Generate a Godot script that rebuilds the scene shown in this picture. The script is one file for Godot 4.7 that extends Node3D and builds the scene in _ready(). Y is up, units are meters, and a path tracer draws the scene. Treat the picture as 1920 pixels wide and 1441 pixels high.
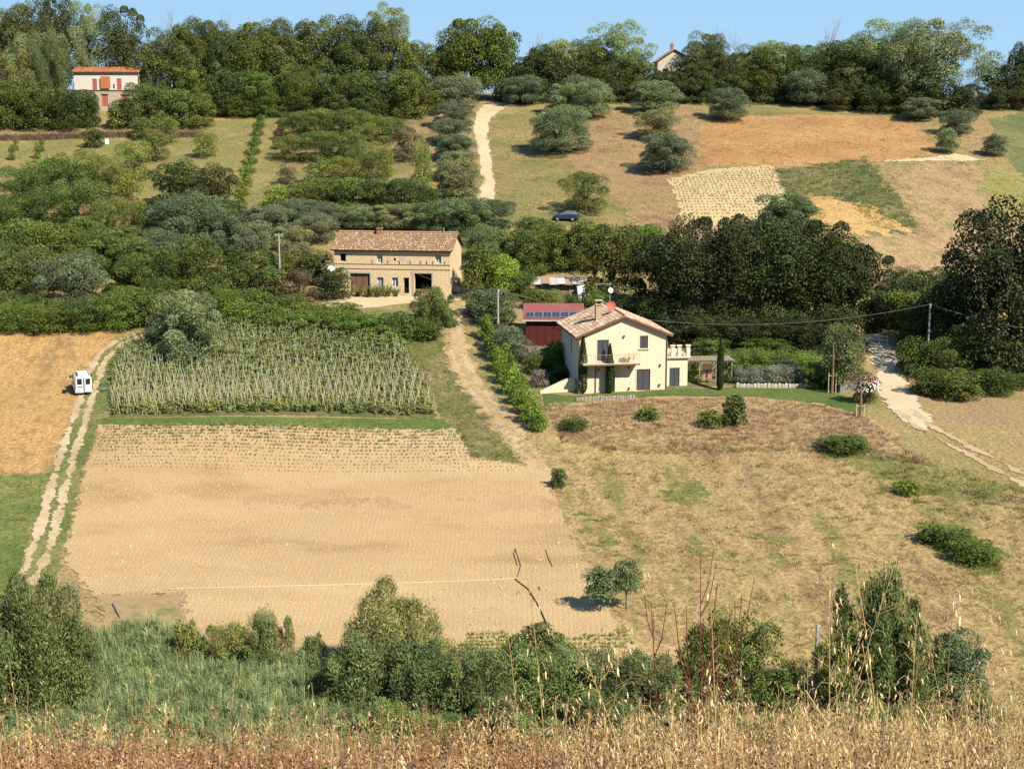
extends Node3D
# A hillside of fields, olive trees and three farmhouses, seen across a small valley.
# Units are metres, y is up; the viewer stands at x = 0, z = 0 and the hill rises towards -z.

const PROFILE = [[-40, 8.00, -0.2437], [-8, 0.20, -0.2361], [0, -1.65, -0.1745], [2, -1.95, -0.1583], [3.5, -2.20, -0.2407], [5, -2.85, -0.5476], [8, -5.30, -0.7467], [15, -10.00, -0.6245], [30, -18.60, -0.5247], [50, -28.20, -0.4086], [65, -33.60, -0.2695], [74, -35.60, -0.1126], [79, -36.00, 0.0000], [84, -35.61, 0.0000], [88.5, -35.75, 0.0000], [95, -34.99, 0.0995], [103, -34.30, 0.0798], [115, -33.41, 0.0895], [127, -32.06, 0.1283], [141.5, -29.88, 0.0913], [155, -28.99, 0.0976], [172, -25.53, 0.1651], [190, -23.04, 0.1826], [212, -16.97, 0.2957], [222, -13.84, 0.2623], [247, -8.45, 0.2153], [287, 0.15, 0.1888], [297, 1.90, 0.0995], [312, 2.90, 0.0000], [340, 2.40, -0.0266], [420, -4.10, -0.0939], [700, -38.10, -0.0708], [1600, -78.10, -0.0444]]
const CAMERA_HEIGHT = 40.0
const REFLECTANCE = Color(0.77, 0.77, 0.77) # all base colours below are given on a scale where 1.3 is white

var rng := RandomNumberGenerator.new()
var names := {}
var mats := {}
var noise := FastNoiseLite.new()
var profile_table := PackedFloat32Array()
var crown_cache := {}
var trunk_cache := {}
var tex := {}

# ------------------------------------------------------------------ geometry collector
class Geo:
	var v := PackedVector3Array()
	var n := PackedVector3Array()
	var c := PackedColorArray()
	func tri(a: Vector3, b: Vector3, d: Vector3, col := Color.WHITE) -> void:
		var nn := (b - a).cross(d - a).normalized()
		v.append(a); v.append(d); v.append(b)
		n.append(nn); n.append(nn); n.append(nn)
		c.append(col); c.append(col); c.append(col)
	func quad(a: Vector3, b: Vector3, d: Vector3, e: Vector3, col := Color.WHITE) -> void:
		tri(a, b, d, col); tri(a, d, e, col)
	func hexa(p: Array, col := Color.WHITE) -> void:
		# p: four bottom corners counter-clockwise from above, then four top corners
		quad(p[4], p[5], p[6], p[7], col)
		quad(p[3], p[2], p[1], p[0], col)
		for i in 4:
			var j := (i + 1) % 4
			quad(p[i], p[j], p[j + 4], p[i + 4], col)
	func box(at: Vector3, size: Vector3, col := Color.WHITE, b := Basis.IDENTITY) -> void:
		var h := size * 0.5
		var p := []
		for y in [-1.0, 1.0]:
			for s in [[-1.0, 1.0], [1.0, 1.0], [1.0, -1.0], [-1.0, -1.0]]:
				p.append(at + b * Vector3(s[0] * h.x, y * h.y, s[1] * h.z))
		hexa(p, col)
	func tube(pts: Array, radii: Array, seg := 6, col := Color.WHITE) -> void:
		var rings := []
		for i in pts.size():
			var d: Vector3 = (pts[min(i + 1, pts.size() - 1)] - pts[max(i - 1, 0)]).normalized()
			var s: Vector3 = d.cross(Vector3.FORWARD if abs(d.z) < 0.9 else Vector3.RIGHT).normalized()
			var t: Vector3 = d.cross(s)
			var ring := []
			for k in seg:
				var a := TAU * k / seg
				ring.append(pts[i] + (s * cos(a) + t * sin(a)) * float(radii[i]))
			rings.append(ring)
		for i in pts.size() - 1:
			for k in seg:
				var j: int = (k + 1) % seg
				quad(rings[i][k], rings[i][j], rings[i + 1][j], rings[i + 1][k], col)
		for k in range(1, seg - 1):
			tri(rings[0][0], rings[0][k + 1], rings[0][k], col)
			var e: Array = rings[pts.size() - 1]
			tri(e[0], e[k], e[k + 1], col)
	func extrude(poly: Array, z0: float, z1: float, col := Color.WHITE) -> void:
		# poly: Vector2 (x, y) counter-clockwise seen from +z
		var flat := PackedVector2Array(poly)
		var idx := Geometry2D.triangulate_polygon(flat)
		for i in range(0, idx.size(), 3):
			var a := flat[idx[i]]
			var b := flat[idx[i + 1]]
			var d := flat[idx[i + 2]]
			if (b - a).cross(d - a) < 0:
				var q := b
				b = d
				d = q
			tri(Vector3(a.x, a.y, z1), Vector3(b.x, b.y, z1), Vector3(d.x, d.y, z1), col)
			tri(Vector3(a.x, a.y, z0), Vector3(d.x, d.y, z0), Vector3(b.x, b.y, z0), col)
		for i in poly.size():
			var a: Vector2 = poly[i]
			var b: Vector2 = poly[(i + 1) % poly.size()]
			quad(Vector3(a.x, a.y, z0), Vector3(b.x, b.y, z0), Vector3(b.x, b.y, z1), Vector3(a.x, a.y, z1), col)
	func mesh() -> ArrayMesh:
		var arr := []
		arr.resize(Mesh.ARRAY_MAX)
		arr[Mesh.ARRAY_VERTEX] = v
		arr[Mesh.ARRAY_NORMAL] = n
		arr[Mesh.ARRAY_COLOR] = c
		var m := ArrayMesh.new()
		m.add_surface_from_arrays(Mesh.PRIMITIVE_TRIANGLES, arr)
		return m

# ------------------------------------------------------------------ terrain
func build_profile() -> void:
	for k in range(0, 3290):
		var d := -40.0 + k * 0.5
		var i := 0
		while i < PROFILE.size() - 2 and PROFILE[i + 1][0] <= d:
			i += 1
		var w: float = PROFILE[i + 1][0] - PROFILE[i][0]
		var t: float = clamp((d - PROFILE[i][0]) / w, 0.0, 1.0)
		var t2 := t * t
		var t3 := t2 * t
		profile_table.append((2 * t3 - 3 * t2 + 1) * PROFILE[i][1] + (t3 - 2 * t2 + t) * w * PROFILE[i][2] + (-2 * t3 + 3 * t2) * PROFILE[i + 1][1] + (t3 - t2) * w * PROFILE[i + 1][2])

func land(x: float, z: float) -> float:
	var d: float = clamp((-z + 40.0) * 2.0, 0.0, 3287.0)
	var i := int(d)
	var f := d - i
	var y := profile_table[i] * (1.0 - f) + profile_table[i + 1] * f
	var k := smoothstep(60.0, 110.0, -z) * (1.0 - smoothstep(400.0, 600.0, -z))
	return CAMERA_HEIGHT + y + k * (0.30 * sin(x * 0.071 + 1.3) * sin(z * 0.062 + 0.4) + 0.22 * sin(x * 0.031 - z * 0.05) + 0.12 * sin(x * 0.21 + z * 0.13))

func on_land(p: Vector2, lift := 0.0) -> Vector3:
	return Vector3(p.x, land(p.x, p.y) + lift, p.y)

# ------------------------------------------------------------------ naming
func numbered(called: String) -> String:
	names[called] = names.get(called, -1) + 1
	return called if names[called] == 0 else "%s_%03d" % [called, names[called]]

func tag(o: Node, label: String, category: String, group := "") -> Node:
	o.set_meta("label", label)
	o.set_meta("category", category)
	if group != "":
		o.set_meta("group", group)
	return o

func thing(called: String, label: String, category: String, at: Vector3, turn := 0.0, group := "") -> Node3D:
	var o := Node3D.new()
	o.name = numbered(called)
	add_child(o)
	o.position = at
	o.rotation.y = turn
	tag(o, label, category, group)
	return o

func part(parent: Node, called: String, m: Mesh, material: Material, at := Vector3.ZERO) -> MeshInstance3D:
	var o := MeshInstance3D.new()
	o.name = called
	o.mesh = m
	o.material_override = material
	o.position = at
	parent.add_child(o, true)
	return o

func box_part(parent: Node, called: String, at: Vector3, size: Vector3, material: Material, b := Basis.IDENTITY) -> MeshInstance3D:
	var g := Geo.new()
	g.box(Vector3.ZERO, size)
	var o := part(parent, called, g.mesh(), material, at)
	o.basis = b
	return o

func single(called: String, g: Geo, material: Material, label: String, category: String, group := "", at := Vector3.ZERO) -> MeshInstance3D:
	var o := part(self, numbered(called), g.mesh(), material, at)
	tag(o, label, category, group)
	return o

# ------------------------------------------------------------------ materials
func lin(r: float, g: float, b: float) -> Color:
	return Color(r, g, b)

func mat(key: String, col: Color, rough := 0.9, texture := "", scale := 0.2, vertex := false) -> StandardMaterial3D:
	if mats.has(key):
		return mats[key]
	var m := StandardMaterial3D.new()
	m.albedo_color = (col * REFLECTANCE).linear_to_srgb()
	m.roughness = rough
	m.metallic_specular = 0.35
	m.vertex_color_use_as_albedo = vertex
	m.cull_mode = BaseMaterial3D.CULL_DISABLED
	if texture != "":
		m.albedo_texture = tex[texture]
		m.uv1_triplanar = true
		m.uv1_world_triplanar = true
		m.uv1_scale = Vector3.ONE * scale
	mats[key] = m
	return m

func leaf_mat(key: String, tint: Color, glow := 0.17) -> StandardMaterial3D:
	if mats.has(key):
		return mats[key]
	var m := StandardMaterial3D.new()
	m.albedo_color = (tint * REFLECTANCE).linear_to_srgb()
	m.roughness = 0.6
	m.metallic_specular = 0.3
	m.vertex_color_use_as_albedo = true
	m.cull_mode = BaseMaterial3D.CULL_DISABLED
	m.backlight_enabled = true
	m.backlight = Color(glow, glow, glow * 0.6)
	mats[key] = m
	return m

func grain(key: String, freq: float, lo: float, hi: float, octaves := 4, stretch := 1, sz := 512, seed := 3, power := 1.0) -> void:
	var f := FastNoiseLite.new()
	f.seed = seed
	f.noise_type = FastNoiseLite.TYPE_SIMPLEX_SMOOTH
	f.frequency = freq
	f.fractal_octaves = octaves
	f.fractal_gain = 0.6
	var src := f.get_seamless_image(sz, sz)
	src.convert(Image.FORMAT_L8)
	var d := src.get_data()
	var out := PackedByteArray()
	out.resize(sz * sz * 3)
	for y in sz:
		for x in sz:
			var t := d[((y * stretch) % sz) * sz + x] / 255.0
			t = pow(clamp((t - 0.5) * 1.7 + 0.5, 0.0, 1.0), power)
			var g := int(255.0 * (lo + (hi - lo) * t))
			var at := (y * sz + x) * 3
			out[at] = g
			out[at + 1] = g
			out[at + 2] = g
	var img := Image.create_from_data(sz, sz, false, Image.FORMAT_RGB8, out)
	tex[key] = ImageTexture.create_from_image(img)

func jitter(c: Color, amount: float) -> Color:
	var k := 1.0 + rng.randf_range(-amount, amount)
	var w := rng.randf_range(-amount, amount) * 0.25
	return Color(c.r * k * (1.0 + w), c.g * k, c.b * k * (1.0 - w))

func pick(a: Array) -> Variant:
	return a[rng.randi() % a.size()]

func to_poly(a: Array) -> PackedVector2Array:
	var p := PackedVector2Array()
	for i in range(0, a.size(), 2):
		p.append(Vector2(a[i], a[i + 1]))
	return p

func inside_distance(p: Vector2, poly: PackedVector2Array) -> float:
	# positive inside
	var best := 1e9
	var odd := false
	var k := poly.size()
	var b := poly[k - 1]
	for i in k:
		var a := poly[i]
		var e := b - a
		var t: float = clamp((p - a).dot(e) / max(e.length_squared(), 1e-6), 0.0, 1.0)
		best = min(best, (a + e * t - p).length_squared())
		if ((a.y > p.y) != (b.y > p.y)) and (p.x < (b.x - a.x) * (p.y - a.y) / (b.y - a.y) + a.x):
			odd = not odd
		b = a
	return sqrt(best) if odd else -sqrt(best)

func ramp(t: float, pal: Array) -> Color:
	t = clamp(t, 0.0, 0.999) * (pal.size() - 1)
	var i := int(t)
	return pal[i].lerp(pal[i + 1], t - i)

func field_color(x: float, z: float, pal: Array, freq: float, sx := 1.0, sz := 1.0) -> Color:
	var a := noise.get_noise_2d(x * freq * 60.0 * sx, z * freq * 60.0 * sz)
	var b := noise.get_noise_2d(x * freq * 400.0 * sx + 500.0, z * freq * 400.0 * sz)
	return ramp(0.5 + a * 0.85 + b * 0.6, pal)

# ------------------------------------------------------------------ ground sheets
func sheet(called: String, outline: Array, lift: float, cell: float, pal: Array, freq: float, ragged: float, material: Material, opt := {}) -> void:
	var poly := to_poly(outline)
	var lo := poly[0]
	var hi := poly[0]
	for p in poly:
		lo = lo.min(p)
		hi = hi.max(p)
	lo -= Vector2(2, 2)
	hi += Vector2(2, 2)
	var cx: float = opt.get("cell_x", cell)
	var nx := int((hi.x - lo.x) / cx) + 1
	var nz := int((hi.y - lo.y) / cell) + 1
	var ridge: float = opt.get("furrow", 0.0)
	var period: float = opt.get("period", 0.36)
	var lean: float = opt.get("lean", 0.0)
	var sx: float = opt.get("sx", 1.0)
	var sz: float = opt.get("sz", 1.0)
	var P := PackedVector3Array()
	var S := PackedFloat32Array()
	var C := PackedColorArray()
	for j in nz + 1:
		for i in nx + 1:
			var x := lo.x + i * cx
			var z := lo.y + j * cell
			var s := inside_distance(Vector2(x, z), poly)
			if abs(s) < 6.0:
				s += ragged * (noise.get_noise_2d(x * 30.0, z * 30.0) * 1.2 + noise.get_noise_2d(x * 140.0, z * 140.0) + 0.7 * noise.get_noise_2d(x * 420.0, z * 420.0))
			var y := land(x, z) + lift
			if ridge > 0.0:
				var u := x - lean * z + 0.25 * noise.get_noise_2d(x * 6.0, z * 6.0)
				y += ridge * (0.5 + 0.5 * cos(TAU * u / period)) * (0.75 + 0.5 * noise.get_noise_2d(x * 50.0 + 90.0, z * 50.0))
			var bump: float = opt.get("bump", 0.0)
			if bump > 0.0:
				y += bump * (0.5 + noise.get_noise_2d(x * 90.0, z * 90.0) * 0.5)
			P.append(Vector3(x, y, z))
			S.append(s)
			var col := field_color(x, z, pal, freq, sx, sz) if s > -2.0 else Color.WHITE
			C.append(col)
	var v := PackedVector3Array()
	var c := PackedColorArray()
	var w := nx + 1
	for j in nz:
		for i in nx:
			var q := [j * w + i, j * w + i + 1, (j + 1) * w + i + 1, (j + 1) * w + i]
			if S[q[0]] < 0 and S[q[1]] < 0 and S[q[2]] < 0 and S[q[3]] < 0:
				continue
			for t in [[q[0], q[1], q[2]], [q[0], q[2], q[3]]]:
				var inn := 0
				for k in 3:
					if S[t[k]] >= 0:
						inn += 1
				if inn == 3:
					for k in 3:
						v.append(P[t[k]])
						c.append(C[t[k]])
				elif inn > 0:
					var cp := []
					for k in 3:
						var a: int = t[k]
						var b: int = t[(k + 1) % 3]
						if S[a] >= 0:
							cp.append([P[a], C[a]])
						if (S[a] >= 0) != (S[b] >= 0):
							var f: float = S[a] / (S[a] - S[b])
							cp.append([P[a].lerp(P[b], f), C[a] if S[a] >= 0 else C[b]])
					for k in range(1, cp.size() - 1):
						for e in [cp[0], cp[k], cp[k + 1]]:
							v.append(e[0])
							c.append(e[1])
	if v.is_empty():
		return
	var n := PackedVector3Array()
	n.resize(v.size())
	for k in range(0, v.size(), 3):
		var nn := (v[k + 2] - v[k]).cross(v[k + 1] - v[k]).normalized()
		if nn.y < 0:
			nn = -nn
		n[k] = nn
		n[k + 1] = nn
		n[k + 2] = nn
	var arr := []
	arr.resize(Mesh.ARRAY_MAX)
	arr[Mesh.ARRAY_VERTEX] = v
	arr[Mesh.ARRAY_NORMAL] = n
	arr[Mesh.ARRAY_COLOR] = c
	var m := ArrayMesh.new()
	m.add_surface_from_arrays(Mesh.PRIMITIVE_TRIANGLES, arr)
	var o := part(self, numbered(called), m, material)
	o.set_meta("kind", "structure")

func ribbon(pts: Array, half: float) -> Array:
	# outline of a strip of constant width along points (x, z pairs)
	var p := to_poly(pts)
	var l := []
	var r := []
	for i in p.size():
		var d := (p[min(i + 1, p.size() - 1)] - p[max(i - 1, 0)]).normalized()
		var s := Vector2(-d.y, d.x) * half
		l.append_array([p[i].x + s.x, p[i].y + s.y])
		r.push_front(p[i].y - s.y)
		r.push_front(p[i].x - s.x)
	return l + r

func shifted(pts: Array, side: float) -> Array:
	var p := to_poly(pts)
	var out := []
	for i in p.size():
		var d := (p[min(i + 1, p.size() - 1)] - p[max(i - 1, 0)]).normalized()
		out.append_array([p[i].x - d.y * side, p[i].y + d.x * side])
	return out

# ------------------------------------------------------------------ scattered stuff
func scatter(called: String, label: String, category: String, m: Mesh, material: Material, places: Array) -> MultiMeshInstance3D:
	# places: [Transform3D, Color]
	var mm := MultiMesh.new()
	mm.transform_format = MultiMesh.TRANSFORM_3D
	mm.use_colors = true
	mm.mesh = m
	mm.instance_count = places.size()
	for i in places.size():
		mm.set_instance_transform(i, places[i][0])
		mm.set_instance_color(i, places[i][1])
	var o := MultiMeshInstance3D.new()
	o.name = numbered(called)
	o.multimesh = mm
	o.material_override = material
	add_child(o)
	o.set_meta("kind", "stuff")
	tag(o, label, category)
	return o

func tuft_mesh(blades: int, spread: float, lean: float, width: float, seed: int, bend := 0.3) -> ArrayMesh:
	# a tuft of blades about one metre tall, scaled where it is put
	rng.seed = seed
	var g := Geo.new()
	for k in blades:
		var a := rng.randf() * TAU
		var r := spread * sqrt(rng.randf())
		var p := Vector3(cos(a) * r, 0, sin(a) * r)
		var d := Vector3(cos(a + rng.randf_range(-1, 1)), 0, sin(a + rng.randf_range(-1, 1))) * lean * rng.randf_range(0.4, 1.4)
		var h := rng.randf_range(0.55, 1.0)
		var s := Vector3(-sin(a), 0, cos(a)).rotated(Vector3.UP, rng.randf() * 3.0) * width
		var mid := p + d * h * 0.45 + Vector3.UP * h * 0.6
		var tip := p + d * h * (1.0 + bend) + Vector3.UP * h * (1.0 - bend * 0.4)
		var col := jitter(Color(1, 1, 1), 0.25)
		g.quad(p - s, p + s, mid + s * 0.7, mid - s * 0.7, col)
		g.tri(mid - s * 0.7, mid + s * 0.7, tip, col)
	return g.mesh()

func strew(outline: Array, per_m2: float, pal: Array, h0: float, h1: float, wide: float, patch := 0.0, freq := 0.05, seed := 1) -> Array:
	rng.seed = seed
	var poly := to_poly(outline)
	var lo := poly[0]
	var hi := poly[0]
	for p in poly:
		lo = lo.min(p)
		hi = hi.max(p)
	var count := int((hi.x - lo.x) * (hi.y - lo.y) * per_m2)
	var out := []
	for k in count:
		var p := Vector2(rng.randf_range(lo.x, hi.x), rng.randf_range(lo.y, hi.y))
		if not Geometry2D.is_point_in_polygon(p, poly):
			continue
		var q := noise.get_noise_2d(p.x * 900.0 * freq + 77.0, p.y * 900.0 * freq)
		if q < patch - rng.randf() * 0.3:
			continue
		var h := rng.randf_range(h0, h1) * (0.8 + 0.5 * q)
		var b := Basis(Vector3.UP, rng.randf() * TAU).scaled(Vector3(wide, h, wide))
		var col := jitter(ramp(0.5 + noise.get_noise_2d(p.x * 1200.0 * freq, p.y * 1200.0 * freq) * 1.1 + rng.randf_range(-0.4, 0.4), pal), 0.28)
		out.append([Transform3D(b, on_land(p, -0.02)), col])
	return out

# ------------------------------------------------------------------ trees and shrubs
# Each kind: base colours, leaf form and how its clumps are spread. A crown is made once per kind, size class and variant in a unit box
# (one wide, one tall) and shared by all trees of that sort.
const KINDS = {
	"olive": {"cols": [Color(0.113, 0.141, 0.065), Color(0.174, 0.202, 0.104), Color(0.234, 0.270, 0.156)], "lobes": 18, "r": 0.22, "asp": 0.32, "up": 0.55, "fuzz": 0.22, "leaf": 1.1, "low": 0.03, "n": 1.0},
	"oak": {"cols": [Color(0.043, 0.060, 0.018), Color(0.068, 0.088, 0.026), Color(0.107, 0.121, 0.041)], "lobes": 24, "r": 0.19, "asp": 0.75, "up": 0.15, "fuzz": 0.16, "leaf": 0.95, "low": 0.06, "n": 1.0},
	"broad": {"cols": [Color(0.065, 0.092, 0.023), Color(0.101, 0.136, 0.034), Color(0.162, 0.193, 0.052)], "lobes": 20, "r": 0.20, "asp": 0.6, "up": 0.2, "fuzz": 0.2, "leaf": 1.0, "low": 0.05, "n": 1.0},
	"locust": {"cols": [Color(0.157, 0.202, 0.080), Color(0.219, 0.276, 0.123), Color(0.297, 0.351, 0.173)], "lobes": 30, "r": 0.16, "asp": 0.5, "up": 0.3, "fuzz": 0.32, "leaf": 0.85, "low": 0.04, "n": 0.85},
	"fruit": {"cols": [Color(0.107, 0.138, 0.032), Color(0.152, 0.189, 0.044), Color(0.213, 0.239, 0.061)], "lobes": 14, "r": 0.19, "asp": 0.45, "up": 0.5, "fuzz": 0.35, "leaf": 0.9, "low": 0.08, "n": 0.8},
	"bramble": {"cols": [Color(0.083, 0.125, 0.022), Color(0.125, 0.175, 0.032), Color(0.192, 0.236, 0.049)], "lobes": 18, "r": 0.24, "asp": 0.65, "up": 0.2, "fuzz": 0.15, "leaf": 0.95, "low": -0.05, "n": 1.0},
	"bright": {"cols": [Color(0.145, 0.225, 0.029), Color(0.210, 0.297, 0.043), Color(0.290, 0.362, 0.065)], "lobes": 14, "r": 0.23, "asp": 0.45, "up": 0.5, "fuzz": 0.2, "leaf": 0.95, "low": -0.05, "n": 1.0},
	"willow": {"cols": [Color(0.105, 0.135, 0.047), Color(0.163, 0.195, 0.072), Color(0.242, 0.265, 0.111)], "lobes": 22, "r": 0.16, "asp": 0.24, "up": 0.9, "fuzz": 0.5, "leaf": 1.15, "low": -0.02, "n": 1.2},
	"plum": {"cols": [Color(0.080, 0.065, 0.043), Color(0.116, 0.102, 0.058), Color(0.145, 0.123, 0.072)], "lobes": 12, "r": 0.2, "asp": 0.5, "up": 0.5, "fuzz": 0.35, "leaf": 0.85, "low": 0.1, "n": 0.8},
	"lavender": {"cols": [Color(0.174, 0.189, 0.145), Color(0.225, 0.232, 0.189), Color(0.275, 0.261, 0.275)], "lobes": 12, "r": 0.24, "asp": 0.25, "up": 0.9, "fuzz": 0.2, "leaf": 1.0, "low": -0.1, "n": 1.0},
}

func crown_mesh(kind: String, size: int, variant: int) -> ArrayMesh:
	var key := "%s %d %d" % [kind, size, variant]
	if crown_cache.has(key):
		return crown_cache[key]
	rng.seed = hash(key)
	var k: Dictionary = KINDS[kind]
	var leaf: float = [0.085, 0.044, 0.029, 0.020][size] * k.leaf
	var count := int([1900, 7000, 16000, 31000][size] * k.n * 0.6 / max(k.asp, 0.3))
	var nl := int(k.lobes * [0.7, 1.0, 1.35, 1.8][size])
	var rad: float = k.r * [1.1, 1.0, 0.88, 0.76][size]
	var lobes := []
	# clumps spread evenly round the outside, the rest inside
	var shell := int(nl * 0.78)
	var ph := [rng.randf() * TAU, rng.randf() * TAU, rng.randf() * TAU]
	for i in nl:
		var r := rad * rng.randf_range(0.62, 1.25)
		var d := Vector3(rng.randfn(), rng.randfn(), rng.randfn()).normalized() * pow(rng.randf(), 0.5) * 0.6
		if i < shell:
			var y := 1.0 - 2.0 * (i + 0.5) / shell
			var a := i * 2.39996 + rng.randf_range(-0.35, 0.35)
			d = Vector3(cos(a) * sqrt(1.0 - y * y), y, sin(a) * sqrt(1.0 - y * y)) * rng.randf_range(0.72, 1.12)
			d *= 1.0 + 0.16 * sin(2.0 * a + ph[0]) * (1.0 - y * y) + 0.13 * sin(3.0 * a + ph[1]) + 0.10 * sin(3.0 * y + ph[2])
			if rng.randf() < 0.22:
				r *= 0.7
			d = d.limit_length(1.1)
			d.y = max(d.y, -0.75)
		var c := Vector3(d.x * (0.53 - r), 0.5 + d.y * (0.52 - r), d.z * (0.53 - r))
		c.y = c.y * (1.0 - k.low) + k.low
		lobes.append([c, r, jitter(Color(1, 1, 1), 0.24)])
	if kind != "locust":
		# skirts that reach the ground
		for i in 7:
			var a := TAU * i / 7.0 + rng.randf_range(-0.3, 0.3)
			var r := rad * rng.randf_range(0.7, 1.0)
			lobes.append([Vector3(cos(a) * (0.46 - r), r * 0.75, sin(a) * (0.46 - r)), r, jitter(Color(1, 1, 1), 0.24)])
		nl = lobes.size()
	var V := PackedVector3Array()
	var N := PackedVector3Array()
	var C := PackedColorArray()
	var asp: float = k.asp
	for i in count:
		var L: Array = lobes[rng.randi() % nl]
		var d := Vector3(rng.randfn(), rng.randfn(), rng.randfn()).normalized()
		if d.y < -0.2 and rng.randf() < 0.6:
			d.y = -d.y
		var rr: float = L[1] * (1.0 - 0.35 * pow(rng.randf(), 2.0) + k.fuzz * pow(rng.randf(), 3.0))
		var p: Vector3 = L[0] + d * rr * (Vector3(0.85, 1.45, 0.85) if kind == "willow" else Vector3(1, 0.9, 1))
		var buried := false
		for q in 3:
			var M: Array = lobes[rng.randi() % nl]
			if (p - M[0]).length() < M[1] * 0.6:
				buried = true
				break
		if buried and rng.randf() < 0.8:
			continue
		var nn := (d * 0.7 + Vector3(rng.randfn(), rng.randfn() + 0.3, rng.randfn()) * 0.62).normalized()
		var along: Vector3 = (Vector3(rng.randfn(), rng.randfn(), rng.randfn()) * (1.0 - k.up) + (Vector3.UP + d * 0.8) * k.up * 1.4)
		along = (along - nn * along.dot(nn)).normalized()
		var s := nn.cross(along)
		var l := leaf * rng.randf_range(0.65, 1.35)
		var hw: float = l * asp * 0.5
		var a := p - along * l * 0.5
		var b := p + s * hw
		var e := p + along * l * 0.5
		var f := p - s * hw
		# the two halves are folded a little along the midrib
		var up := nn * hw * 0.35
		b += up
		f += up
		var col: Color = pick(k.cols)
		col = jitter(Color(col.r * L[2].r, col.g * L[2].g, col.b * L[2].b), 0.18)
		for t in [[a, e, b], [a, f, e]]:
			var fn: Vector3 = (t[2] - t[0]).cross(t[1] - t[0]).normalized()
			if fn.dot(nn) < 0:
				fn = -fn
				V.append(t[0]); V.append(t[2]); V.append(t[1])
			else:
				V.append(t[0]); V.append(t[1]); V.append(t[2])
			for q in 3:
				N.append(fn)
				C.append(col)
	var arr := []
	arr.resize(Mesh.ARRAY_MAX)
	arr[Mesh.ARRAY_VERTEX] = V
	arr[Mesh.ARRAY_NORMAL] = N
	arr[Mesh.ARRAY_COLOR] = C
	var m := ArrayMesh.new()
	m.add_surface_from_arrays(Mesh.PRIMITIVE_TRIANGLES, arr)
	crown_cache[key] = m
	return m

func trunk_mesh(variant: int, shape := "tree") -> ArrayMesh:
	var key := "%s %d" % [shape, variant]
	if trunk_cache.has(key):
		return trunk_cache[key]
	rng.seed = hash(key) + 5
	var g := Geo.new()
	if shape == "tree":
		var bend := Vector3(rng.randf_range(-0.06, 0.06), 0, rng.randf_range(-0.06, 0.06))
		var fork := Vector3(0, 0.30, 0) + bend
		g.tube([Vector3(0, -0.04, 0), Vector3(0, 0.03, 0) + bend * 0.2, Vector3(0, 0.16, 0) + bend * 0.7, fork], [0.04, 0.03, 0.024, 0.022], 7)
		for i in 5:
			var a := TAU * i / 5.0 + rng.randf_range(-0.4, 0.4)
			var out := Vector3(cos(a), 0, sin(a))
			var e := fork + out * rng.randf_range(0.18, 0.3) + Vector3.UP * rng.randf_range(0.2, 0.38)
			var mid := fork.lerp(e, 0.5) + Vector3.UP * 0.04
			g.tube([fork - Vector3.UP * 0.02, mid, e], [0.022, 0.014, 0.005], 5)
			g.tube([mid, mid + (out.rotated(Vector3.UP, 0.9) + Vector3.UP) * 0.14], [0.011, 0.003], 4)
	elif shape == "shrub":
		for i in 7:
			var a := TAU * i / 7.0 + rng.randf_range(-0.3, 0.3)
			var out := Vector3(cos(a), 0, sin(a))
			g.tube([out * 0.04 - Vector3.UP * 0.05, out * 0.12 + Vector3.UP * 0.3, out * rng.randf_range(0.2, 0.34) + Vector3.UP * rng.randf_range(0.55, 0.75)], [0.018, 0.012, 0.004], 4)
	else:
		# bare tree: trunk, boughs and twigs
		var stack := [[Vector3(0, -0.03, 0), Vector3(0, 1, 0), 0.34, 0.024, 0]]
		while not stack.is_empty():
			var s: Array = stack.pop_back()
			var d: Vector3 = (s[1] + Vector3(rng.randfn(), rng.randfn() * 0.4, rng.randfn()) * 0.12).normalized()
			var e: Vector3 = s[0] + d * s[2]
			g.tube([s[0], s[0].lerp(e, 0.5) + Vector3(rng.randfn(), 0, rng.randfn()) * 0.012, e], [s[3], s[3] * 0.8, s[3] * 0.62], 4)
			if s[4] < 5:
				for i in (3 if s[4] < 3 else 2):
					var nd: Vector3 = (d * 1.0 + Vector3(rng.randfn(), 0.35, rng.randfn()) * (0.42 if s[4] > 0 else 0.3)).normalized()
					stack.append([e if i < 2 else s[0].lerp(e, 0.7), nd, s[2] * rng.randf_range(0.58, 0.8), s[3] * 0.55, s[4] + 1])
	var m := g.mesh()
	trunk_cache[key] = m
	return m

func size_class(w: float) -> int:
	return 0 if w < 2.6 else 1 if w < 5.5 else 2 if w < 9.5 else 3

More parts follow.
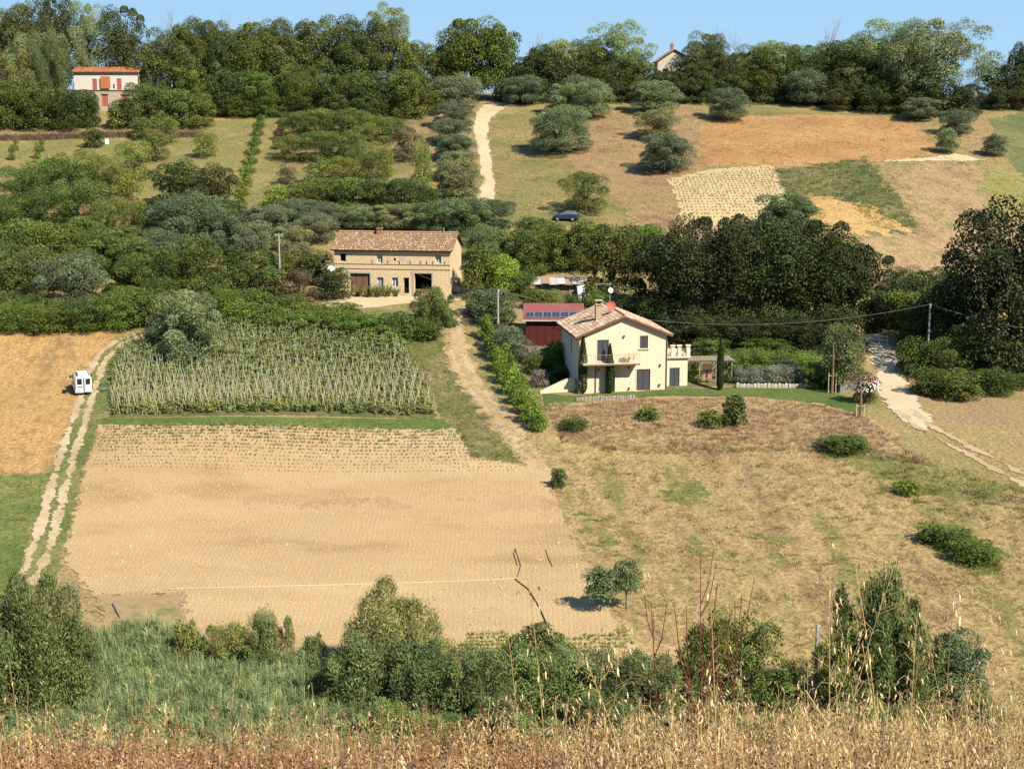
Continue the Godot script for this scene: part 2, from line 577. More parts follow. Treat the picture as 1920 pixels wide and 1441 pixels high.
func plant(called: String, label: String, category: String, kind: String, v: Array, group := "", tint := Color(1, 1, 1), tall_trunk := false) -> Node3D:
	# v: x, z, width, height and sometimes how far the crown stands off the ground (share of the height)
	rng.seed = hash("%s %.2f %.2f" % [called, v[0], v[1]])
	var variant := rng.randi() % 2
	var turn := rng.randf() * TAU
	var deep := rng.randf_range(0.85, 1.1)
	var shade := Color(1, 1, 1)
	var tone := rng.randi() % 4
	var o := thing(called, label, category, on_land(Vector2(v[0], v[1])), turn, group)
	var is_tree := category == "tree"
	var off: float = v[4] if v.size() > 4 else (0.12 if is_tree else 0.0)
	var stem := part(o, "trunk" if is_tree else "stem", trunk_mesh(variant, "tree" if is_tree else "shrub"), mat("bark", lin(0.13, 0.105, 0.08), 0.95, "fine", 0.8))
	stem.scale = Vector3(v[2], v[3], v[2]) if is_tree else Vector3(v[2], v[3], v[2])
	var t: Array = [Color(0.84, 0.84, 0.84), Color(1.08, 1.0, 0.82), Color(0.66, 0.72, 0.74), Color(0.95, 1.04, 0.88)]
	shade = t[tone] * tint
	var key := "leaf %s %s" % [kind, shade]
	var cr := part(o, "crown" if is_tree else "foliage", crown_mesh(kind, size_class(v[2]), variant), leaf_mat(key, shade), Vector3(0, v[3] * off, 0))
	cr.scale = Vector3(v[2] * 1.12, v[3] * (1.0 - off) * 1.06, v[2] * deep * 1.12)
	return o

const ORDINALS = ["first", "second", "third", "fourth", "fifth", "sixth", "seventh", "eighth", "ninth", "tenth", "eleventh", "twelfth", "thirteenth", "fourteenth", "fifteenth", "sixteenth", "seventeenth", "eighteenth", "nineteenth", "twentieth", "twenty-first", "twenty-second"]

func plants(called: String, label: String, category: String, kind: String, rows: Array, group := "", tint := Color(1, 1, 1), from := Vector2.INF) -> void:
	# where the label counts ("%s ... from ..."), the plants are counted by their distance from that point
	var list := rows.duplicate()
	if from != Vector2.INF:
		list.sort_custom(func(a, b): return Vector2(a[0], a[1]).distance_to(from) < Vector2(b[0], b[1]).distance_to(from))
	for i in list.size():
		plant(called, label % ORDINALS[i] if label.contains("%s") else label, category, kind, list[i], group, tint)

func bare_tree(label: String, v: Array, group := "") -> void:
	var o := thing("bare_tree", label, "tree", on_land(Vector2(v[0], v[1])), v[0], group)
	rng.seed = int(v[0] * 10.0) + 4000
	var m := part(o, "trunk", trunk_mesh(rng.randi() % 3, "bare"), mat("dead_bark", lin(0.26, 0.22, 0.19), 0.95))
	m.scale = Vector3(v[2] * 1.4, v[3] * 1.15, v[2] * 1.4)

func cypress(label: String, v: Array) -> void:
	var o := thing("cypress_tree", label, "tree", on_land(Vector2(v[0], v[1])), 0.0, "slim young cypresses in the garden")
	var g := Geo.new()
	g.tube([Vector3(0, -0.1, 0), Vector3(0, v[3] * 0.8, 0)], [0.06, 0.02], 6)
	part(o, "trunk", g.mesh(), mat("bark", lin(0.13, 0.105, 0.08), 0.95, "fine", 0.8))
	rng.seed = int(v[0] * 100)
	var l := Geo.new()
	for i in 3600:
		var t := rng.randf()
		var r: float = v[2] * 0.5 * min(1.0, 2.3 * (1.0 - t) + 0.1) * min(1.0, t * 5.0 + 0.55) * rng.randf_range(0.7, 1.06)
		var a := rng.randf() * TAU
		var d := Vector3(cos(a), 0, sin(a))
		var p: Vector3 = d * r + Vector3.UP * (0.12 + t * (v[3] - 0.12))
		var along := (Vector3.UP + d * 0.3 + Vector3(rng.randfn(), 0, rng.randfn()) * 0.2).normalized() * rng.randf_range(0.1, 0.2)
		var s := d.cross(Vector3.UP).rotated(Vector3.UP, rng.randf_range(-0.8, 0.8)) * 0.055
		l.tri(p - s, p + s, p + along, jitter(Color(0.035, 0.06, 0.02), 0.35))
	part(o, "crown", l.mesh(), leaf_mat("leaf cypress", Color(1, 1, 1), 0.1))

func spruce(label: String, v: Array) -> void:
	var o := thing("spruce_tree", label, "tree", on_land(Vector2(v[0], v[1])))
	var g := Geo.new()
	g.tube([Vector3(0, -0.1, 0), Vector3(0, v[3] * 0.97, 0)], [0.09, 0.015], 6)
	part(o, "trunk", g.mesh(), mat("bark", lin(0.13, 0.105, 0.08), 0.95, "fine", 0.8))
	rng.seed = 88
	var l := Geo.new()
	for tier in 13:
		var t := 0.12 + 0.85 * tier / 13.0
		var y: float = v[3] * t
		var reach: float = v[2] * 0.55 * (1.03 - t)
		for b in 9:
			var a := TAU * b / 9.0 + tier * 0.37 + rng.randf_range(-0.15, 0.15)
			var d := Vector3(cos(a), -0.12, sin(a))
			var rl := reach * rng.randf_range(0.8, 1.1)
			for i in 16:
				var f := rng.randf_range(0.1, 1.0)
				var p := Vector3.UP * y + d * rl * f
				var s := d.cross(Vector3.UP).normalized()
				var tip := p + d * 0.1 + s * rng.randf_range(-0.16, 0.16) * (1.2 - f) + Vector3.UP * rng.randf_range(-0.05, 0.03)
				var w := Vector3(0, 0.025, 0) + s * 0.03
				l.tri(p - w, p + w, tip, jitter(Color(0.04, 0.062, 0.045), 0.3))
	part(o, "crown", l.mesh(), leaf_mat("leaf spruce", Color(1, 1, 1), 0.1))

func blossoms(o: Node3D, v: Array, cols: Array, y0: float, y1: float, count: int, called: String) -> void:
	# small five-petalled flowers spread over the outside of a bush
	var g := Geo.new()
	for i in count:
		var a := rng.randf() * TAU
		var t := rng.randf_range(y0, y1)
		var r: float = v[2] * 0.5 * sqrt(max(0.05, 1.0 - pow(2.0 * t - 1.0, 2.0))) * rng.randf_range(0.85, 1.05)
		var p := Vector3(cos(a) * r, v[3] * t, sin(a) * r)
		var nn := (Vector3(cos(a), 0.7, sin(a)) + Vector3(rng.randfn(), rng.randfn(), rng.randfn()) * 0.3).normalized()
		var s := nn.cross(Vector3.UP).normalized()
		var u := s.cross(nn)
		var col := jitter(pick(cols), 0.15)
		for k in 5:
			var b := TAU * k / 5.0
			var e1 := (s * cos(b) + u * sin(b)) * 0.07
			var e2 := (s * cos(b + 1.1) + u * sin(b + 1.1)) * 0.07
			g.tri(p, p + e1 + nn * 0.02, p + e2 + nn * 0.02, col)
	part(o, called, g.mesh(), leaf_mat("petal", Color(1, 1, 1), 0.3))

# ------------------------------------------------------------------ buildings
func wall(g: Geo, o: Vector3, u: Vector3, w: float, h: float, th: float, ops: Array, apex := 0.0) -> void:
	# a wall of width w along u from o, its outer face towards u x up, with openings [x0, x1, y0, y1]
	var n := u.cross(Vector3.UP)
	var xs := [0.0, w]
	var ys := [0.0, h]
	for p in ops:
		xs.append_array([p[0], p[1]])
		ys.append_array([p[2], p[3]])
	xs.sort()
	ys.sort()
	var at := func(x: float, y: float, back: float) -> Vector3: return o + u * x + Vector3.UP * y - n * back
	for i in xs.size() - 1:
		for j in ys.size() - 1:
			if xs[i + 1] - xs[i] < 1e-4 or ys[j + 1] - ys[j] < 1e-4:
				continue
			var m := Vector2((xs[i] + xs[i + 1]) / 2, (ys[j] + ys[j + 1]) / 2)
			var hole := false
			for p in ops:
				if m.x > p[0] and m.x < p[1] and m.y > p[2] and m.y < p[3]:
					hole = true
			if hole:
				continue
			g.quad(at.call(xs[i], ys[j], 0.0), at.call(xs[i + 1], ys[j], 0.0), at.call(xs[i + 1], ys[j + 1], 0.0), at.call(xs[i], ys[j + 1], 0.0))
			g.quad(at.call(xs[i + 1], ys[j], th), at.call(xs[i], ys[j], th), at.call(xs[i], ys[j + 1], th), at.call(xs[i + 1], ys[j + 1], th))
	for p in ops:
		g.quad(at.call(p[0], p[2], 0.0), at.call(p[0], p[3], 0.0), at.call(p[0], p[3], th), at.call(p[0], p[2], th))
		g.quad(at.call(p[1], p[2], th), at.call(p[1], p[3], th), at.call(p[1], p[3], 0.0), at.call(p[1], p[2], 0.0))
		g.quad(at.call(p[0], p[2], th), at.call(p[1], p[2], th), at.call(p[1], p[2], 0.0), at.call(p[0], p[2], 0.0))
		g.quad(at.call(p[0], p[3], 0.0), at.call(p[1], p[3], 0.0), at.call(p[1], p[3], th), at.call(p[0], p[3], th))
	if apex > 0.0:
		g.tri(at.call(0.0, h, 0.0), at.call(w, h, 0.0), at.call(w / 2, h + apex, 0.0))
		g.tri(at.call(w, h, th), at.call(0.0, h, th), at.call(w / 2, h + apex, th))

func tile_roof(parent: Node, o: Vector3, u: Vector3, s: Vector3, cols: Array, pitch := 0.22, course := 0.42, slab: Material = null) -> void:
	# o: eave corner, u: along the eave, s: up the slope; half-round clay tiles in courses over a thin deck
	var w := u.length()
	var l := s.length()
	var un := u / w
	var sn := s / l
	var n := sn.cross(un).normalized()
	if n.y < 0:
		n = -n
	var d := Geo.new()
	var q := [o, o + u, o + u + s, o + s]
	if u.cross(s).y < 0:
		q = [o + u, o, o + s, o + u + s]
	var top := []
	for k in q:
		top.append(k + n * 0.1)
	d.hexa(q + top)
	part(parent, "roof_deck", d.mesh(), slab if slab else mat("roof deck", lin(0.16, 0.09, 0.06), 0.9))
	var g := Geo.new()
	var nx := int(w / pitch)
	var ny := int(l / course)
	for i in nx:
		var wob := rng.randf_range(-0.012, 0.012)
		for j in ny:
			var b := o + un * (pitch * (i + 0.5) + wob) + sn * (course * j - 0.03) + n * 0.10
			var e := b + sn * (course + 0.06)
			var col := jitter(pick(cols), 0.2)
			var prev0 := Vector3.ZERO
			var prev1 := Vector3.ZERO
			for k in 5:
				var a := PI * k / 4.0
				var off := un * cos(a) * pitch * 0.46
				var p0 := b + off + n * (sin(a) * 0.085 + 0.03)
				var p1 := e + off * 0.85 + n * (sin(a) * 0.075)
				if k > 0:
					g.quad(prev0, p0, p1, prev1, col)
				prev0 = p0
				prev1 = p1
	var t := part(parent, "roof_tiles", g.mesh(), mat("tiles", lin(1, 1, 1), 0.85, "fine", 0.7, true))
	t.set_meta("kind", "stuff")

func shutter_pair(parent: Node, at: Vector3, w: float, h: float, m: Material, called := "shutter") -> void:
	# two closed leaves, each a frame with two sunk panels and a fillet between them
	for s in [-1.0, 1.0]:
		var g := Geo.new()
		var c := Vector3(s * (w * 0.25 + 0.004), h * 0.5, 0)
		var lw := w * 0.5 - 0.02
		g.box(c, Vector3(lw, h, 0.03))
		for x in [-1.0, 1.0]:
			g.box(c + Vector3(x * (lw * 0.5 - 0.05), 0, 0.026), Vector3(0.09, h, 0.02))
		for y in [-0.5, -0.03, 0.5]:
			g.box(c + Vector3(0, y * (h - 0.1), 0.026), Vector3(lw - 0.19, 0.1, 0.02))
		part(parent, called, g.mesh(), m, at)

func glazed_window(parent: Node, at: Vector3, w: float, h: float, frame_m: Material, curtain: bool) -> void:
	var f := Geo.new()
	for s in [-1.0, 1.0]:
		f.box(Vector3(s * (w * 0.5 - 0.04), h * 0.5, 0), Vector3(0.08, h, 0.06))
		f.box(Vector3(0, h * 0.5 + s * (h * 0.5 - 0.04), 0), Vector3(w - 0.16, 0.08, 0.06))
	f.box(Vector3(0, h * 0.5, 0), Vector3(0.07, h - 0.16, 0.06))
	var o := part(parent, "window", f.mesh(), frame_m, at)
	var g := Geo.new()
	g.box(Vector3(-w * 0.25, h * 0.5, -0.02), Vector3(w * 0.5 - 0.11, h - 0.16, 0.01))
	part(o, "pane", g.mesh(), mat("glass", lin(0.16, 0.24, 0.30), 0.12))
	var g2 := Geo.new()
	g2.box(Vector3(w * 0.25, h * 0.5, -0.02), Vector3(w * 0.5 - 0.11, h - 0.16, 0.01))
	part(o, "pane", g2.mesh(), mat("glass", lin(0.16, 0.24, 0.30), 0.12))
	if curtain:
		var c := Geo.new()
		for k in 8:
			var x := -w * 0.5 + 0.1 + (w - 0.2) * (k + 0.5) / 8.0
			c.box(Vector3(x, h * 0.5, -0.07 - 0.012 * (k % 2)), Vector3((w - 0.2) / 8.0, h - 0.18, 0.008))
		part(o, "curtain", c.mesh(), mat("curtain", lin(0.62, 0.66, 0.68), 0.9))

func dish(parent: Node, called: String, at: Vector3, r: float, aim: Vector3, m: Material) -> void:
	var b := Basis.looking_at(-aim.normalized(), Vector3.UP)
	var g := Geo.new()
	for i in 4:
		for k in 16:
			var p := []
			for e in [[i, k], [i, k + 1], [i + 1, k + 1], [i + 1, k]]:
				var rr: float = r * e[0] / 4.0
				var a: float = TAU * e[1] / 16.0
				p.append(at + b * Vector3(cos(a) * rr, sin(a) * rr, rr * rr * 0.35 / r))
			g.quad(p[0], p[3], p[2], p[1])
	g.tube([at - b * Vector3(0, r, -0.02), at + b * Vector3(0, -r * 0.2, r * 1.0)], [0.02, 0.02], 4)
	g.box(at + b * Vector3(0, -r * 0.2, r * 1.0), Vector3(0.09, 0.07, 0.1))
	part(parent, called, g.mesh(), m)

func old_farmhouse() -> void:
	var turn := -0.14
	var o := thing("farmhouse", "long old brick farmhouse with clay tile roof and dark open barn doorway", "house", on_land(Vector2(-22.48, -188.55), -0.1), turn)
	o.position.y = land(o.position.x + 7.0, o.position.z) - 0.15
	var W := 14.9
	var H := 5.75
	var D := 8.0
	var brick := mat("old brick", lin(0.90, 0.715, 0.46), 0.95, "wall", 0.42)
	var ops := [[0.75, 1.5, 4.25, 5.2], [5.5, 6.25, 4.05, 5.25], [7.65, 7.95, 4.4, 4.75], [13.0, 13.75, 4.15, 5.2], [2.0, 4.55, 0.2, 2.75], [5.5, 6.3, 1.1, 2.3], [7.4, 8.2, 1.1, 2.3], [8.9, 9.6, 0.3, 2.3], [10.3, 12.5, 0.25, 2.85]]
	var g := Geo.new()
	wall(g, Vector3(0, -1, 0), Vector3.RIGHT, W, H + 1, 0.45, ops.map(func(p): return [p[0], p[1], p[2] + 1, p[3] + 1]))
	part(o, "wall", g.mesh(), brick)
	g = Geo.new()
	wall(g, Vector3(W, -1, 0), Vector3.FORWARD, D, H + 1, 0.45, [[1.2, 1.9, 2.4, 3.3]], 1.75)
	part(o, "wall", g.mesh(), brick)
	g = Geo.new()
	wall(g, Vector3(W, -1, -D), Vector3.LEFT, W, H + 1, 0.45, [])
	wall(g, Vector3(0, -1, -D), Vector3.BACK, D, H + 1, 0.45, [], 1.75)
	part(o, "wall", g.mesh(), brick)
	rng.seed = 21
	var cols := [Color(0.40, 0.235, 0.14), Color(0.46, 0.30, 0.19), Color(0.33, 0.19, 0.115), Color(0.52, 0.41, 0.30), Color(0.37, 0.26, 0.12), Color(0.29, 0.2, 0.145)]
	var rise := 1.75 + 0.15
	tile_roof(o, Vector3(-0.4, H - 0.12, 0.4), Vector3(W + 0.75, 0, 0), Vector3(0, rise + 0.02, -D / 2 - 0.4), cols)
	tile_roof(o, Vector3(-0.4, H - 0.12, -D - 0.4), Vector3(W + 0.75, 0, 0), Vector3(0, rise + 0.02, D / 2 + 0.4), cols)
	# rafter ends under the eave
	for k in 34:
		box_part(o, "rafter_end", Vector3(0.2 + k * (W - 0.4) / 33.0, H - 0.16, 0.17), Vector3(0.1, 0.1, 0.34), mat("old wood", lin(0.15, 0.09, 0.06), 0.9))
	# ridge cap
	g = Geo.new()
	g.tube([Vector3(-0.4, H + rise + 0.05, -D / 2), Vector3(W + 0.35, H + rise + 0.05, -D / 2)], [0.13, 0.13], 8)
	part(o, "ridge_cap", g.mesh(), mat("ridge", lin(0.44, 0.27, 0.17), 0.9, "fine", 0.7))
	var ch := Geo.new()
	ch.box(Vector3(5.1, H + 1.95, -D / 2 + 0.55), Vector3(0.65, 0.85, 0.5))
	ch.box(Vector3(5.1, H + 2.42, -D / 2 + 0.55), Vector3(0.85, 0.09, 0.7))
	part(o, "chimney", ch.mesh(), mat("chimney brick", lin(0.36, 0.23, 0.15), 0.95, "fine", 0.7))
	for x in [5.35, 13.4]:
		var pf := Geo.new()
		pf.tube([Vector3(x, H + 1.6, -D / 2 + 0.2), Vector3(x, H + 2.6, -D / 2 + 0.2)], [0.05, 0.05], 6)
		part(o, "flue", pf.mesh(), mat("rust", lin(0.42, 0.26, 0.17), 0.9))
	# windows and doors
	var white := mat("white frame", lin(0.72, 0.73, 0.72), 0.6)
	glazed_window(o, Vector3(5.875, 4.05, -0.25), 0.75, 1.2, white, true)
	glazed_window(o, Vector3(13.375, 4.15, -0.25), 0.75, 1.05, white, true)
	glazed_window(o, Vector3(5.9, 1.1, -0.25), 0.8, 1.2, white, true)
	glazed_window(o, Vector3(7.8, 1.1, -0.25), 0.8, 1.2, white, true)
	for k in 9:
		box_part(o, "door_plank", Vector3(2.0 + 2.55 * (k + 0.5) / 9.0, 1.475, -0.22), Vector3(2.55 / 9.0 - 0.012, 2.55, 0.05), mat("door wood %d" % (k % 3), [lin(0.16, 0.085, 0.065), lin(0.19, 0.10, 0.075), lin(0.13, 0.07, 0.055)][k % 3], 0.85))
	box_part(o, "lintel", Vector3(3.27, 2.9, 0.03), Vector3(3.0, 0.26, 0.1), mat("pale stone", lin(0.56, 0.50, 0.42), 0.9, "fine", 0.8))
	box_part(o, "lintel", Vector3(11.4, 2.99, 0.03), Vector3(2.7, 0.24, 0.1), mat("pale stone", lin(0.56, 0.50, 0.42), 0.9, "fine", 0.8))
	for x in [10.16, 12.64]:
		box_part(o, "door_jamb", Vector3(x, 1.35, 0.02), Vector3(0.24, 3.0, 0.08), mat("pale stone", lin(0.56, 0.50, 0.42), 0.9, "fine", 0.8))
	for x in [1.86, 4.69]:
		box_part(o, "door_jamb", Vector3(x, 1.35, 0.02), Vector3(0.24, 2.84, 0.08), mat("pale stone", lin(0.56, 0.50, 0.42), 0.9, "fine", 0.8))
	box_part(o, "half_door", Vector3(11.4, 0.55, -0.3), Vector3(2.15, 0.6, 0.05), mat("brown door", lin(0.34, 0.17, 0.09), 0.8))
	var band := Geo.new()
	band.box(Vector3(W / 2, 3.05 + 0.3, 0.02), Vector3(W, 0.09, 0.05))
	part(o, "string_course", band.mesh(), mat("old brick dark", lin(0.36, 0.25, 0.13), 0.95, "wall", 0.42))
	var band2 := Geo.new()
	band2.box(Vector3(W / 2, 3.95, 0.02), Vector3(W, 0.08, 0.05))
	part(o, "string_course", band2.mesh(), mat("old brick dark", lin(0.36, 0.25, 0.13), 0.95, "wall", 0.42))
	# plaster patches left on the brick
	for p in [[8.9, 4.75, 0.9, 0.8], [9.6, 4.4, 0.55, 0.6], [4.85, 4.6, 0.35, 0.5], [7.0, 4.6, 0.7, 0.7]]:
		var e := Geo.new()
		var ring := []
		for k in 10:
			var a := TAU * k / 10.0
			ring.append(Vector2(p[0] + cos(a) * p[2] * rng.randf_range(0.4, 0.6), p[1] + sin(a) * p[3] * rng.randf_range(0.4, 0.6)))
		e.extrude(ring, 0.004, 0.016)
		part(o, "plaster_patch", e.mesh(), mat("plaster", lin(0.62, 0.55, 0.43), 0.95, "fine", 0.6))
	# iron tie plates along the upper floor
	for x in [4.9, 6.9, 8.4, 9.8, 11.1, 11.9, 12.7, 14.2]:
		box_part(o, "tie_plate", Vector3(x, 4.25, 0.03), Vector3(0.08, 0.42, 0.05), mat("iron", lin(0.10, 0.08, 0.07), 0.8), Basis(Vector3.BACK, rng.randf_range(-0.4, 0.4)))
	dish(o, "satellite_dish", Vector3(-0.35, 3.2, 0.35), 0.5, Vector3(0.5, 0.5, 1), mat("dish white", lin(0.74, 0.74, 0.72), 0.5))
	var arm := Geo.new()
	arm.tube([Vector3(0.02, 3.0, 0.02), Vector3(-0.35, 3.2, 0.33)], [0.03, 0.03], 5)
	part(o, "dish_arm", arm.mesh(), mat("grey metal", lin(0.35, 0.35, 0.34), 0.5))

func stone_house() -> void:
	var o := thing("stone_house", "two storey pale stone house with grey shutters and gable end facing the valley", "house", on_land(Vector2(6.95, -151.63)), 0.15)
	o.position.y = land(o.position.x + 4.5, o.position.z) - 0.1
	var W := 9.3
	var H := 6.1
	var D := 10.0
	var R := 1.85
	var stone := mat("pale stone wall", lin(1.0, 0.885, 0.67), 0.95, "stone", 0.45)
	var grey := mat("shutter grey", lin(0.062, 0.066, 0.075), 0.5)
	var g := Geo.new()
	var ops := [[1.85, 3.05, 3.42, 5.62], [6.35, 7.2, 4.62, 5.95], [2.75, 3.75, 0.05, 2.3], [6.05, 7.5, 0.2, 2.45]]
	wall(g, Vector3(0, -1.2, 0), Vector3.RIGHT, W, H + 1.2, 0.4, ops.map(func(p): return [p[0], p[1], p[2] + 1.2, p[3] + 1.2]), R)
	part(o, "wall", g.mesh(), stone)
	g = Geo.new()
	wall(g, Vector3(0, -1.2, -D), Vector3.BACK, D, H + 1.2, 0.4, [[5.2, 5.9, 4.7, 6.4], [7.3, 8.6, 1.7, 2.5]])
	part(o, "wall", g.mesh(), stone)
	g = Geo.new()
	wall(g, Vector3(W, -1.2, 0), Vector3.FORWARD, D, H + 1.2, 0.4, [])
	wall(g, Vector3(W, -1.2, -D), Vector3.LEFT, W, H + 1.2, 0.4, [], R)
	part(o, "wall", g.mesh(), stone)
	shutter_pair(o, Vector3(2.45, 3.42, -0.1), 1.2, 2.2, grey)
	shutter_pair(o, Vector3(6.775, 4.62, -0.1), 0.85, 1.33, grey)
	shutter_pair(o, Vector3(3.25, 0.05, -0.1), 1.0, 2.25, grey)
	shutter_pair(o, Vector3(6.775, 0.2, -0.1), 1.45, 2.25, grey)
	box_part(o, "window_pane", Vector3(0.2, 4.35, -D + 5.55), Vector3(0.03, 1.7, 0.7), mat("dark glass", lin(0.03, 0.035, 0.04), 0.15))
	box_part(o, "vent_grille", Vector3(0.2, 0.9, -D + 7.95), Vector3(0.03, 0.8, 1.3), mat("dark glass", lin(0.03, 0.035, 0.04), 0.15))
	# surrounds of the front openings
	for p in ops:
		for x in [p[0] - 0.06, p[1] + 0.06]:
			box_part(o, "surround", Vector3(x, (p[2] + p[3]) / 2, 0.012), Vector3(0.1, p[3] - p[2] + 0.2, 0.03), mat("surround", lin(0.64, 0.56, 0.42), 0.9))
		box_part(o, "sill", Vector3((p[0] + p[1]) / 2, p[2] - 0.06, 0.05), Vector3(p[1] - p[0] + 0.3, 0.07, 0.16), mat("surround", lin(0.64, 0.56, 0.42), 0.9))
	rng.seed = 33
	var cols := [Color(0.52, 0.36, 0.24), Color(0.60, 0.47, 0.34), Color(0.42, 0.26, 0.18), Color(0.66, 0.55, 0.42), Color(0.36, 0.23, 0.17)]
	var half := W / 2
	tile_roof(o, Vector3(-0.45, H - 0.18, 0.4), Vector3(0, 0, -D - 0.8), Vector3(half + 0.45, R + 0.24, 0), cols)
	tile_roof(o, Vector3(W + 0.45, H - 0.18, 0.4), Vector3(0, 0, -D - 0.8), Vector3(-half - 0.45, R + 0.24, 0), cols)
	g = Geo.new()
	g.tube([Vector3(half, H + R + 0.2, 0.4), Vector3(half, H + R + 0.2, -D - 0.4)], [0.13, 0.13], 8)
	part(o, "ridge_cap", g.mesh(), mat("ridge", lin(0.44, 0.27, 0.17), 0.9, "fine", 0.7))
	for s in [[-0.45, half], [W + 0.45, half]]:
		var e := Geo.new()
		var a := Vector3(s[0], H - 0.24, 0.37)
		var b := Vector3(s[1], H + R + 0.0, 0.37)
		e.tube([a, b], [0.075, 0.075], 6)
		part(o, "verge_board", e.mesh(), mat("copper brown", lin(0.13, 0.075, 0.055), 0.6))
	g = Geo.new()
	g.tube([Vector3(-0.5, H - 0.2, 0.35), Vector3(-0.5, H - 0.2, -D - 0.3)], [0.08, 0.08], 8)
	part(o, "gutter", g.mesh(), mat("copper brown", lin(0.13, 0.075, 0.055), 0.6))
	g = Geo.new()
	g.tube([Vector3(-0.45, H - 0.25, 0.05), Vector3(-0.12, H - 0.7, 0.1), Vector3(-0.12, -0.3, 0.1)], [0.055, 0.055, 0.055], 8)
	part(o, "downpipe", g.mesh(), mat("copper brown", lin(0.13, 0.075, 0.055), 0.6))
	for x in [1.7, W - 0.08]:
		g = Geo.new()
		g.tube([Vector3(x, 3.2 if x < 5 else H - 0.3, 0.08), Vector3(x, -0.3, 0.08)], [0.05, 0.05], 8)
		part(o, "downpipe", g.mesh(), mat("copper brown", lin(0.13, 0.075, 0.055), 0.6))
	# chimney
	g = Geo.new()
	g.box(Vector3(2.6, H + 1.75, -3.2), Vector3(0.62, 2.0, 0.62))
	g.box(Vector3(2.6, H + 2.8, -3.2), Vector3(0.8, 0.1, 0.8))
	for s in [-1.0, 1.0]:
		g.box(Vector3(2.6 + s * 0.26, H + 3.0, -3.2), Vector3(0.1, 0.32, 0.6))
	g.box(Vector3(2.6, H + 3.21, -3.2), Vector3(0.85, 0.09, 0.85))
	part(o, "chimney", g.mesh(), mat("chimney stone", lin(0.52, 0.42, 0.29), 0.95, "fine", 0.7))
	# mast with its two dishes and aerial
	g = Geo.new()
	g.tube([Vector3(3.9, H + 1.4, -3.6), Vector3(3.9, H + 5.0, -3.6)], [0.035, 0.03], 6)
	g.tube([Vector3(2.2, H + 4.85, -3.6), Vector3(4.1, H + 4.85, -3.6)], [0.02, 0.02], 5)
	for k in 8:
		g.tube([Vector3(2.3 + k * 0.2, H + 4.85, -3.25), Vector3(2.3 + k * 0.2, H + 4.85, -3.95)], [0.012, 0.012], 4)
	part(o, "aerial_mast", g.mesh(), mat("grey metal", lin(0.35, 0.35, 0.34), 0.5))
	dish(o, "satellite_dish", Vector3(3.95, H + 2.55, -3.3), 0.52, Vector3(0.15, 0.35, 1), mat("dish red", lin(0.42, 0.10, 0.085), 0.55))
	dish(o, "satellite_dish", Vector3(3.9, H + 4.2, -3.4), 0.3, Vector3(0.4, 0.3, 1), mat("dish white", lin(0.74, 0.74, 0.72), 0.5))
	# balcony
	var bal := box_part(o, "balcony_slab", Vector3(3.15, 3.2, 0.6), Vector3(5.9, 0.16, 1.2), mat("slab", lin(0.55, 0.48, 0.38), 0.9))
	box_part(bal, "fascia", Vector3(0, -0.02, 0.62), Vector3(5.94, 0.14, 0.04), mat("copper brown", lin(0.13, 0.075, 0.055), 0.6))
	var rail := Geo.new()
	for k in 45:
		var x := 0.25 + k * 5.8 / 44.0
		rail.tube([Vector3(x, 3.28, 1.15), Vector3(x, 4.2, 1.15)], [0.009, 0.009], 4)
	rail.tube([Vector3(0.25, 4.22, 1.15), Vector3(6.05, 4.22, 1.15)], [0.02, 0.02], 5)
	for x in [0.25, 6.05]:
		rail.tube([Vector3(x, 4.22, 1.15), Vector3(x, 4.22, 0.02)], [0.02, 0.02], 5)
	part(o, "balcony_railing", rail.mesh(), mat("railing", lin(0.30, 0.26, 0.21), 0.6))
	for p in [[4.65, 5.95], [2.0, 2.55], [5.2, 2.65], [8.55, 2.85], [8.5, 0.75], [5.25, 0.5]]:
		box_part(o, "wall_lamp", Vector3(p[0], p[1], 0.09), Vector3(0.16, 0.2, 0.18), mat("lamp brown", lin(0.12, 0.08, 0.06), 0.6))
	# single-storey wing with a terrace on its roof
	g = Geo.new()
	wall(g, Vector3(W + 0.02, -1.2, -1.2), Vector3.RIGHT, 2.5, 4.55, 0.35, [[0.55, 1.65, 1.3, 3.5]])
	wall(g, Vector3(W + 2.52, -1.2, -1.2), Vector3.FORWARD, 5.0, 4.55, 0.35, [])
	part(o, "wing_wall", g.mesh(), stone)
	shutter_pair(o, Vector3(W + 1.12, 0.1, -1.3), 1.1, 2.2, grey)
	box_part(o, "terrace_slab", Vector3(W + 1.35, 3.43, -3.6), Vector3(2.9, 0.16, 5.3), mat("slab", lin(0.55, 0.48, 0.38), 0.9))
	for x in [0.9, 1.6, 2.55]:
		var pl := Geo.new()
		pl.box(Vector3(W + x, 4.05, -1.3), Vector3(0.38, 1.1, 0.38))
		pl.box(Vector3(W + x, 4.63, -1.3), Vector3(0.54, 0.09, 0.54))
		part(o, "terrace_pillar", pl.mesh(), stone)
	for k in 6:
		box_part(o, "baluster_stone", Vector3(W + 0.3 + k * 0.36, 3.72, -1.3), Vector3(0.22, 0.42, 0.16), mat("white stone", lin(0.60, 0.56, 0.50), 0.95, "fine", 0.9), Basis(Vector3.BACK, 0.2 * (k % 3 - 1)))
	# wedge-shaped retaining wall beside the house
	g = Geo.new()
	g.extrude([Vector2(-3.9, -1.2), Vector2(-0.25, -1.2), Vector2(-0.25, 1.45), Vector2(-1.1, 1.45), Vector2(-3.9, 0.2)], -1.4, -1.05)
	part(o, "retaining_wall", g.mesh(), stone)

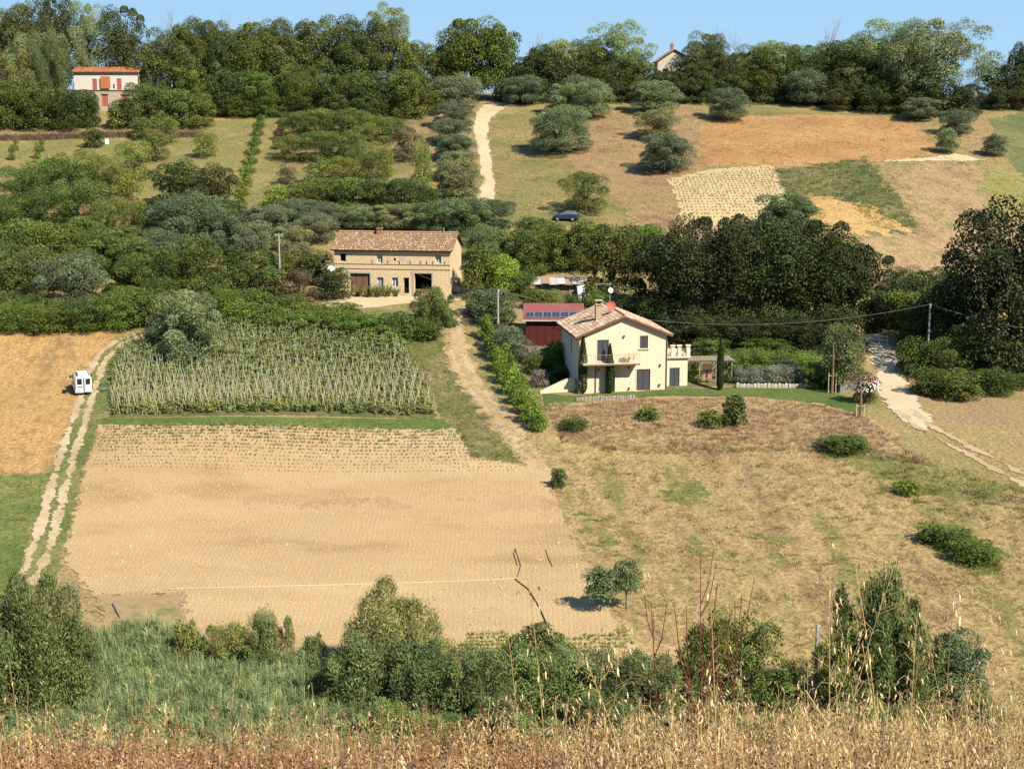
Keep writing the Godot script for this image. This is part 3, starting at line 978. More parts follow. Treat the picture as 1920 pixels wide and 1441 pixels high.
func hill_house() -> void:
	var o := thing("hill_house", "small white upstairs farmhouse with orange roof and red shutters among trees", "house", on_land(Vector2(-81.32, -282.66)), 0.1)
	var W := 11.6
	var H := 7.2
	o.position.y -= 0.2
	var plaster := mat("white plaster", lin(0.72, 0.69, 0.63), 0.95, "fine", 0.4)
	var low := mat("rough plaster", lin(0.60, 0.50, 0.39), 0.95, "wall", 0.4)
	var red := mat("red shutter", lin(0.36, 0.10, 0.085), 0.7)
	var g := Geo.new()
	wall(g, Vector3(0, 3.9, 0), Vector3.RIGHT, W, 3.3, 0.35, [[3.3, 4.15, 0.05, 2.1], [7.75, 8.6, 0.1, 2.15], [7.05, 7.35, 0.3, 1.1]])
	part(o, "wall", g.mesh(), plaster)
	g = Geo.new()
	wall(g, Vector3(0, -1.0, 0), Vector3.RIGHT, W, 4.9, 0.35, [[4.9, 6.0, 2.0, 4.1], [8.6, 9.55, 2.2, 4.0]])
	part(o, "wall", g.mesh(), low)
	g = Geo.new()
	wall(g, Vector3(W, -1.0, 0), Vector3.FORWARD, 7.0, H + 1.0, 0.35, [], 0.0)
	wall(g, Vector3(W, -1.0, -7.0), Vector3.LEFT, W, H + 1.0, 0.35, [])
	wall(g, Vector3(0, -1.0, -7.0), Vector3.BACK, 7.0, H + 1.0, 0.35, [])
	part(o, "wall", g.mesh(), plaster)
	g = Geo.new()
	g.box(Vector3(W / 2, 3.9, 0.06), Vector3(W + 0.1, 0.12, 0.14))
	part(o, "string_course", g.mesh(), mat("iron", lin(0.10, 0.08, 0.07), 0.8))
	shutter_pair(o, Vector3(3.725, 3.95, -0.1), 0.85, 2.05, red)
	shutter_pair(o, Vector3(8.175, 4.0, -0.1), 0.85, 2.05, red)
	shutter_pair(o, Vector3(5.45, 1.0, -0.1), 1.1, 2.1, red)
	shutter_pair(o, Vector3(9.075, 1.2, -0.1), 0.95, 1.8, red)
	box_part(o, "window_pane", Vector3(7.2, 4.6, -0.15), Vector3(0.3, 0.8, 0.03), mat("dark glass", lin(0.03, 0.035, 0.04), 0.15))
	for x in [5.45, 9.075]:
		box_part(o, "lintel", Vector3(x, 3.2 if x < 8 else 3.1, 0.03), Vector3(1.4, 0.16, 0.12), mat("old wood", lin(0.15, 0.09, 0.06), 0.9))
	# orange awning hanging over the doorway
	g = Geo.new()
	for k in 6:
		g.box(Vector3(5.75, 6.25 - k * 0.36, 0.35 + 0.02 * (k % 2)), Vector3(1.75, 0.37, 0.025), Color.WHITE, Basis(Vector3.RIGHT, 0.05))
	part(o, "awning", g.mesh(), mat("awning", lin(0.56, 0.20, 0.075), 0.85, "fine", 0.6))
	rng.seed = 12
	var cols := [Color(0.62, 0.24, 0.10), Color(0.68, 0.29, 0.13), Color(0.56, 0.21, 0.09)]
	tile_roof(o, Vector3(-0.35, H - 0.1, 0.4), Vector3(W + 0.7, 0, 0), Vector3(0, 1.0, -3.9), cols, 0.3, 0.5)
	tile_roof(o, Vector3(-0.35, H - 0.1, -7.4), Vector3(W + 0.7, 0, 0), Vector3(0, 1.0, 3.9), cols, 0.3, 0.5)
	g = Geo.new()
	wall(g, Vector3(W, H, 0), Vector3.FORWARD, 7.0, 0.02, 0.3, [], 0.9)
	part(o, "gable", g.mesh(), plaster)
	g = Geo.new()
	g.tube([Vector3(5.1, H + 0.5, -3), Vector3(5.1, H + 3.2, -3)], [0.03, 0.03], 5)
	part(o, "aerial_mast", g.mesh(), mat("grey metal", lin(0.35, 0.35, 0.34), 0.5))

func ridge_house() -> void:
	var o := thing("ridge_house", "white gabled house on the ridge half hidden behind dark trees", "house", on_land(Vector2(26.17, -296.04)), 0.0)
	var plaster := mat("cream plaster", lin(0.70, 0.64, 0.53), 0.95, "fine", 0.4)
	o.position.z -= 4.0
	o.position.y = land(o.position.x, o.position.z) - 0.2
	var g := Geo.new()
	wall(g, Vector3(2.5, -1, 0), Vector3.RIGHT, 6.6, 8.0, 0.35, [[1.0, 2.0, 5.4, 6.7]], 2.2)
	wall(g, Vector3(2.5, -1, -9), Vector3.BACK, 9.0, 8.0, 0.35, [])
	wall(g, Vector3(9.1, -1, 0), Vector3.FORWARD, 9.0, 8.0, 0.35, [])
	wall(g, Vector3(9.1, -1, -9), Vector3.LEFT, 6.6, 8.0, 0.35, [], 2.2)
	part(o, "wall", g.mesh(), plaster)
	g = Geo.new()
	wall(g, Vector3(9.12, -1, -1.5), Vector3.RIGHT, 7.0, 7.2, 0.35, [])
	wall(g, Vector3(16.12, -1, -1.5), Vector3.FORWARD, 6.0, 7.2, 0.35, [], 1.0)
	wall(g, Vector3(16.12, -1, -7.5), Vector3.LEFT, 7.0, 7.2, 0.35, [])
	part(o, "wing_wall", g.mesh(), plaster)
	box_part(o, "window_pane", Vector3(4.0, 5.05, -0.2), Vector3(1.0, 1.3, 0.04), mat("dark glass", lin(0.03, 0.035, 0.04), 0.15))
	rng.seed = 9
	var cols := [Color(0.45, 0.26, 0.17), Color(0.52, 0.33, 0.22)]
	tile_roof(o, Vector3(2.1, 6.85, 0.35), Vector3(0, 0, -9.7), Vector3(3.7, 2.46, 0), cols, 0.4, 0.6)
	tile_roof(o, Vector3(9.5, 6.85, 0.35), Vector3(0, 0, -9.7), Vector3(-3.7, 2.46, 0), cols, 0.4, 0.6)
	tile_roof(o, Vector3(9.5, 6.05, -1.1), Vector3(7.0, 0, 0), Vector3(0, 1.15, -3.4), cols, 0.4, 0.6)
	for c in [[5.4, 9.3, -2.0, 1.9], [15.0, 7.6, -4.3, 1.5]]:
		var k := Geo.new()
		k.box(Vector3(c[0], c[1], c[2]), Vector3(0.6, c[3], 0.6))
		k.box(Vector3(c[0], c[1] + c[3] * 0.5 + 0.04, c[2]), Vector3(0.8, 0.08, 0.8))
		k.box(Vector3(c[0], c[1] + c[3] * 0.5 + 0.33, c[2]), Vector3(0.45, 0.3, 0.45))
		part(o, "chimney", k.mesh(), mat("red brick", lin(0.42, 0.22, 0.15), 0.95, "fine", 0.7))

func red_shed() -> void:
	var o := thing("red_shed", "dark red wooden shed with six solar panels on its roof", "shed", on_land(Vector2(1.56, -166.51)), -0.02)
	var W := 6.3
	var red := mat("dark red boards", lin(0.10, 0.018, 0.014), 0.75)
	o.position.y = land(o.position.x + 3, o.position.z - 1.0)
	# front boards, darker than the other walls: their shade is put into the colour
	for k in 21:
		box_part(o, "board", Vector3(0.15 + k * 0.3, 1.25, 0), Vector3(0.29, 3.1, 0.05), mat("dark red boards %d" % (k % 3), lin(0.075, 0.013, 0.011) * [1.0, 0.85, 1.2][k % 3], 0.75))
	var g := Geo.new()
	wall(g, Vector3(W, -0.6, -0.03), Vector3.FORWARD, 5.0, 3.6, 0.06, [])
	wall(g, Vector3(W, -0.6, -5.0), Vector3.LEFT, W, 4.3, 0.06, [])
	wall(g, Vector3(0, -0.6, -5.0), Vector3.BACK, 4.97, 3.6, 0.06, [])
	part(o, "wall", g.mesh(), red)
	var up := Vector3(0, 1.15, -5.6)
	var s := up.normalized()
	var n := Vector3.RIGHT.cross(s)
	var e0 := Vector3(-0.35, 2.72, 0.35)
	var r := Geo.new()
	r.hexa([e0, e0 + Vector3.RIGHT * (W + 0.7), e0 + Vector3.RIGHT * (W + 0.7) + up, e0 + up, e0 + n * 0.09, e0 + Vector3.RIGHT * (W + 0.7) + n * 0.09, e0 + Vector3.RIGHT * (W + 0.7) + up + n * 0.09, e0 + up + n * 0.09])
	for k in 24:
		var b := e0 + Vector3.RIGHT * (0.15 + k * 0.29) + n * 0.105
		r.box(b + up * 0.5, Vector3(0.04, 0.03, 5.7), Color.WHITE, Basis(Vector3.RIGHT, n, -s))
	part(o, "roof", r.mesh(), mat("red sheet roof", lin(0.24, 0.075, 0.07), 0.7))
	var gt := Geo.new()
	gt.tube([e0 + Vector3(0, -0.02, 0.06), e0 + Vector3(W + 0.7, -0.02, 0.06)], [0.07, 0.07], 6)
	part(o, "gutter", gt.mesh(), mat("pale metal", lin(0.48, 0.44, 0.42), 0.5))
	for k in 6:
		var c := e0 + Vector3.RIGHT * (0.8 + k * 0.98) + s * 1.5 + n * 0.19
		var p := Geo.new()
		var b := Basis(Vector3.RIGHT, n, -s)
		p.box(c, Vector3(0.93, 0.035, 1.75), Color.WHITE, b)
		var pan := part(o, "solar_panel", p.mesh(), mat("panel frame", lin(0.30, 0.31, 0.33), 0.4))
		for i in 2:
			for j in 4:
				var q := Geo.new()
				q.box(c + Vector3.RIGHT * (i - 0.5) * 0.44 + s * (j - 1.5) * 0.42 + n * 0.022, Vector3(0.42, 0.006, 0.4), Color.WHITE, b)
				part(pan, "cell", q.mesh(), mat("solar cell", lin(0.025, 0.032, 0.05), 0.15))

func tool_shed() -> void:
	var o := thing("tool_shed", "ramshackle low shed with patched sheet roof and a white panel door", "shed", on_land(Vector2(2.90, -183.20)), 0.0)
	o.position.y = land(o.position.x + 3, o.position.z) - 0.1
	rng.seed = 50
	for k in 16:
		box_part(o, "plank", Vector3(0.15 + k * 0.3, 1.2, 0), Vector3(0.28, 2.6, 0.05), mat("grey plank %d" % (k % 3), [lin(0.20, 0.15, 0.10), lin(0.16, 0.12, 0.085), lin(0.24, 0.19, 0.14)][k % 3], 0.95))
	var g := Geo.new()
	wall(g, Vector3(4.9, -0.5, -0.03), Vector3.FORWARD, 3.4, 2.9, 0.06, [])
	wall(g, Vector3(4.9, -0.5, -3.4), Vector3.LEFT, 4.9, 3.2, 0.06, [])
	wall(g, Vector3(0, -0.5, -3.4), Vector3.BACK, 3.37, 2.9, 0.06, [])
	part(o, "wall", g.mesh(), mat("grey plank 0", lin(0.2, 0.15, 0.1), 0.95))
	for k in 6:
		var y := 2.55 + rng.randf_range(-0.06, 0.14)
		box_part(o, "roof_sheet", Vector3(0.3 + k * 0.95, y + 0.1, -1.5), Vector3(1.05, 0.05, 4.2), mat("roof sheet %d" % (k % 3), [lin(0.62, 0.58, 0.54), lin(0.40, 0.27, 0.19), lin(0.55, 0.52, 0.47)][k % 3], 0.8, "fine", 0.5), Basis(Vector3.RIGHT, 0.1) * Basis(Vector3.BACK, rng.randf_range(-0.06, 0.06)))
	box_part(o, "door_panel", Vector3(5.75, 1.35, 0.3), Vector3(1.3, 1.9, 0.06), mat("white panel", lin(0.55, 0.60, 0.66), 0.6), Basis(Vector3.UP, 0.5) * Basis(Vector3.BACK, 0.12))
	box_part(o, "door_panel", Vector3(5.6, 2.75, -0.3), Vector3(1.7, 0.06, 0.9), mat("white panel", lin(0.55, 0.60, 0.66), 0.6), Basis(Vector3.BACK, 0.3))
	for x in [5.15, 6.3]:
		var p := Geo.new()
		p.tube([Vector3(x, -0.5, 0.25), Vector3(x, 2.7, 0.25)], [0.06, 0.05], 6)
		part(o, "post", p.mesh(), mat("old wood", lin(0.15, 0.09, 0.06), 0.9))

# ------------------------------------------------------------------ vehicles
func loft(g: Geo, stations: Array, side := 4) -> void:
	# stations: [z, half width below, half width above, y0, y1]; each a rounded section
	var rings := []
	for s in stations:
		var ring := []
		var prof := [[0.86, 0.0], [1.0, 0.07], [1.0, 0.42], [0.985, 0.55], [0.0, 0.9], [-1.0, 1.0]]
		for q in [[0.85, 0.0, 0], [1.0, 0.08, 0], [1.0, 0.5, 0], [1.0, 0.88, 1], [0.86, 0.985, 1], [0.45, 1.0, 1]]:
			var hw: float = lerp(float(s[1]), float(s[2]), q[1])
			ring.append(Vector3(hw * q[0], lerp(float(s[3]), float(s[4]), q[1]), s[0]))
		var m := ring.duplicate()
		m.reverse()
		for p in m:
			ring.append(Vector3(-p.x, p.y, p.z))
		rings.append(ring)
	for i in rings.size() - 1:
		var k: int = rings[i].size()
		for j in k:
			var e := (j + 1) % k
			g.quad(rings[i][j], rings[i + 1][j], rings[i + 1][e], rings[i][e])
	for cap in [0, rings.size() - 1]:
		var r: Array = rings[cap]
		for j in range(1, r.size() - 1):
			if cap == 0:
				g.tri(r[0], r[j], r[j + 1])
			else:
				g.tri(r[0], r[j + 1], r[j])

func wheel(parent: Node, at: Vector3, r: float, w: float) -> void:
	var o := Node3D.new()
	o.name = "wheel"
	parent.add_child(o, true)
	o.position = at
	var g := Geo.new()
	g.tube([Vector3(-w / 2, 0, 0), Vector3(-w / 2 + 0.03, 0, 0), Vector3(w / 2 - 0.03, 0, 0), Vector3(w / 2, 0, 0)], [r * 0.9, r, r, r * 0.9], 20)
	part(o, "tyre", g.mesh(), mat("tyre", lin(0.02, 0.02, 0.02), 0.9))
	g = Geo.new()
	g.tube([Vector3(-w / 2 - 0.008, 0, 0), Vector3(w / 2 + 0.008, 0, 0)], [r * 0.58, r * 0.58], 16)
	part(o, "rim", g.mesh(), mat("rim", lin(0.30, 0.30, 0.30), 0.5))

func van() -> void:
	var at := on_land(Vector2(-44.08, -150.93))
	var o := thing("delivery_van", "white panel van on the dirt track with one rear door ajar", "van", at, 0.37)
	# it climbs the slope
	var ahead := land(at.x - 1.0, at.z - 2.6) - at.y
	o.rotation.x = atan2(ahead, 2.8)
	var white := mat("van white", lin(0.78, 0.79, 0.80), 0.35)
	mats["van white"].clearcoat_enabled = true
	mats["van white"].clearcoat = 0.5
	var g := Geo.new()
	loft(g, [[0.0, 0.86, 0.77, 0.34, 1.97], [-0.12, 0.9, 0.79, 0.32, 2.02], [-2.1, 0.9, 0.79, 0.32, 2.03], [-2.75, 0.9, 0.76, 0.32, 1.95], [-3.35, 0.9, 0.8, 0.32, 1.22], [-4.0, 0.86, 0.78, 0.34, 0.98], [-4.15, 0.78, 0.74, 0.38, 0.85]])
	part(o, "body", g.mesh(), white)
	var seal := mat("black rubber", lin(0.015, 0.015, 0.016), 0.6)
	box_part(o, "door_opening", Vector3(0.14, 1.1, 0.012), Vector3(0.30, 1.45, 0.02), seal)
	# rear doors: the one on the kerb side closed, the other swung a little way open on its outer hinge
	var glass := mat("van glass", lin(0.02, 0.025, 0.027), 0.08)
	for s in [-1.0, 1.0]:
		var hinge := Node3D.new()
		hinge.name = "rear_door"
		o.add_child(hinge, true)
		hinge.position = Vector3(s * 0.8, 0.44, 0.03)
		if s > 0:
			hinge.rotation.y = 0.24
		var d := Geo.new()
		d.hexa([Vector3(0, 0, 0.05), Vector3(-s * 0.75, 0, 0.05), Vector3(-s * 0.75, 0, 0), Vector3(0, 0, 0), Vector3(-s * 0.06, 1.45, 0.05), Vector3(-s * 0.74, 1.47, 0.05), Vector3(-s * 0.74, 1.47, 0), Vector3(-s * 0.06, 1.45, 0)])
		part(hinge, "door_skin", d.mesh(), white)
		box_part(hinge, "window", Vector3(-s * 0.4, 1.06, 0.056), Vector3(0.5, 0.62, 0.012), glass)
		box_part(hinge, "handle", Vector3(-s * 0.64, 0.62, 0.07), Vector3(0.07, 0.05, 0.04), seal)
		if s < 0:
			box_part(hinge, "plate_recess", Vector3(-s * 0.4, 0.5, 0.056), Vector3(0.52, 0.12, 0.012), mat("recess", lin(0.08, 0.09, 0.10), 0.5))
	for s in [-1.0, 1.0]:
		box_part(o, "tail_light", Vector3(s * 0.845, 0.85, 0.02), Vector3(0.09, 0.36, 0.05), mat("tail lens", lin(0.12, 0.02, 0.02), 0.25))
		box_part(o, "side_window", Vector3(s * 0.853, 1.5, -2.5), Vector3(0.03, 0.5, 0.8), glass)
		box_part(o, "side_trim", Vector3(s * 0.892, 1.02, -1.3), Vector3(0.03, 0.07, 1.8), seal)
		box_part(o, "mirror", Vector3(s * 1.02, 1.35, -2.95), Vector3(0.2, 0.26, 0.12), seal)
		for z in [-0.72, -3.32]:
			wheel(o, Vector3(s * 0.8, 0.31, z), 0.31, 0.2)
		box_part(o, "roof_rail", Vector3(s * 0.62, 2.05, -1.15), Vector3(0.04, 0.05, 1.9), seal)
	box_part(o, "roof_strip", Vector3(-0.52, 2.06, -1.1), Vector3(0.17, 0.05, 1.7), mat("roof strip", lin(0.13, 0.05, 0.035), 0.8))  # dark brown strip running lengthwise along one edge of the roof
	box_part(o, "bumper", Vector3(0, 0.42, 0.05), Vector3(1.7, 0.2, 0.12), mat("bumper", lin(0.42, 0.43, 0.45), 0.5))
	box_part(o, "windscreen", Vector3(0, 1.6, -3.05), Vector3(1.4, 0.75, 0.02), glass, Basis(Vector3.RIGHT, 0.7))

func parked_car() -> void:
	var at := on_land(Vector2(9.62, -216.15))
	var o := thing("parked_car", "small dark blue car parked in the shade of the hillside tree", "car", at, 1.35)
	var m := mat("car blue", lin(0.03, 0.04, 0.07), 0.25)
	var g := Geo.new()
	loft(g, [[0.0, 0.72, 0.66, 0.42, 0.85], [-0.15, 0.8, 0.76, 0.3, 0.98], [-1.1, 0.82, 0.78, 0.26, 1.0], [-2.9, 0.82, 0.78, 0.26, 0.95], [-3.5, 0.78, 0.72, 0.3, 0.82], [-3.65, 0.68, 0.62, 0.4, 0.7]])
	part(o, "body", g.mesh(), m)
	g = Geo.new()
	loft(g, [[-0.12, 0.72, 0.55, 0.95, 1.1], [-0.55, 0.76, 0.58, 0.95, 1.46], [-1.6, 0.76, 0.6, 0.95, 1.5], [-2.7, 0.74, 0.56, 0.9, 1.05]])
	part(o, "cabin", g.mesh(), mat("car glass", lin(0.10, 0.15, 0.16), 0.1))
	g = Geo.new()
	g.box(Vector3(0, 1.5, -1.1), Vector3(1.12, 0.04, 1.15))
	part(o, "roof", g.mesh(), m)
	for s in [-1.0, 1.0]:
		for z in [-0.75, -2.95]:
			wheel(o, Vector3(s * 0.74, 0.29, z), 0.29, 0.18)
		box_part(o, "headlight", Vector3(s * 0.5, 0.66, -3.6), Vector3(0.25, 0.12, 0.06), mat("lens", lin(0.5, 0.52, 0.55), 0.15))

# ------------------------------------------------------------------ poles, fences, garden things
func pole(label: String, p: Vector2, h: float, arm: bool) -> Vector3:
	var o := thing("utility_pole", label, "pole", on_land(p), 0.0)
	var g := Geo.new()
	g.tube([Vector3(0, -0.5, 0), Vector3(0, h, 0)], [0.14, 0.09], 9)
	part(o, "shaft", g.mesh(), mat("concrete pole", lin(0.46, 0.45, 0.43), 0.9, "fine", 0.6))
	if arm:
		g = Geo.new()
		g.box(Vector3(0, h - 0.25, 0), Vector3(1.1, 0.08, 0.08))
		part(o, "crossarm", g.mesh(), mat("grey metal", lin(0.35, 0.35, 0.34), 0.5))
	for x in ([-0.45, 0.45] if arm else [0.12]):
		g = Geo.new()
		g.tube([Vector3(x, h - 0.22, 0), Vector3(x, h - 0.12, 0), Vector3(x, h - 0.02, 0)], [0.03, 0.06, 0.03], 7)
		part(o, "insulator", g.mesh(), mat("insulator", lin(0.55, 0.56, 0.56), 0.3))
	return o.position + Vector3(0, h - 0.05, 0)

func wire(label: String, a: Vector3, b: Vector3, sag: float, r := 0.018) -> void:
	var g := Geo.new()
	var pts := []
	var rad := []
	for k in 25:
		var t := k / 24.0
		pts.append(a.lerp(b, t) - a - Vector3.UP * sag * 4.0 * t * (1.0 - t))
		rad.append(r)
	g.tube(pts, rad, 5)
	single("power_line", g, mat("cable", lin(0.22, 0.22, 0.21), 0.6), label, "cable", "", a)

func stone_mesh(seed: int) -> ArrayMesh:
	rng.seed = seed
	var g := Geo.new()
	var p := []
	for y in [-0.5, 0.5]:
		for s in [[-0.5, 0.5], [0.5, 0.5], [0.5, -0.5], [-0.5, -0.5]]:
			p.append(Vector3(s[0] * rng.randf_range(0.65, 1.0), y * rng.randf_range(0.7, 1.0), s[1] * rng.randf_range(0.65, 1.0)))
	g.hexa(p)
	g.tri(p[4], p[5], (p[4] + p[5] + p[6] + p[7]) * 0.25 + Vector3.UP * 0.12)
	g.tri(p[5], p[6], (p[4] + p[5] + p[6] + p[7]) * 0.25 + Vector3.UP * 0.12)
	g.tri(p[6], p[7], (p[4] + p[5] + p[6] + p[7]) * 0.25 + Vector3.UP * 0.12)
	g.tri(p[7], p[4], (p[4] + p[5] + p[6] + p[7]) * 0.25 + Vector3.UP * 0.12)
	return g.mesh()

func garden_wall(label: String, a: Vector2, b: Vector2, h: float, count: int, col: Color) -> void:
	var o := thing("garden_wall", label, "wall", on_land(a))
	var ms := [stone_mesh(1), stone_mesh(2), stone_mesh(3)]
	rng.seed = int(a.x * 7)
	for k in count:
		var t := (k + 0.5) / count
		var p := a.lerp(b, t)
		var l := a.distance_to(b) / count
		var s := part(o, "stone", ms[k % 3], mat("stones %s %d" % [col.to_html(), k % 3], col * [1.0, 0.86, 1.1][k % 3], 0.95, "fine", 0.8), on_land(p, h * 0.3) - o.position)
		var v := b - a
		s.basis = Basis(Vector3.UP, -atan2(v.y, v.x) + rng.randf_range(-0.15, 0.15)).scaled_local(Vector3(l * 1.04, h * rng.randf_range(0.8, 1.25), 0.4))

func stone_pile() -> void:
	var o := thing("stone_pile", "heap of loose pale stones against the corner of the old farmhouse", "stone pile", on_land(Vector2(-6.93, -189.28)))
	var ms := [stone_mesh(11), stone_mesh(12), stone_mesh(13)]
	rng.seed = 70
	for k in 90:
		var r := sqrt(rng.randf())
		var a := rng.randf() * TAU
		var y := (1.0 - r) * 1.9 * rng.randf_range(0.75, 1.0) + 0.1
		var s := part(o, "stone", ms[k % 3], mat("rubble %d" % (k % 3), [lin(0.55, 0.47, 0.38), lin(0.46, 0.38, 0.30), lin(0.62, 0.55, 0.47)][k % 3], 0.95), Vector3(cos(a) * r * 1.15, y, sin(a) * r * 0.9 + 0.3))
		s.basis = Basis.from_euler(Vector3(rng.randf() * 3, rng.randf() * 3, rng.randf() * 3)).scaled_local(Vector3(0.34, 0.24, 0.3) * rng.randf_range(0.8, 1.4))

func bean_rows() -> void:
	var outline := to_poly([-39.4, -143.5, -42.9, -158.0, -42.9, -164.7, -38.7, -170.2, -28.4, -171.4, -19.7, -170.6, -13.6, -167.6, -11.0, -160.0, -8.9, -152.6, -7.6, -143.8])
	var cm := Geo.new()
	cm.tube([Vector3(0, -0.1, 0), Vector3(0, 1.1, 0.01), Vector3(0, 2.25, 0)], [0.026, 0.022, 0.013], 5)
	var cane := cm.mesh()
	var tones := []
	for k in 5:
		tones.append(mat("cane %d" % k, [lin(0.46, 0.43, 0.30), lin(0.52, 0.50, 0.38), lin(0.40, 0.37, 0.24), lin(0.48, 0.50, 0.42), lin(0.50, 0.41, 0.24)][k], 0.85))
	rng.seed = 404
	var lo := Vector2(1e9, 1e9)
	var hi := -lo
	for p in outline:
		lo = lo.min(p)
		hi = hi.max(p)
	var spots := []
	var greens := []
	var z := hi.y
	while z > lo.y:
		var x := lo.x
		while x < hi.x:
			var p := Vector2(x + rng.randf_range(-0.2, 0.2), z + rng.randf_range(-0.12, 0.12))
			if Geometry2D.is_point_in_polygon(p, outline):
				spots.append(p)
			x += 0.86
		x = lo.x
		while x < hi.x:
			var p := Vector2(x, z + rng.randfn() * 0.28)
			if Geometry2D.is_point_in_polygon(p, outline):
				var far := smoothstep(hi.y - 4.0, lo.y + 8.0, z)
				for up in 2:
					var h: float = rng.randf_range(0.2, 1.0) * lerpf(0.8, 2.15, far)
					var s := rng.randf_range(0.5, 0.85)
					var col := ramp(noise.get_noise_2d(p.x * 20.0, p.y * 20.0) + 0.5 + rng.randf_range(-0.3, 0.3), [Color(0.12, 0.15, 0.045), Color(0.155, 0.205, 0.055), Color(0.21, 0.26, 0.065)])
					if rng.randf() < 0.13 - far * 0.08:
						col = Color(0.27, 0.23, 0.08)
					greens.append([Transform3D(Basis(Vector3.UP, rng.randf() * TAU).scaled(Vector3(s, s * 0.9, s)), on_land(p, h - 0.25)), jitter(col, 0.25)])
			x += 0.21
		z -= 1.15
	var others := []
	for k in spots.size():
		var p: Vector2 = spots[k]
		var lean := rng.randf_range(0.12, 0.24)
		var hgt := rng.randf_range(0.9, 1.12)
		var cross := rng.randf_range(-0.15, 0.15)
		var half := 0.24
		var b0 := Basis(Vector3.BACK, -lean) * Basis(Vector3.RIGHT, cross)
		var b1 := Basis(Vector3.BACK, lean * rng.randf_range(0.7, 1.3)) * Basis(Vector3.RIGHT, -cross)
		if k < 300:
			var o := thing("bean_cane_frame", "pair of crossed bean canes in the staked vegetable plot", "plant support", on_land(p), 0.0, "crossed bean canes nearest the tilled soil")
			for e in [[b0, -half], [b1, half]]:
				var c := part(o, "cane", cane, tones[rng.randi() % 5], Vector3(e[1], 0, 0))
				c.basis = (e[0] as Basis).scaled_local(Vector3(1, hgt, 1))
		else:
			for e in [[b0, -half], [b1, half]]:
				others.append([Transform3D((e[0] as Basis).scaled_local(Vector3(1, hgt, 1)), on_land(p) + Vector3(e[1], 0, 0)), [Color(0.46, 0.43, 0.30), Color(0.54, 0.52, 0.40), Color(0.50, 0.52, 0.44)][rng.randi() % 3]])
	scatter("bean_canes", "crossed bean canes filling the back of the staked plot", "plant supports", cane, mat("cane far", lin(1, 1, 1), 0.85, "", 1.0, true), others)
	scatter("bean_plants", "climbing bean plants growing in rows between the canes", "bean plants", clump_mesh(26, 0.12, 6), leaf_mat("bean leaf", Color(1, 1, 1), 0.3), greens)

func clump_mesh(leaves: int, size: float, seed: int, asp := 0.7) -> ArrayMesh:
	# a loose ball of leaves half a metre across
	rng.seed = seed
	var g := Geo.new()
	for i in leaves:
		var d := Vector3(rng.randfn(), rng.randfn(), rng.randfn()).normalized()
		var p := d * 0.5 * pow(rng.randf(), 0.4) + Vector3.UP * 0.4
		var nn := (d + Vector3.UP * 0.6 + Vector3(rng.randfn(), rng.randfn(), rng.randfn()) * 0.4).normalized()
		var a := nn.cross(Vector3(rng.randfn(), rng.randfn(), rng.randfn())).normalized()
		var s := nn.cross(a)
		var l := size * rng.randf_range(0.7, 1.4)
		g.quad(p - a * l, p - s * l * asp, p + a * l, p + s * l * asp, jitter(Color(1, 1, 1), 0.25))
	return g.mesh()

func seedlings() -> void:
	var rows := []
	rng.seed = 17
	var area := to_poly([-39.3, -139.7, -5.1, -139.4, -2.7, -131.9, 1.2, -130.7, 1.9, -129.4, -37.3, -128.6])
	var lo := Vector2(1e9, 1e9)
	var hi := -lo
	for p in area:
		lo = lo.min(p)
		hi = hi.max(p)
	var z := hi.y
	var row := 0
	while z > lo.y:
		var x := lo.x + rng.randf()
		var share := smoothstep(hi.y, lo.y, z)
		while x < hi.x:
			var p := Vector2(x, z + rng.randfn() * 0.06)
			x += rng.randf_range(0.32, 0.5) - share * 0.1
			if rng.randf() < 0.12 or not Geometry2D.is_point_in_polygon(p, area):
				continue
			var s := rng.randf_range(0.10, 0.2) * (0.8 + share * 0.9)
			rows.append([Transform3D(Basis(Vector3.UP, rng.randf() * TAU).scaled(Vector3(s * 1.3, s, s * 1.3)), on_land(p, 0.05)), jitter(Color(0.11, 0.135, 0.055), 0.35)])
		z -= 0.78
		row += 1
	var far := to_poly([24.6, -234.2, 40.9, -240.2, 40.7, -224.8, 35.3, -215.4, 25.0, -215.7])
	lo = Vector2(1e9, 1e9)
	hi = -lo
	for p in far:
		lo = lo.min(p)
		hi = hi.max(p)
	z = hi.y
	while z > lo.y:
		var x := lo.x
		while x < hi.x:
			var p := Vector2(x + rng.randfn() * 0.08, z + rng.randfn() * 0.08)
			x += 0.6
			if Geometry2D.is_point_in_polygon(p, far):
				rows.append([Transform3D(Basis(Vector3.UP, rng.randf() * TAU).scaled(Vector3.ONE * 0.3), on_land(p, 0.02)), jitter(Color(0.10, 0.12, 0.05), 0.3)])
		z -= 1.15
	var low := to_poly([-3.3, -94.2, -2.9, -96.3, 0.0, -95.8, 3.6, -95.2, 7.6, -96.0, 8.1, -94.1, 5.5, -92.0, -2.1, -92.4])
	lo = Vector2(1e9, 1e9)
	hi = -lo
	for p in low:
		lo = lo.min(p)
		hi = hi.max(p)
	z = hi.y
	while z > lo.y:
		var x := lo.x
		while x < hi.x:
			var p := Vector2(x + rng.randfn() * 0.05, z + rng.randfn() * 0.05)
			x += 0.34
			if Geometry2D.is_point_in_polygon(p, low):
				rows.append([Transform3D(Basis(Vector3.UP, rng.randf() * TAU).scaled(Vector3.ONE * rng.randf_range(0.28, 0.42)), on_land(p, 0.02)), jitter(Color(0.20, 0.23, 0.06), 0.25)])
		z -= 0.55
	scatter("seedlings", "small green seedlings in rows on bare tilled soil", "seedlings", clump_mesh(14, 0.2, 8), leaf_mat("seedling", Color(1, 1, 1), 0.25), rows)

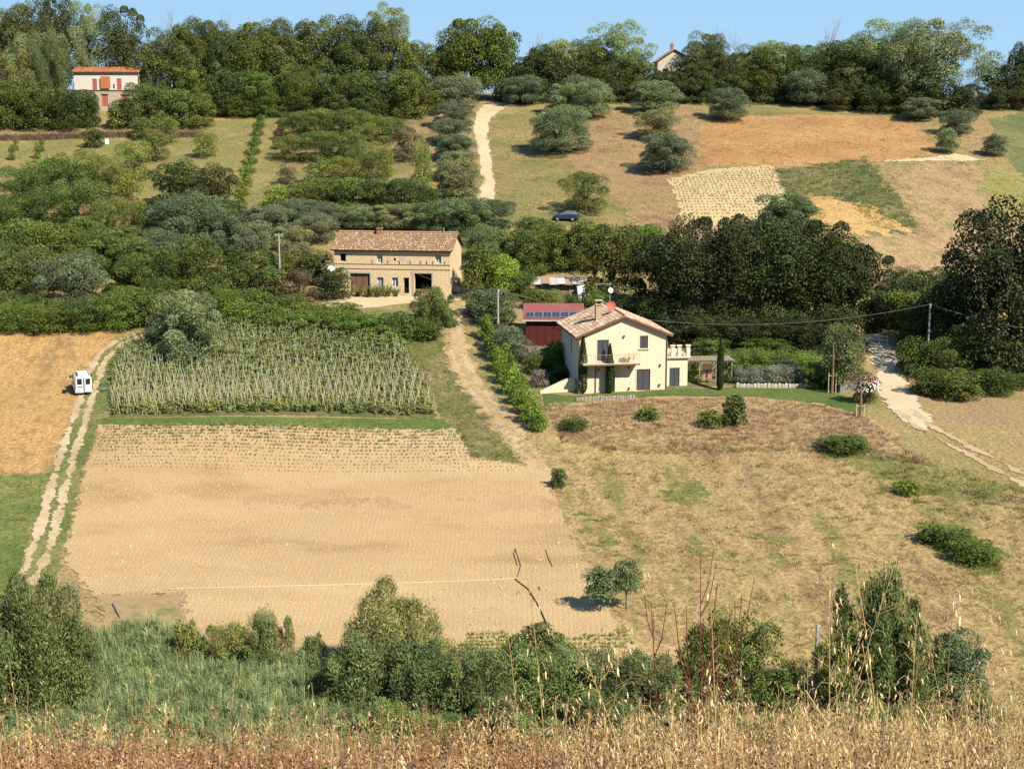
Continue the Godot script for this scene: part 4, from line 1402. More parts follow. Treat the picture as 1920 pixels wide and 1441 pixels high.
func clods() -> void:
	# loose clods on the tilled soil and a few stray weeds
	rng.seed = 808
	var area := to_poly([-39.5, -140.2, -5.5, -139.7, -3.9, -132.4, 3.0, -129.6, 4.1, -120.6, 5.1, -113.5, 6.4, -101.1, 7.2, -96.5, -2.8, -93.9, -11.1, -92.4, -20.8, -92.3, -23.7, -103.2, -30.2, -103.2, -34.3, -110.3, -38.3, -131.4])
	var lo := area[0]
	var hi := area[0]
	for p in area:
		lo = lo.min(p)
		hi = hi.max(p)
	var list := []
	for k in 34000:
		var p := Vector2(rng.randf_range(lo.x, hi.x), rng.randf_range(lo.y, hi.y))
		if not Geometry2D.is_point_in_polygon(p, area):
			continue
		var s := rng.randf_range(0.03, 0.085) * (1.0 + 0.6 * noise.get_noise_2d(p.x * 70.0, p.y * 70.0))
		if rng.randf() < 0.02:
			s *= 1.8
		list.append([Transform3D(Basis(Vector3.UP, rng.randf() * TAU).scaled(Vector3(s * 1.4, s, s * 1.4)), on_land(p, 0.055)), jitter(ramp(rng.randf(), [Color(0.38, 0.26, 0.13), Color(0.46, 0.33, 0.175), Color(0.51, 0.375, 0.21)]), 0.1)])
	scatter("soil_clods", "loose clods lying on the tilled field", "soil", stone_mesh(21), mat("clod loose", lin(1, 1, 1), 0.95, "", 1.0, true), list)

func pergola() -> void:
	var o := thing("pergola", "garden pergola with thin posts and a slatted top beside the stone house", "pergola", on_land(Vector2(18.11, -155.36)), 0.08)
	o.position.y = land(o.position.x + 2, o.position.z)
	var wood := mat("pergola wood", lin(0.30, 0.25, 0.19), 0.85)
	for x in [0.0, 1.75, 3.5, 5.2]:
		for z in [0.0, -2.2]:
			box_part(o, "post", Vector3(x, 1.1, z), Vector3(0.1, 2.6, 0.1), wood)
	for z in [0.0, -2.2]:
		box_part(o, "beam", Vector3(2.6, 2.46, z), Vector3(5.7, 0.12, 0.09), wood)
	for k in 19:
		box_part(o, "slat", Vector3(-0.15 + k * 0.3, 2.56, -1.1), Vector3(0.2, 0.05, 2.9), wood)
	var p := thing("garden_screen", "brown garden screen with a dark fir tree emblem under the pergola", "screen", o.position + Vector3(2.3, 0, -1.2), 0.0)
	box_part(p, "panel", Vector3(0.4, 1.05, 0), Vector3(1.0, 1.9, 0.06), mat("screen brown", lin(0.40, 0.23, 0.15), 0.85))
	var g := Geo.new()
	g.extrude([Vector2(0.24, 1.02), Vector2(0.56, 1.02), Vector2(0.45, 1.14), Vector2(0.49, 1.14), Vector2(0.40, 1.36), Vector2(0.31, 1.14), Vector2(0.35, 1.14)], 0.032, 0.045)
	g.extrude([Vector2(0.37, 0.95), Vector2(0.43, 0.95), Vector2(0.43, 1.02), Vector2(0.37, 1.02)], 0.032, 0.045)
	part(p, "emblem", g.mesh(), mat("emblem", lin(0.015, 0.015, 0.014), 0.8))
	for x in [-0.08, 0.88]:
		box_part(p, "post", Vector3(x, 0.95, 0), Vector3(0.08, 2.1, 0.08), wood)
	var b := thing("garden_bench", "low wooden bench standing in front of the brown garden screen", "bench", o.position + Vector3(1.7, 0, -0.5), 0.0)
	for k in 3:
		box_part(b, "slat", Vector3(0.6, 0.5, -0.15 + k * 0.14), Vector3(1.5, 0.05, 0.12), mat("bench wood", lin(0.26, 0.15, 0.10), 0.85))
	for x in [0.0, 1.2]:
		for z in [-0.17, 0.14]:
			box_part(b, "leg", Vector3(x, 0.2, z), Vector3(0.07, 0.55, 0.07), mat("bench wood", lin(0.26, 0.15, 0.10), 0.85))
	var w := thing("stone_oven", "pale stone garden oven behind the pergola posts", "oven", o.position + Vector3(3.9, 0, -2.9), 0.0)
	var k := Geo.new()
	k.box(Vector3(0, 0.8, 0), Vector3(1.1, 2.0, 0.9))
	k.extrude([Vector2(-0.6, 1.8), Vector2(0.6, 1.8), Vector2(0.12, 2.3), Vector2(-0.12, 2.3)], -0.45, 0.45)
	part(w, "body", k.mesh(), mat("pale stone wall", lin(0.6, 0.485, 0.285), 0.95))
	box_part(w, "oven_mouth", Vector3(0, 1.0, 0.46), Vector3(0.5, 0.45, 0.02), mat("soot", lin(0.02, 0.018, 0.016), 0.95))

func staked_sapling(label: String, v: Array) -> void:
	var o := thing("staked_trunk", label, "tree", on_land(Vector2(v[0], v[1])))
	var g := Geo.new()
	g.tube([Vector3(0, -0.1, 0), Vector3(0.03, v[3] * 0.5, 0), Vector3(-0.03, v[3], 0)], [0.17, 0.13, 0.05], 8)
	part(o, "trunk", g.mesh(), mat("bark pale", lin(0.24, 0.16, 0.10), 0.95, "fine", 0.9))
	for s in [-1.0, 1.0]:
		var k := Geo.new()
		k.tube([Vector3(s * 0.38, -0.1, 0), Vector3(s * 0.38, v[3] * 0.42, 0)], [0.04, 0.04], 6)
		part(o, "stake", k.mesh(), mat("stake", lin(0.52, 0.46, 0.36), 0.9))
	box_part(o, "tie_bar", Vector3(0, v[3] * 0.36, 0.05), Vector3(0.86, 0.06, 0.04), mat("stake", lin(0.52, 0.46, 0.36), 0.9))

func small_things() -> void:
	# around the van
	for e in [[Vector2(-43.12, -154.54), "dark green crate on the grass beside the bean canes", 0.34], [Vector2(-42.41, -152.51), "green crate holding pale produce beside the van", 0.4]]:
		var p: Vector2 = e[0]
		var o := thing("crate", e[1], "crate", on_land(p), 0.4)
		var m := mat("crate green", lin(0.05, 0.10, 0.075), 0.6)
		for s in [-1.0, 1.0]:
			for y in 3:
				box_part(o, "slat", Vector3(0, 0.06 + y * 0.11, s * 0.19), Vector3(0.56, 0.08, 0.02), m)
				box_part(o, "slat", Vector3(s * 0.28, 0.06 + y * 0.11, 0), Vector3(0.02, 0.08, 0.36), m)
		box_part(o, "bottom", Vector3(0, 0.02, 0), Vector3(0.54, 0.03, 0.36), m)
		if e[2] > 0.35:
			rng.seed = 6
			var g := Geo.new()
			for k in 24:
				var c := Vector3(rng.randf_range(-0.22, 0.22), 0.22 + rng.randf() * 0.1, rng.randf_range(-0.13, 0.13))
				g.tube([c, c + Vector3(rng.randfn(), 0.1, rng.randfn()).normalized() * 0.17], [0.02, 0.012], 5, jitter(Color(0.42, 0.50, 0.34), 0.2))
			part(o, "beans", g.mesh(), mat("beans", lin(1, 1, 1), 0.7, "", 1.0, true))
	var sack := thing("sack", "slumped grey sack at the edge of the bean plot", "sack", on_land(Vector2(-42.40, -156.11)))
	var sg := Geo.new()
	sg.tube([Vector3(0, -0.02, 0), Vector3(0, 0.05, 0), Vector3(0.03, 0.3, 0.02), Vector3(0.08, 0.48, 0), Vector3(0.12, 0.55, 0), Vector3(0.15, 0.66, 0.03)], [0.2, 0.28, 0.27, 0.17, 0.06, 0.11], 10)
	part(sack, "body", sg.mesh(), mat("sack grey", lin(0.20, 0.19, 0.24), 0.95, "fine", 1.5))
	var tub := thing("tub", "black plastic tub on the stubble beside the van", "tub", on_land(Vector2(-46.30, -151.75)))
	var tg := Geo.new()
	tg.tube([Vector3(0, 0, 0), Vector3(0, 0.32, 0), Vector3(0, 0.36, 0)], [0.2, 0.27, 0.29], 14)
	part(tub, "body", tg.mesh(), mat("black plastic", lin(0.02, 0.022, 0.02), 0.5))
	# pipes and hoses on the tilled field
	var hose := func(called: String, label: String, pts: Array, r: float, m: Material) -> void:
		var g := Geo.new()
		var o := on_land(pts[0])
		var line := []
		var rad := []
		for i in pts.size() - 1:
			for k in 6:
				var p: Vector2 = pts[i].lerp(pts[i + 1], k / 6.0)
				line.append(on_land(p, r + 0.055) - o)
				rad.append(r)
		line.append(on_land(pts[-1], r + 0.055) - o)
		rad.append(r)
		g.tube(line, rad, 6)
		single(called, g, m, label, "pipe", "", o)
	hose.call("irrigation_pipe", "long pale irrigation pipe lying across the tilled field", [Vector2(-24.89, -104.03), Vector2(-18.61, -104.03), Vector2(-12.46, -104.51), Vector2(-6.27, -105.30), Vector2(0.20, -106.06)], 0.028, mat("pale pipe", lin(0.56, 0.46, 0.31), 0.6))
	hose.call("hose", "black hose curving down the tilled field from the pale pipe", [Vector2(0.20, -105.95), Vector2(1.16, -103.85), Vector2(1.88, -100.54), Vector2(2.46, -96.75)], 0.045, mat("black plastic", lin(0.02, 0.022, 0.02), 0.5))
	hose.call("hose", "short looped black hose above the end of the pale pipe", [Vector2(0.40, -106.49), Vector2(0.65, -108.73), Vector2(0.25, -112.40), Vector2(0.12, -111.25), Vector2(0.40, -108.74)], 0.03, mat("black plastic", lin(0.02, 0.022, 0.02), 0.5))
	hose.call("hose", "short dark hose lying alone on the tilled soil", [Vector2(2.62, -112.16), Vector2(2.78, -110.28), Vector2(3.06, -108.41)], 0.03, mat("black plastic", lin(0.02, 0.022, 0.02), 0.5))
	hose.call("plank", "two grey planks laid together on bare earth by the reeds", [Vector2(-28.32, -101.37), Vector2(-27.14, -98.84)], 0.09, mat("grey plank 2", lin(0.24, 0.19, 0.14), 0.95))
	# leaning canes at the corner of the field
	for e in [[Vector2(-4.48, -129.78), Vector3(-0.9, 3.4, -0.2), "tall pale cane leaning at the corner of the seedling field"], [Vector2(-3.68, -130.25), Vector3(-0.25, 1.0, 0), "short cane stuck in the soil next to the tall leaning cane"]]:
		var g := Geo.new()
		var p: Vector2 = e[0]
		g.tube([Vector3(0, -0.15, 0), e[1]], [0.035, 0.022], 6)
		single("cane", g, mat("cane 1", lin(0.5, 0.48, 0.38), 0.85), e[2], "cane", "", on_land(p))
	# rail fence at the head of the gravel path
	var f := thing("rail_fence", "pale wooden rail fence at the head of the gravel path", "fence", on_land(Vector2(40.09, -169.12)))
	var a: Vector2 = Vector2(40.09, -169.12)
	var b: Vector2 = Vector2(42.83, -168.33)
	for k in 4:
		var p: Vector2 = a.lerp(b, k / 3.0)
		box_part(f, "post", on_land(p, 0.4) - f.position, Vector3(0.12, 1.1, 0.12), mat("pale rail", lin(0.60, 0.54, 0.45), 0.9))
	for y in [0.45, 0.85]:
		var g := Geo.new()
		g.tube([on_land(a, y) - f.position, on_land(b, y) - f.position], [0.06, 0.06], 6)
		part(f, "rail", g.mesh(), mat("pale rail", lin(0.60, 0.54, 0.45), 0.9))
	# beehive-like white boxes beyond the mown grass
	for e in [[Vector2(-71.08, -258.75), "white box half hidden by the dark bush on the mown grass"], [Vector2(-69.19, -258.12), "white box standing just clear of the dark bush"]]:
		var q: Vector2 = e[0]
		var o := thing("white_box", e[1], "box", on_land(q), 0.3)
		box_part(o, "body", Vector3(0, 0.45, 0), Vector3(0.6, 0.9, 0.6), mat("white paint", lin(0.74, 0.74, 0.72), 0.7))
		box_part(o, "lid", Vector3(0, 0.94, 0), Vector3(0.7, 0.08, 0.7), mat("pale metal", lin(0.48, 0.44, 0.42), 0.5))
	var bd := thing("boulder", "rounded grey boulder on the lawn beside the oleander", "boulder", on_land(Vector2(34.50, -152.33), 0.3))
	var bm := part(bd, "rock", stone_mesh(5), mat("grey rock", lin(0.36, 0.35, 0.33), 0.95, "fine", 0.8))
	bm.scale = Vector3(1.3, 1.0, 0.9)
	# deck chairs leaning on the balcony rail, standing on the slab
	var house: Node3D = get_node("stone_house")
	for e in [[4.85, 0.3, "folded wooden deck chair on the balcony"], [5.35, -0.15, "slatted pale deck chair at the end of the balcony"]]:
		var o := thing("deck_chair", e[2], "chair", house.to_global(Vector3(e[0], 3.28, 0.6)), house.rotation.y + e[1])
		for x in [-0.25, 0.25]:
			box_part(o, "leg", Vector3(x, 0.48, 0), Vector3(0.05, 1.0, 0.05), mat("chair wood", lin(0.50, 0.40, 0.27), 0.8), Basis(Vector3.RIGHT, -0.3))
			box_part(o, "leg", Vector3(x, 0.3, 0.1), Vector3(0.05, 0.72, 0.05), mat("chair wood", lin(0.50, 0.40, 0.27), 0.8), Basis(Vector3.RIGHT, 0.6))
		for k in 6:
			box_part(o, "slat", Vector3(0, 0.42 + k * 0.1, -0.02 - k * 0.03), Vector3(0.5, 0.07, 0.02), mat("chair wood", lin(0.50, 0.40, 0.27), 0.8), Basis(Vector3.RIGHT, -0.3))

# ------------------------------------------------------------------ the grass bank the viewer looks over
func foreground() -> void:
	rng.seed = 500
	# wild oat: a stem, an open drooping head of pale spikelets and two dry leaves, one metre tall
	var oats := []
	for v in 4:
		var g := Geo.new()
		var bend := Vector3(rng.randf_range(-0.14, 0.14), 0, rng.randf_range(-0.1, 0.1))
		var pts := []
		var rad := []
		for k in 7:
			var t := k / 6.0
			pts.append(Vector3.UP * t * 0.97 + bend * t * t)
			rad.append(lerp(0.0021, 0.0008, t))
		var straw := Color(0.52, 0.375, 0.17)
		g.tube(pts, rad, 4, straw)
		for k in 22:
			var t := rng.randf_range(0.62, 1.0)
			var p := Vector3.UP * t * 0.97 + bend * t * t
			var a := rng.randf() * TAU
			var out := Vector3(cos(a), 0, sin(a)) * rng.randf_range(0.03, 0.09) * (1.25 - t)* 2.0 + bend.normalized() * 0.02
			var e := p + out + Vector3.UP * 0.012
			g.tube([p, p + out * 0.6 + Vector3.UP * 0.02, e], [0.0006, 0.0005, 0.0004], 3, straw)
			var tip := e + out.normalized() * 0.006 + Vector3.DOWN * rng.randf_range(0.015, 0.024)
			var s := Vector3(-sin(a), 0, cos(a)) * 0.0022
			var m := e.lerp(tip, 0.4)
			var col := jitter(Color(0.66, 0.50, 0.27), 0.2)
			var o := out.normalized() * 0.0021
			g.tri(e, m - s + o, m + s + o, col)
			g.tri(m - s + o, tip, m + s + o, col)
			g.tri(e, m + s - o, m - s - o, col)
			g.tri(m + s - o, tip + out.normalized() * 0.006, m - s - o, col)
		for k in 3:
			var y := rng.randf_range(0.1, 0.5)
			var a := rng.randf() * TAU
			var d := Vector3(cos(a), 0, sin(a))
			var s := Vector3(-sin(a), 0, cos(a)) * 0.0022
			var p := Vector3.UP * y
			var m := p + d * 0.08 + Vector3.UP * 0.09
			var e := p + d * 0.2 + Vector3.UP * rng.randf_range(-0.08, 0.06)
			g.quad(p - s, p + s, m + s, m - s, jitter(straw, 0.2))
			g.tri(m - s, m + s, e, jitter(straw, 0.2))
		oats.append(g.mesh())
	# dead brown weed: a branching stem carrying many small dry bracts
	var weeds := []
	for v in 3:
		var g := Geo.new()
		for b in 9:
			var a := rng.randf() * TAU
			var e := Vector3(cos(a), 0, sin(a)) * rng.randf_range(0.04, 0.2) + Vector3.UP * rng.randf_range(0.5, 1.0)
			g.tube([Vector3.ZERO, e * 0.5 + Vector3.UP * 0.08, e], [0.003, 0.002, 0.001], 3, Color(0.25, 0.14, 0.07))
			for k in 44:
				var p := e * rng.randf_range(0.45, 1.0) + Vector3(rng.randfn(), rng.randfn(), rng.randfn()) * 0.022
				var nn := Vector3(rng.randfn(), rng.randfn(), rng.randfn()).normalized()
				var s := nn.cross(Vector3.UP).normalized() * rng.randf_range(0.0025, 0.005)
				var u := s.cross(nn).normalized() * rng.randf_range(0.004, 0.008)
				g.quad(p - u, p + s, p + u, p - s, jitter(pick([Color(0.26, 0.135, 0.07), Color(0.36, 0.20, 0.105), Color(0.15, 0.08, 0.045)]), 0.25))
		weeds.append(g.mesh())
	var straw_m := mat("straw", lin(1, 1, 1), 0.75, "", 1.0, true)
	mats["straw"].backlight_enabled = true
	mats["straw"].backlight = Color(0.35, 0.3, 0.2)
	var put := func(x: float, z: float, h: float, w: float, tilt: float, tone: Color) -> Array:
		var b := Basis(Vector3.UP, rng.randf() * TAU) * Basis(Vector3.RIGHT, rng.randfn() * tilt)
		return [Transform3D(b.scaled_local(Vector3(w, h, w)), on_land(Vector2(x, z), -0.02)), tone]
	for v in 4:
		var places := []
		for k in 2100:
			var z := -rng.randf_range(3.1, 7.4)
			var x := rng.randf_range(-0.46, 0.46) * -z
			# oats stand thicker towards the weeds on the downhill shoulder
			var thick := 0.30 + 0.6 * smoothstep(-0.1, 0.3, x / -z) + 0.3 * noise.get_noise_2d(x * 160.0, z * 160.0)
			if rng.randf() > thick:
				continue
			places.append(put.call(x, z, rng.randf_range(0.46, 0.72) + 0.07 * smoothstep(-0.05, 0.25, x / -z) + (0.25 if rng.randf() < 0.02 else 0.0), 0.8, 0.24, jitter(Color(1, 1, 1), 0.24)))
		scatter("wild_oats", "dry pale wild oats %s" % ["with upright heads covering the near grass bank", "nodding one way over the near grass bank", "with open loose heads on the near grass bank", "bowed low across the near grass bank"][v], "wild oats", oats[v], straw_m, places)
	for v in 3:
		var places := []
		for k in 5200:
			var z := -rng.randf_range(3.1, 7.4)
			var x := rng.randf_range(-0.46, 0.46) * -z
			var thick := 0.66 - 0.18 * smoothstep(0.0, 0.3, x / -z) + 0.7 * noise.get_noise_2d(x * 110.0 + 40.0, z * 110.0)
			if rng.randf() > thick:
				continue
			places.append(put.call(x, z, rng.randf_range(0.46, 0.72), rng.randf_range(0.8, 1.2), 0.15, jitter(Color(1, 1, 1), 0.25)))
		scatter("dead_weeds", "dead brown seeding weeds %s" % ["matted through the near grass bank", "standing in clumps on the near grass bank", "spreading wide on the near grass bank"][v], "weeds", weeds[v], straw_m, places)
	var thatch := []
	for k in 14000:
		var z := -rng.randf_range(3.0, 8.0)
		var x := rng.randf_range(-0.48, 0.48) * -z
		thatch.append(put.call(x, z, rng.randf_range(0.3, 0.58), 0.5, 0.25, jitter(pick([Color(0.40, 0.25, 0.12), Color(0.52, 0.38, 0.20), Color(0.26, 0.15, 0.08)]), 0.25)))
	scatter("dry_thatch", "matted dry straw under the oats on the near bank", "grass", tuft_mesh(12, 0.12, 0.35, 0.004, 61, 0.4), straw_m, thatch)
	# tall single stems that stand up against the valley
	var dn := 0
	for e in [[0.66, -4.9, 1.3], [0.72, -4.7, 1.12], [0.5, -4.7, 1.1], [0.6, -4.6, 1.16], [0.64, -4.2, 0.96], [0.54, -4.2, 0.98]]:
		var o := thing("dock_stem", "%s dark red dock stem counted from the tallest one" % ORDINALS[dn], "plant", on_land(Vector2(e[0], e[1])), e[0] * 9.0, "dark red dock stems")
		dn += 1
		var g := Geo.new()
		var h: float = e[2]
		var lean := Vector3(rng.randf_range(-0.1, 0.1), 0, rng.randf_range(-0.05, 0.05))
		var pts := []
		var rad := []
		for k in 8:
			var t := k / 7.0
			pts.append(Vector3.UP * h * t + lean * t * t)
			rad.append(lerp(0.0042, 0.0012, t))
		g.tube(pts, rad, 6, Color(0.14, 0.05, 0.035))
		for k in 7:
			var t := rng.randf_range(0.35, 0.9)
			var p := Vector3.UP * h * t + lean * t * t
			var a := rng.randf() * TAU
			g.tube([p, p + Vector3(cos(a) * 0.03, 0.07, sin(a) * 0.03), p + Vector3(cos(a) * 0.05, 0.2, sin(a) * 0.05)], [0.002, 0.0018, 0.001], 4, Color(0.16, 0.06, 0.04))
		part(o, "stalk", g.mesh(), mat("dock stalk", lin(1, 1, 1), 0.8, "", 1.0, true))
		var s := Geo.new()
		for k in 60:
			var t := rng.randf_range(0.5, 1.0)
			var p := Vector3.UP * h * t + lean * t * t + Vector3(rng.randfn(), rng.randfn(), rng.randfn()) * 0.008
			var u := Vector3(rng.randfn(), rng.randfn(), rng.randfn()).normalized() * 0.005
			s.tri(p - u, p + u.rotated(Vector3.UP, 1.5), p + u, jitter(Color(0.17, 0.08, 0.05), 0.3))
		part(o, "seeds", s.mesh(), mat("dock seed", lin(1, 1, 1), 0.8, "", 1.0, true)).set_meta("kind", "stuff")
	var nth := 0
	for e in [[0.3, -4.5, 1.2, 3], [0.98, -4.3, 1.25, 0], [0.12, -4.4, 1.2, 1], [0.9, -4.0, 1.12, 2], [1.18, -4.6, 1.15, 1], [0.58, -3.9, 1.15, 0], [0.22, -4.0, 1.0, 2], [0.05, -4.8, 1.1, 3], [1.08, -4.0, 1.1, 1], [1.32, -4.3, 1.2, 2], [1.45, -4.4, 1.18, 3], [1.6, -4.6, 1.2, 0]]:
		var o := thing("wild_oat_plant", "%s tall pale wild oat counted from the dock stems outward" % ORDINALS[nth], "plant", on_land(Vector2(e[0], e[1])), e[0] * 11.0, "tall wild oats against the valley")
		nth += 1
		var m := part(o, "stem_and_spikelets", oats[e[3]], straw_m)
		m.scale = Vector3(1.1, e[2], 1.1)

# ------------------------------------------------------------------ woods, groves and hedges
func vegetation() -> void:
	# --- trees along the ridge
	plants("ridge_oak", "%s dark evergreen oak from the hill track in the belt along the ridge", "tree", "oak", [
		[29.03, -295.52, 8.71, 5.81, 0.02], [36.30, -293.92, 9.90, 9.49, 0.02], [40.56, -294.90, 9.93, 8.69, 0.02], [47.08, -296.89, 10.42, 8.96, 0.02], [53.38, -298.36, 9.63, 8.79, 0.02], [60.43, -294.37, 9.92, 9.30, 0.02], [65.11, -289.80, 9.36, 8.55, 0.02],
		[70.07, -284.98, 9.01, 8.01, 0.02], [4.09, -291.40, 8.59, 8.59, 0.02], [10.23, -291.50, 8.59, 8.79, 0.02], [16.43, -292.76, 8.63, 9.04, 0.02], [22.30, -294.33, 7.85, 7.85, 0.02], [-0.51, -292.08, 7.17, 7.17, 0.02]], "evergreen oaks along the ridge", Color(1, 1, 1), Vector2(-4.04, -287.44))
	plants("ridge_oak", "%s dark bushy evergreen beyond the big pale trees at the ridge end", "tree", "oak", [[93.07, -288.18, 9.10, 7.89, 0.02], [97.29, -291.23, 6.13, 11.24, 0.05], [99.72, -288.39, 8.10, 9.11, 0.02]], "dark bushes at the end of the ridge", Color(1, 1, 1), Vector2(79.59, -282.47))
	plants("ridge_locust", "%s pale airy locust from the hill track above the dark ridge belt", "tree", "locust", [
		[20.67, -294.56, 11.57, 14.47, 0.2], [9.22, -291.97, 7.17, 11.47, 0.3], [13.86, -292.71, 6.16, 9.86, 0.3], [50.28, -298.61, 9.43, 11.52, 0.25], [57.82, -299.70, 8.41, 10.51, 0.3], [44.30, -297.15, 6.25, 8.34, 0.3]], "pale locusts on the ridge", Color(1, 1, 1), Vector2(-4.04, -287.44))
	plants("ridge_locust", "%s broad pale green tree from the oak belt at its far end", "tree", "locust", [[70.62, -289.46, 15.24, 14.84, 0.15], [79.59, -282.47, 16.87, 16.67, 0.05], [75.62, -285.18, 12.02, 15.02, 0.1]], "big pale trees at the end of the oak belt", Color(1, 1, 1), Vector2(65.11, -289.80))
	plants("ridge_tree", "%s leafy green tree from the hill track behind the evergreen belt", "tree", "broad", [
		[38.06, -296.42, 10.40, 12.48, 0.15], [65.48, -296.28, 9.35, 11.43, 0.15], [62.14, -297.68, 8.35, 10.97, 0.2], [-3.08, -292.47, 9.23, 14.36, 0.15]], "leafy trees behind the evergreen belt", Color(0.95, 0.95, 0.9), Vector2(-4.04, -287.44))
	plants("ridge_tree", "tall spreading tree with rusty leaves at the top of the hill track", "tree", "broad", [[-8.23, -293.38, 15.44, 15.03, 0.1]], "", Color(1.0, 0.93, 0.8))
	plants("ridge_tree", "tall slender tree with a grey crown standing above the wood", "tree", "locust", [[-23.48, -290.97, 8.58, 17.56, 0.45]], "", Color(0.82, 0.86, 0.86))
	plants("wood_tree", "%s tree from the hill track in the dense green ridge wood", "tree", "broad", [
		[-14.83, -291.56, 8.59, 10.64, 0.05], [-19.89, -290.61, 8.57, 12.03, 0.05], [-26.60, -291.56, 10.64, 14.32, 0.05], [-32.25, -291.71, 12.28, 15.36, 0.05], [-37.94, -292.18, 11.28, 14.56, 0.05], [-42.89, -290.95, 11.23, 14.91, 0.05], [-48.84, -289.86, 11.19, 15.26, 0.05],
		[-54.29, -289.05, 10.55, 13.80, 0.05], [-59.39, -289.19, 9.75, 15.23, 0.05], [-63.79, -288.40, 9.72, 14.78, 0.05], [-67.61, -287.39, 8.07, 12.11, 0.05]], "trees of the dense wood", Color(1, 1, 1), Vector2(-6.06, -287.79))
	plants("wood_tree", "%s short tree from the hill track along the wood's lower edge", "tree", "broad", [
		[-52.33, -280.96, 8.89, 8.29, 0], [-46.33, -281.71, 8.91, 7.92, 0], [-39.60, -281.69, 9.50, 8.51, 0], [-32.42, -279.48, 9.43, 7.86, 0], [-25.41, -278.02, 9.38, 8.21, 0], [-19.00, -277.19, 8.19, 8.77, 0]], "trees at the lower edge of the wood", Color(0.9, 0.95, 0.9), Vector2(-5.85, -277.51))
	plants("wood_tree", "yellowish rounded tree in front of the dense wood", "tree", "fruit", [[-59.69, -287.14, 9.07, 8.47, 0.02]])
	plants("wood_tree", "%s tall dark tree from the white farmhouse on the hill", "tree", "oak", [[-90.50, -286.36, 12.07, 19.10, 0.1], [-86.30, -289.97, 10.18, 20.35, 0.15], [-74.20, -290.43, 10.19, 17.53, 0.1], [-96.59, -289.65, 10.17, 17.29, 0.05], [-63.13, -292.51, 6.57, 14.37, 0.3]], "tall dark trees behind the white farmhouse", Color(1, 1, 1), Vector2(-75.87, -284.23))
	plants("wood_tree", "%s tall pale green tree from the white farmhouse on the hill", "tree", "locust", [[-80.53, -289.72, 10.57, 18.30, 0.1], [-89.49, -283.06, 10.94, 13.92, 0.02]], "pale trees behind the white farmhouse", Color(1, 1, 1), Vector2(-75.87, -284.23))
	plants("wood_tree", "%s grey green willow from the wall of the white farmhouse", "tree", "willow", [[-84.30, -276.21, 9.71, 14.57, 0.02], [-88.76, -274.32, 9.26, 11.58, 0.02]], "grey green trees beside the white farmhouse", Color(1, 1, 1), Vector2(-75.87, -284.23))
	plants("garden_tree", "%s dark rounded fig from the white farmhouse in the garden below", "tree", "broad", [[-89.04, -269.07, 9.09, 8.52, 0], [-83.76, -268.82, 8.52, 7.57, 0], [-78.12, -268.96, 7.95, 7.20, 0], [-75.00, -270.40, 3.81, 6.28, 0]], "dark trees below the white farmhouse", Color(0.72, 0.78, 0.72), Vector2(-75.87, -284.23))
	plants("garden_tree", "%s dense green fig counted from the foot of the white farmhouse", "tree", "broad", [[-69.37, -269.21, 5.31, 4.93, 0], [-65.09, -269.96, 7.60, 7.98, 0], [-60.42, -270.32, 8.56, 6.85, 0], [-55.92, -270.13, 5.71, 6.28, 0]], "fig trees at the foot of the white farmhouse", Color(1, 1, 1), Vector2(-74.78, -279.97))
	for e in [[[40.04, -296.50, 4.16, 12.69], "bare dead tree with upright twigs above the oak belt"], [[43.55, -296.99, 4.17, 12.29], "bare dead tree beside the orange chimney on the ridge"], [[60.67, -298.17, 7.32, 14.23], "grey leafless tree among the pale locusts"], [[88.05, -286.57, 4.43, 10.46], "bare twiggy tree next to the tall pale tree"], [[4.09, -291.40, 4.50, 11.45], "thin leafless tree over the dark belt near the hill track"], [[-65.23, -289.42, 4.06, 17.07], "slender bare tree rising from the dense wood"], [[-53.95, -290.02, 3.66, 16.08], "bare sapling poking above the dense wood"], [[-86.81, -285.81, 5.62, 19.07], "grey dead tree between the dark trees behind the white farmhouse"], [[-21.22, -290.70, 4.08, 13.26], "thin dead tree beside the tall grey crowned tree"], [[11.79, -292.30, 3.08, 11.28], "single bare stem between the pale locusts"]]:
		bare_tree(e[1], e[0])
	plants("ridge_shrub", "%s dark shrub from the hill track closing the foot of the ridge belt", "shrub", "oak", [[0.00, -289.58, 6.10, 4.47], [4.56, -288.51, 6.48, 4.66], [9.13, -289.24, 6.09, 4.47], [14.25, -290.14, 6.52, 4.89], [19.42, -291.32, 6.54, 4.70], [25.03, -291.14, 6.54, 4.70], [30.67, -291.35, 7.16, 5.52], [36.24, -290.90, 7.15, 5.72], [42.03, -292.13, 7.18, 5.54], [47.84, -293.13, 7.20, 5.35], [53.61, -293.76, 7.22, 5.57], [58.73, -290.97, 7.15, 5.72], [63.44, -286.75, 7.05, 5.64], [67.49, -282.48, 6.95, 5.56], [72.77, -281.77, 7.52, 5.94], [77.66, -279.70, 7.86, 6.29], [82.57, -277.97, 6.84, 5.86], [90.77, -283.99, 5.98, 4.39], [95.25, -283.99, 5.98, 4.39], [61.03, -284.84, 6.00, 4.00]], "shrubs at the foot of the ridge belt", Color(1, 1, 1), Vector2(-4.04, -287.44))
	plants("ridge_shrub", "%s green shrub from the hill track closing the foot of the dense wood", "shrub", "broad", [[-15.72, -279.55, 5.89, 4.52], [-20.90, -276.41, 6.22, 4.86], [-26.17, -275.58, 6.78, 4.46], [-32.11, -276.69, 6.81, 4.48], [-38.20, -278.61, 6.86, 4.51], [-44.30, -280.07, 6.89, 4.53], [-50.20, -280.00, 6.89, 4.33], [-54.58, -279.81, 5.90, 4.92]], "shrubs at the foot of the dense wood", Color(0.85, 0.9, 0.85), Vector2(-4.04, -287.44))
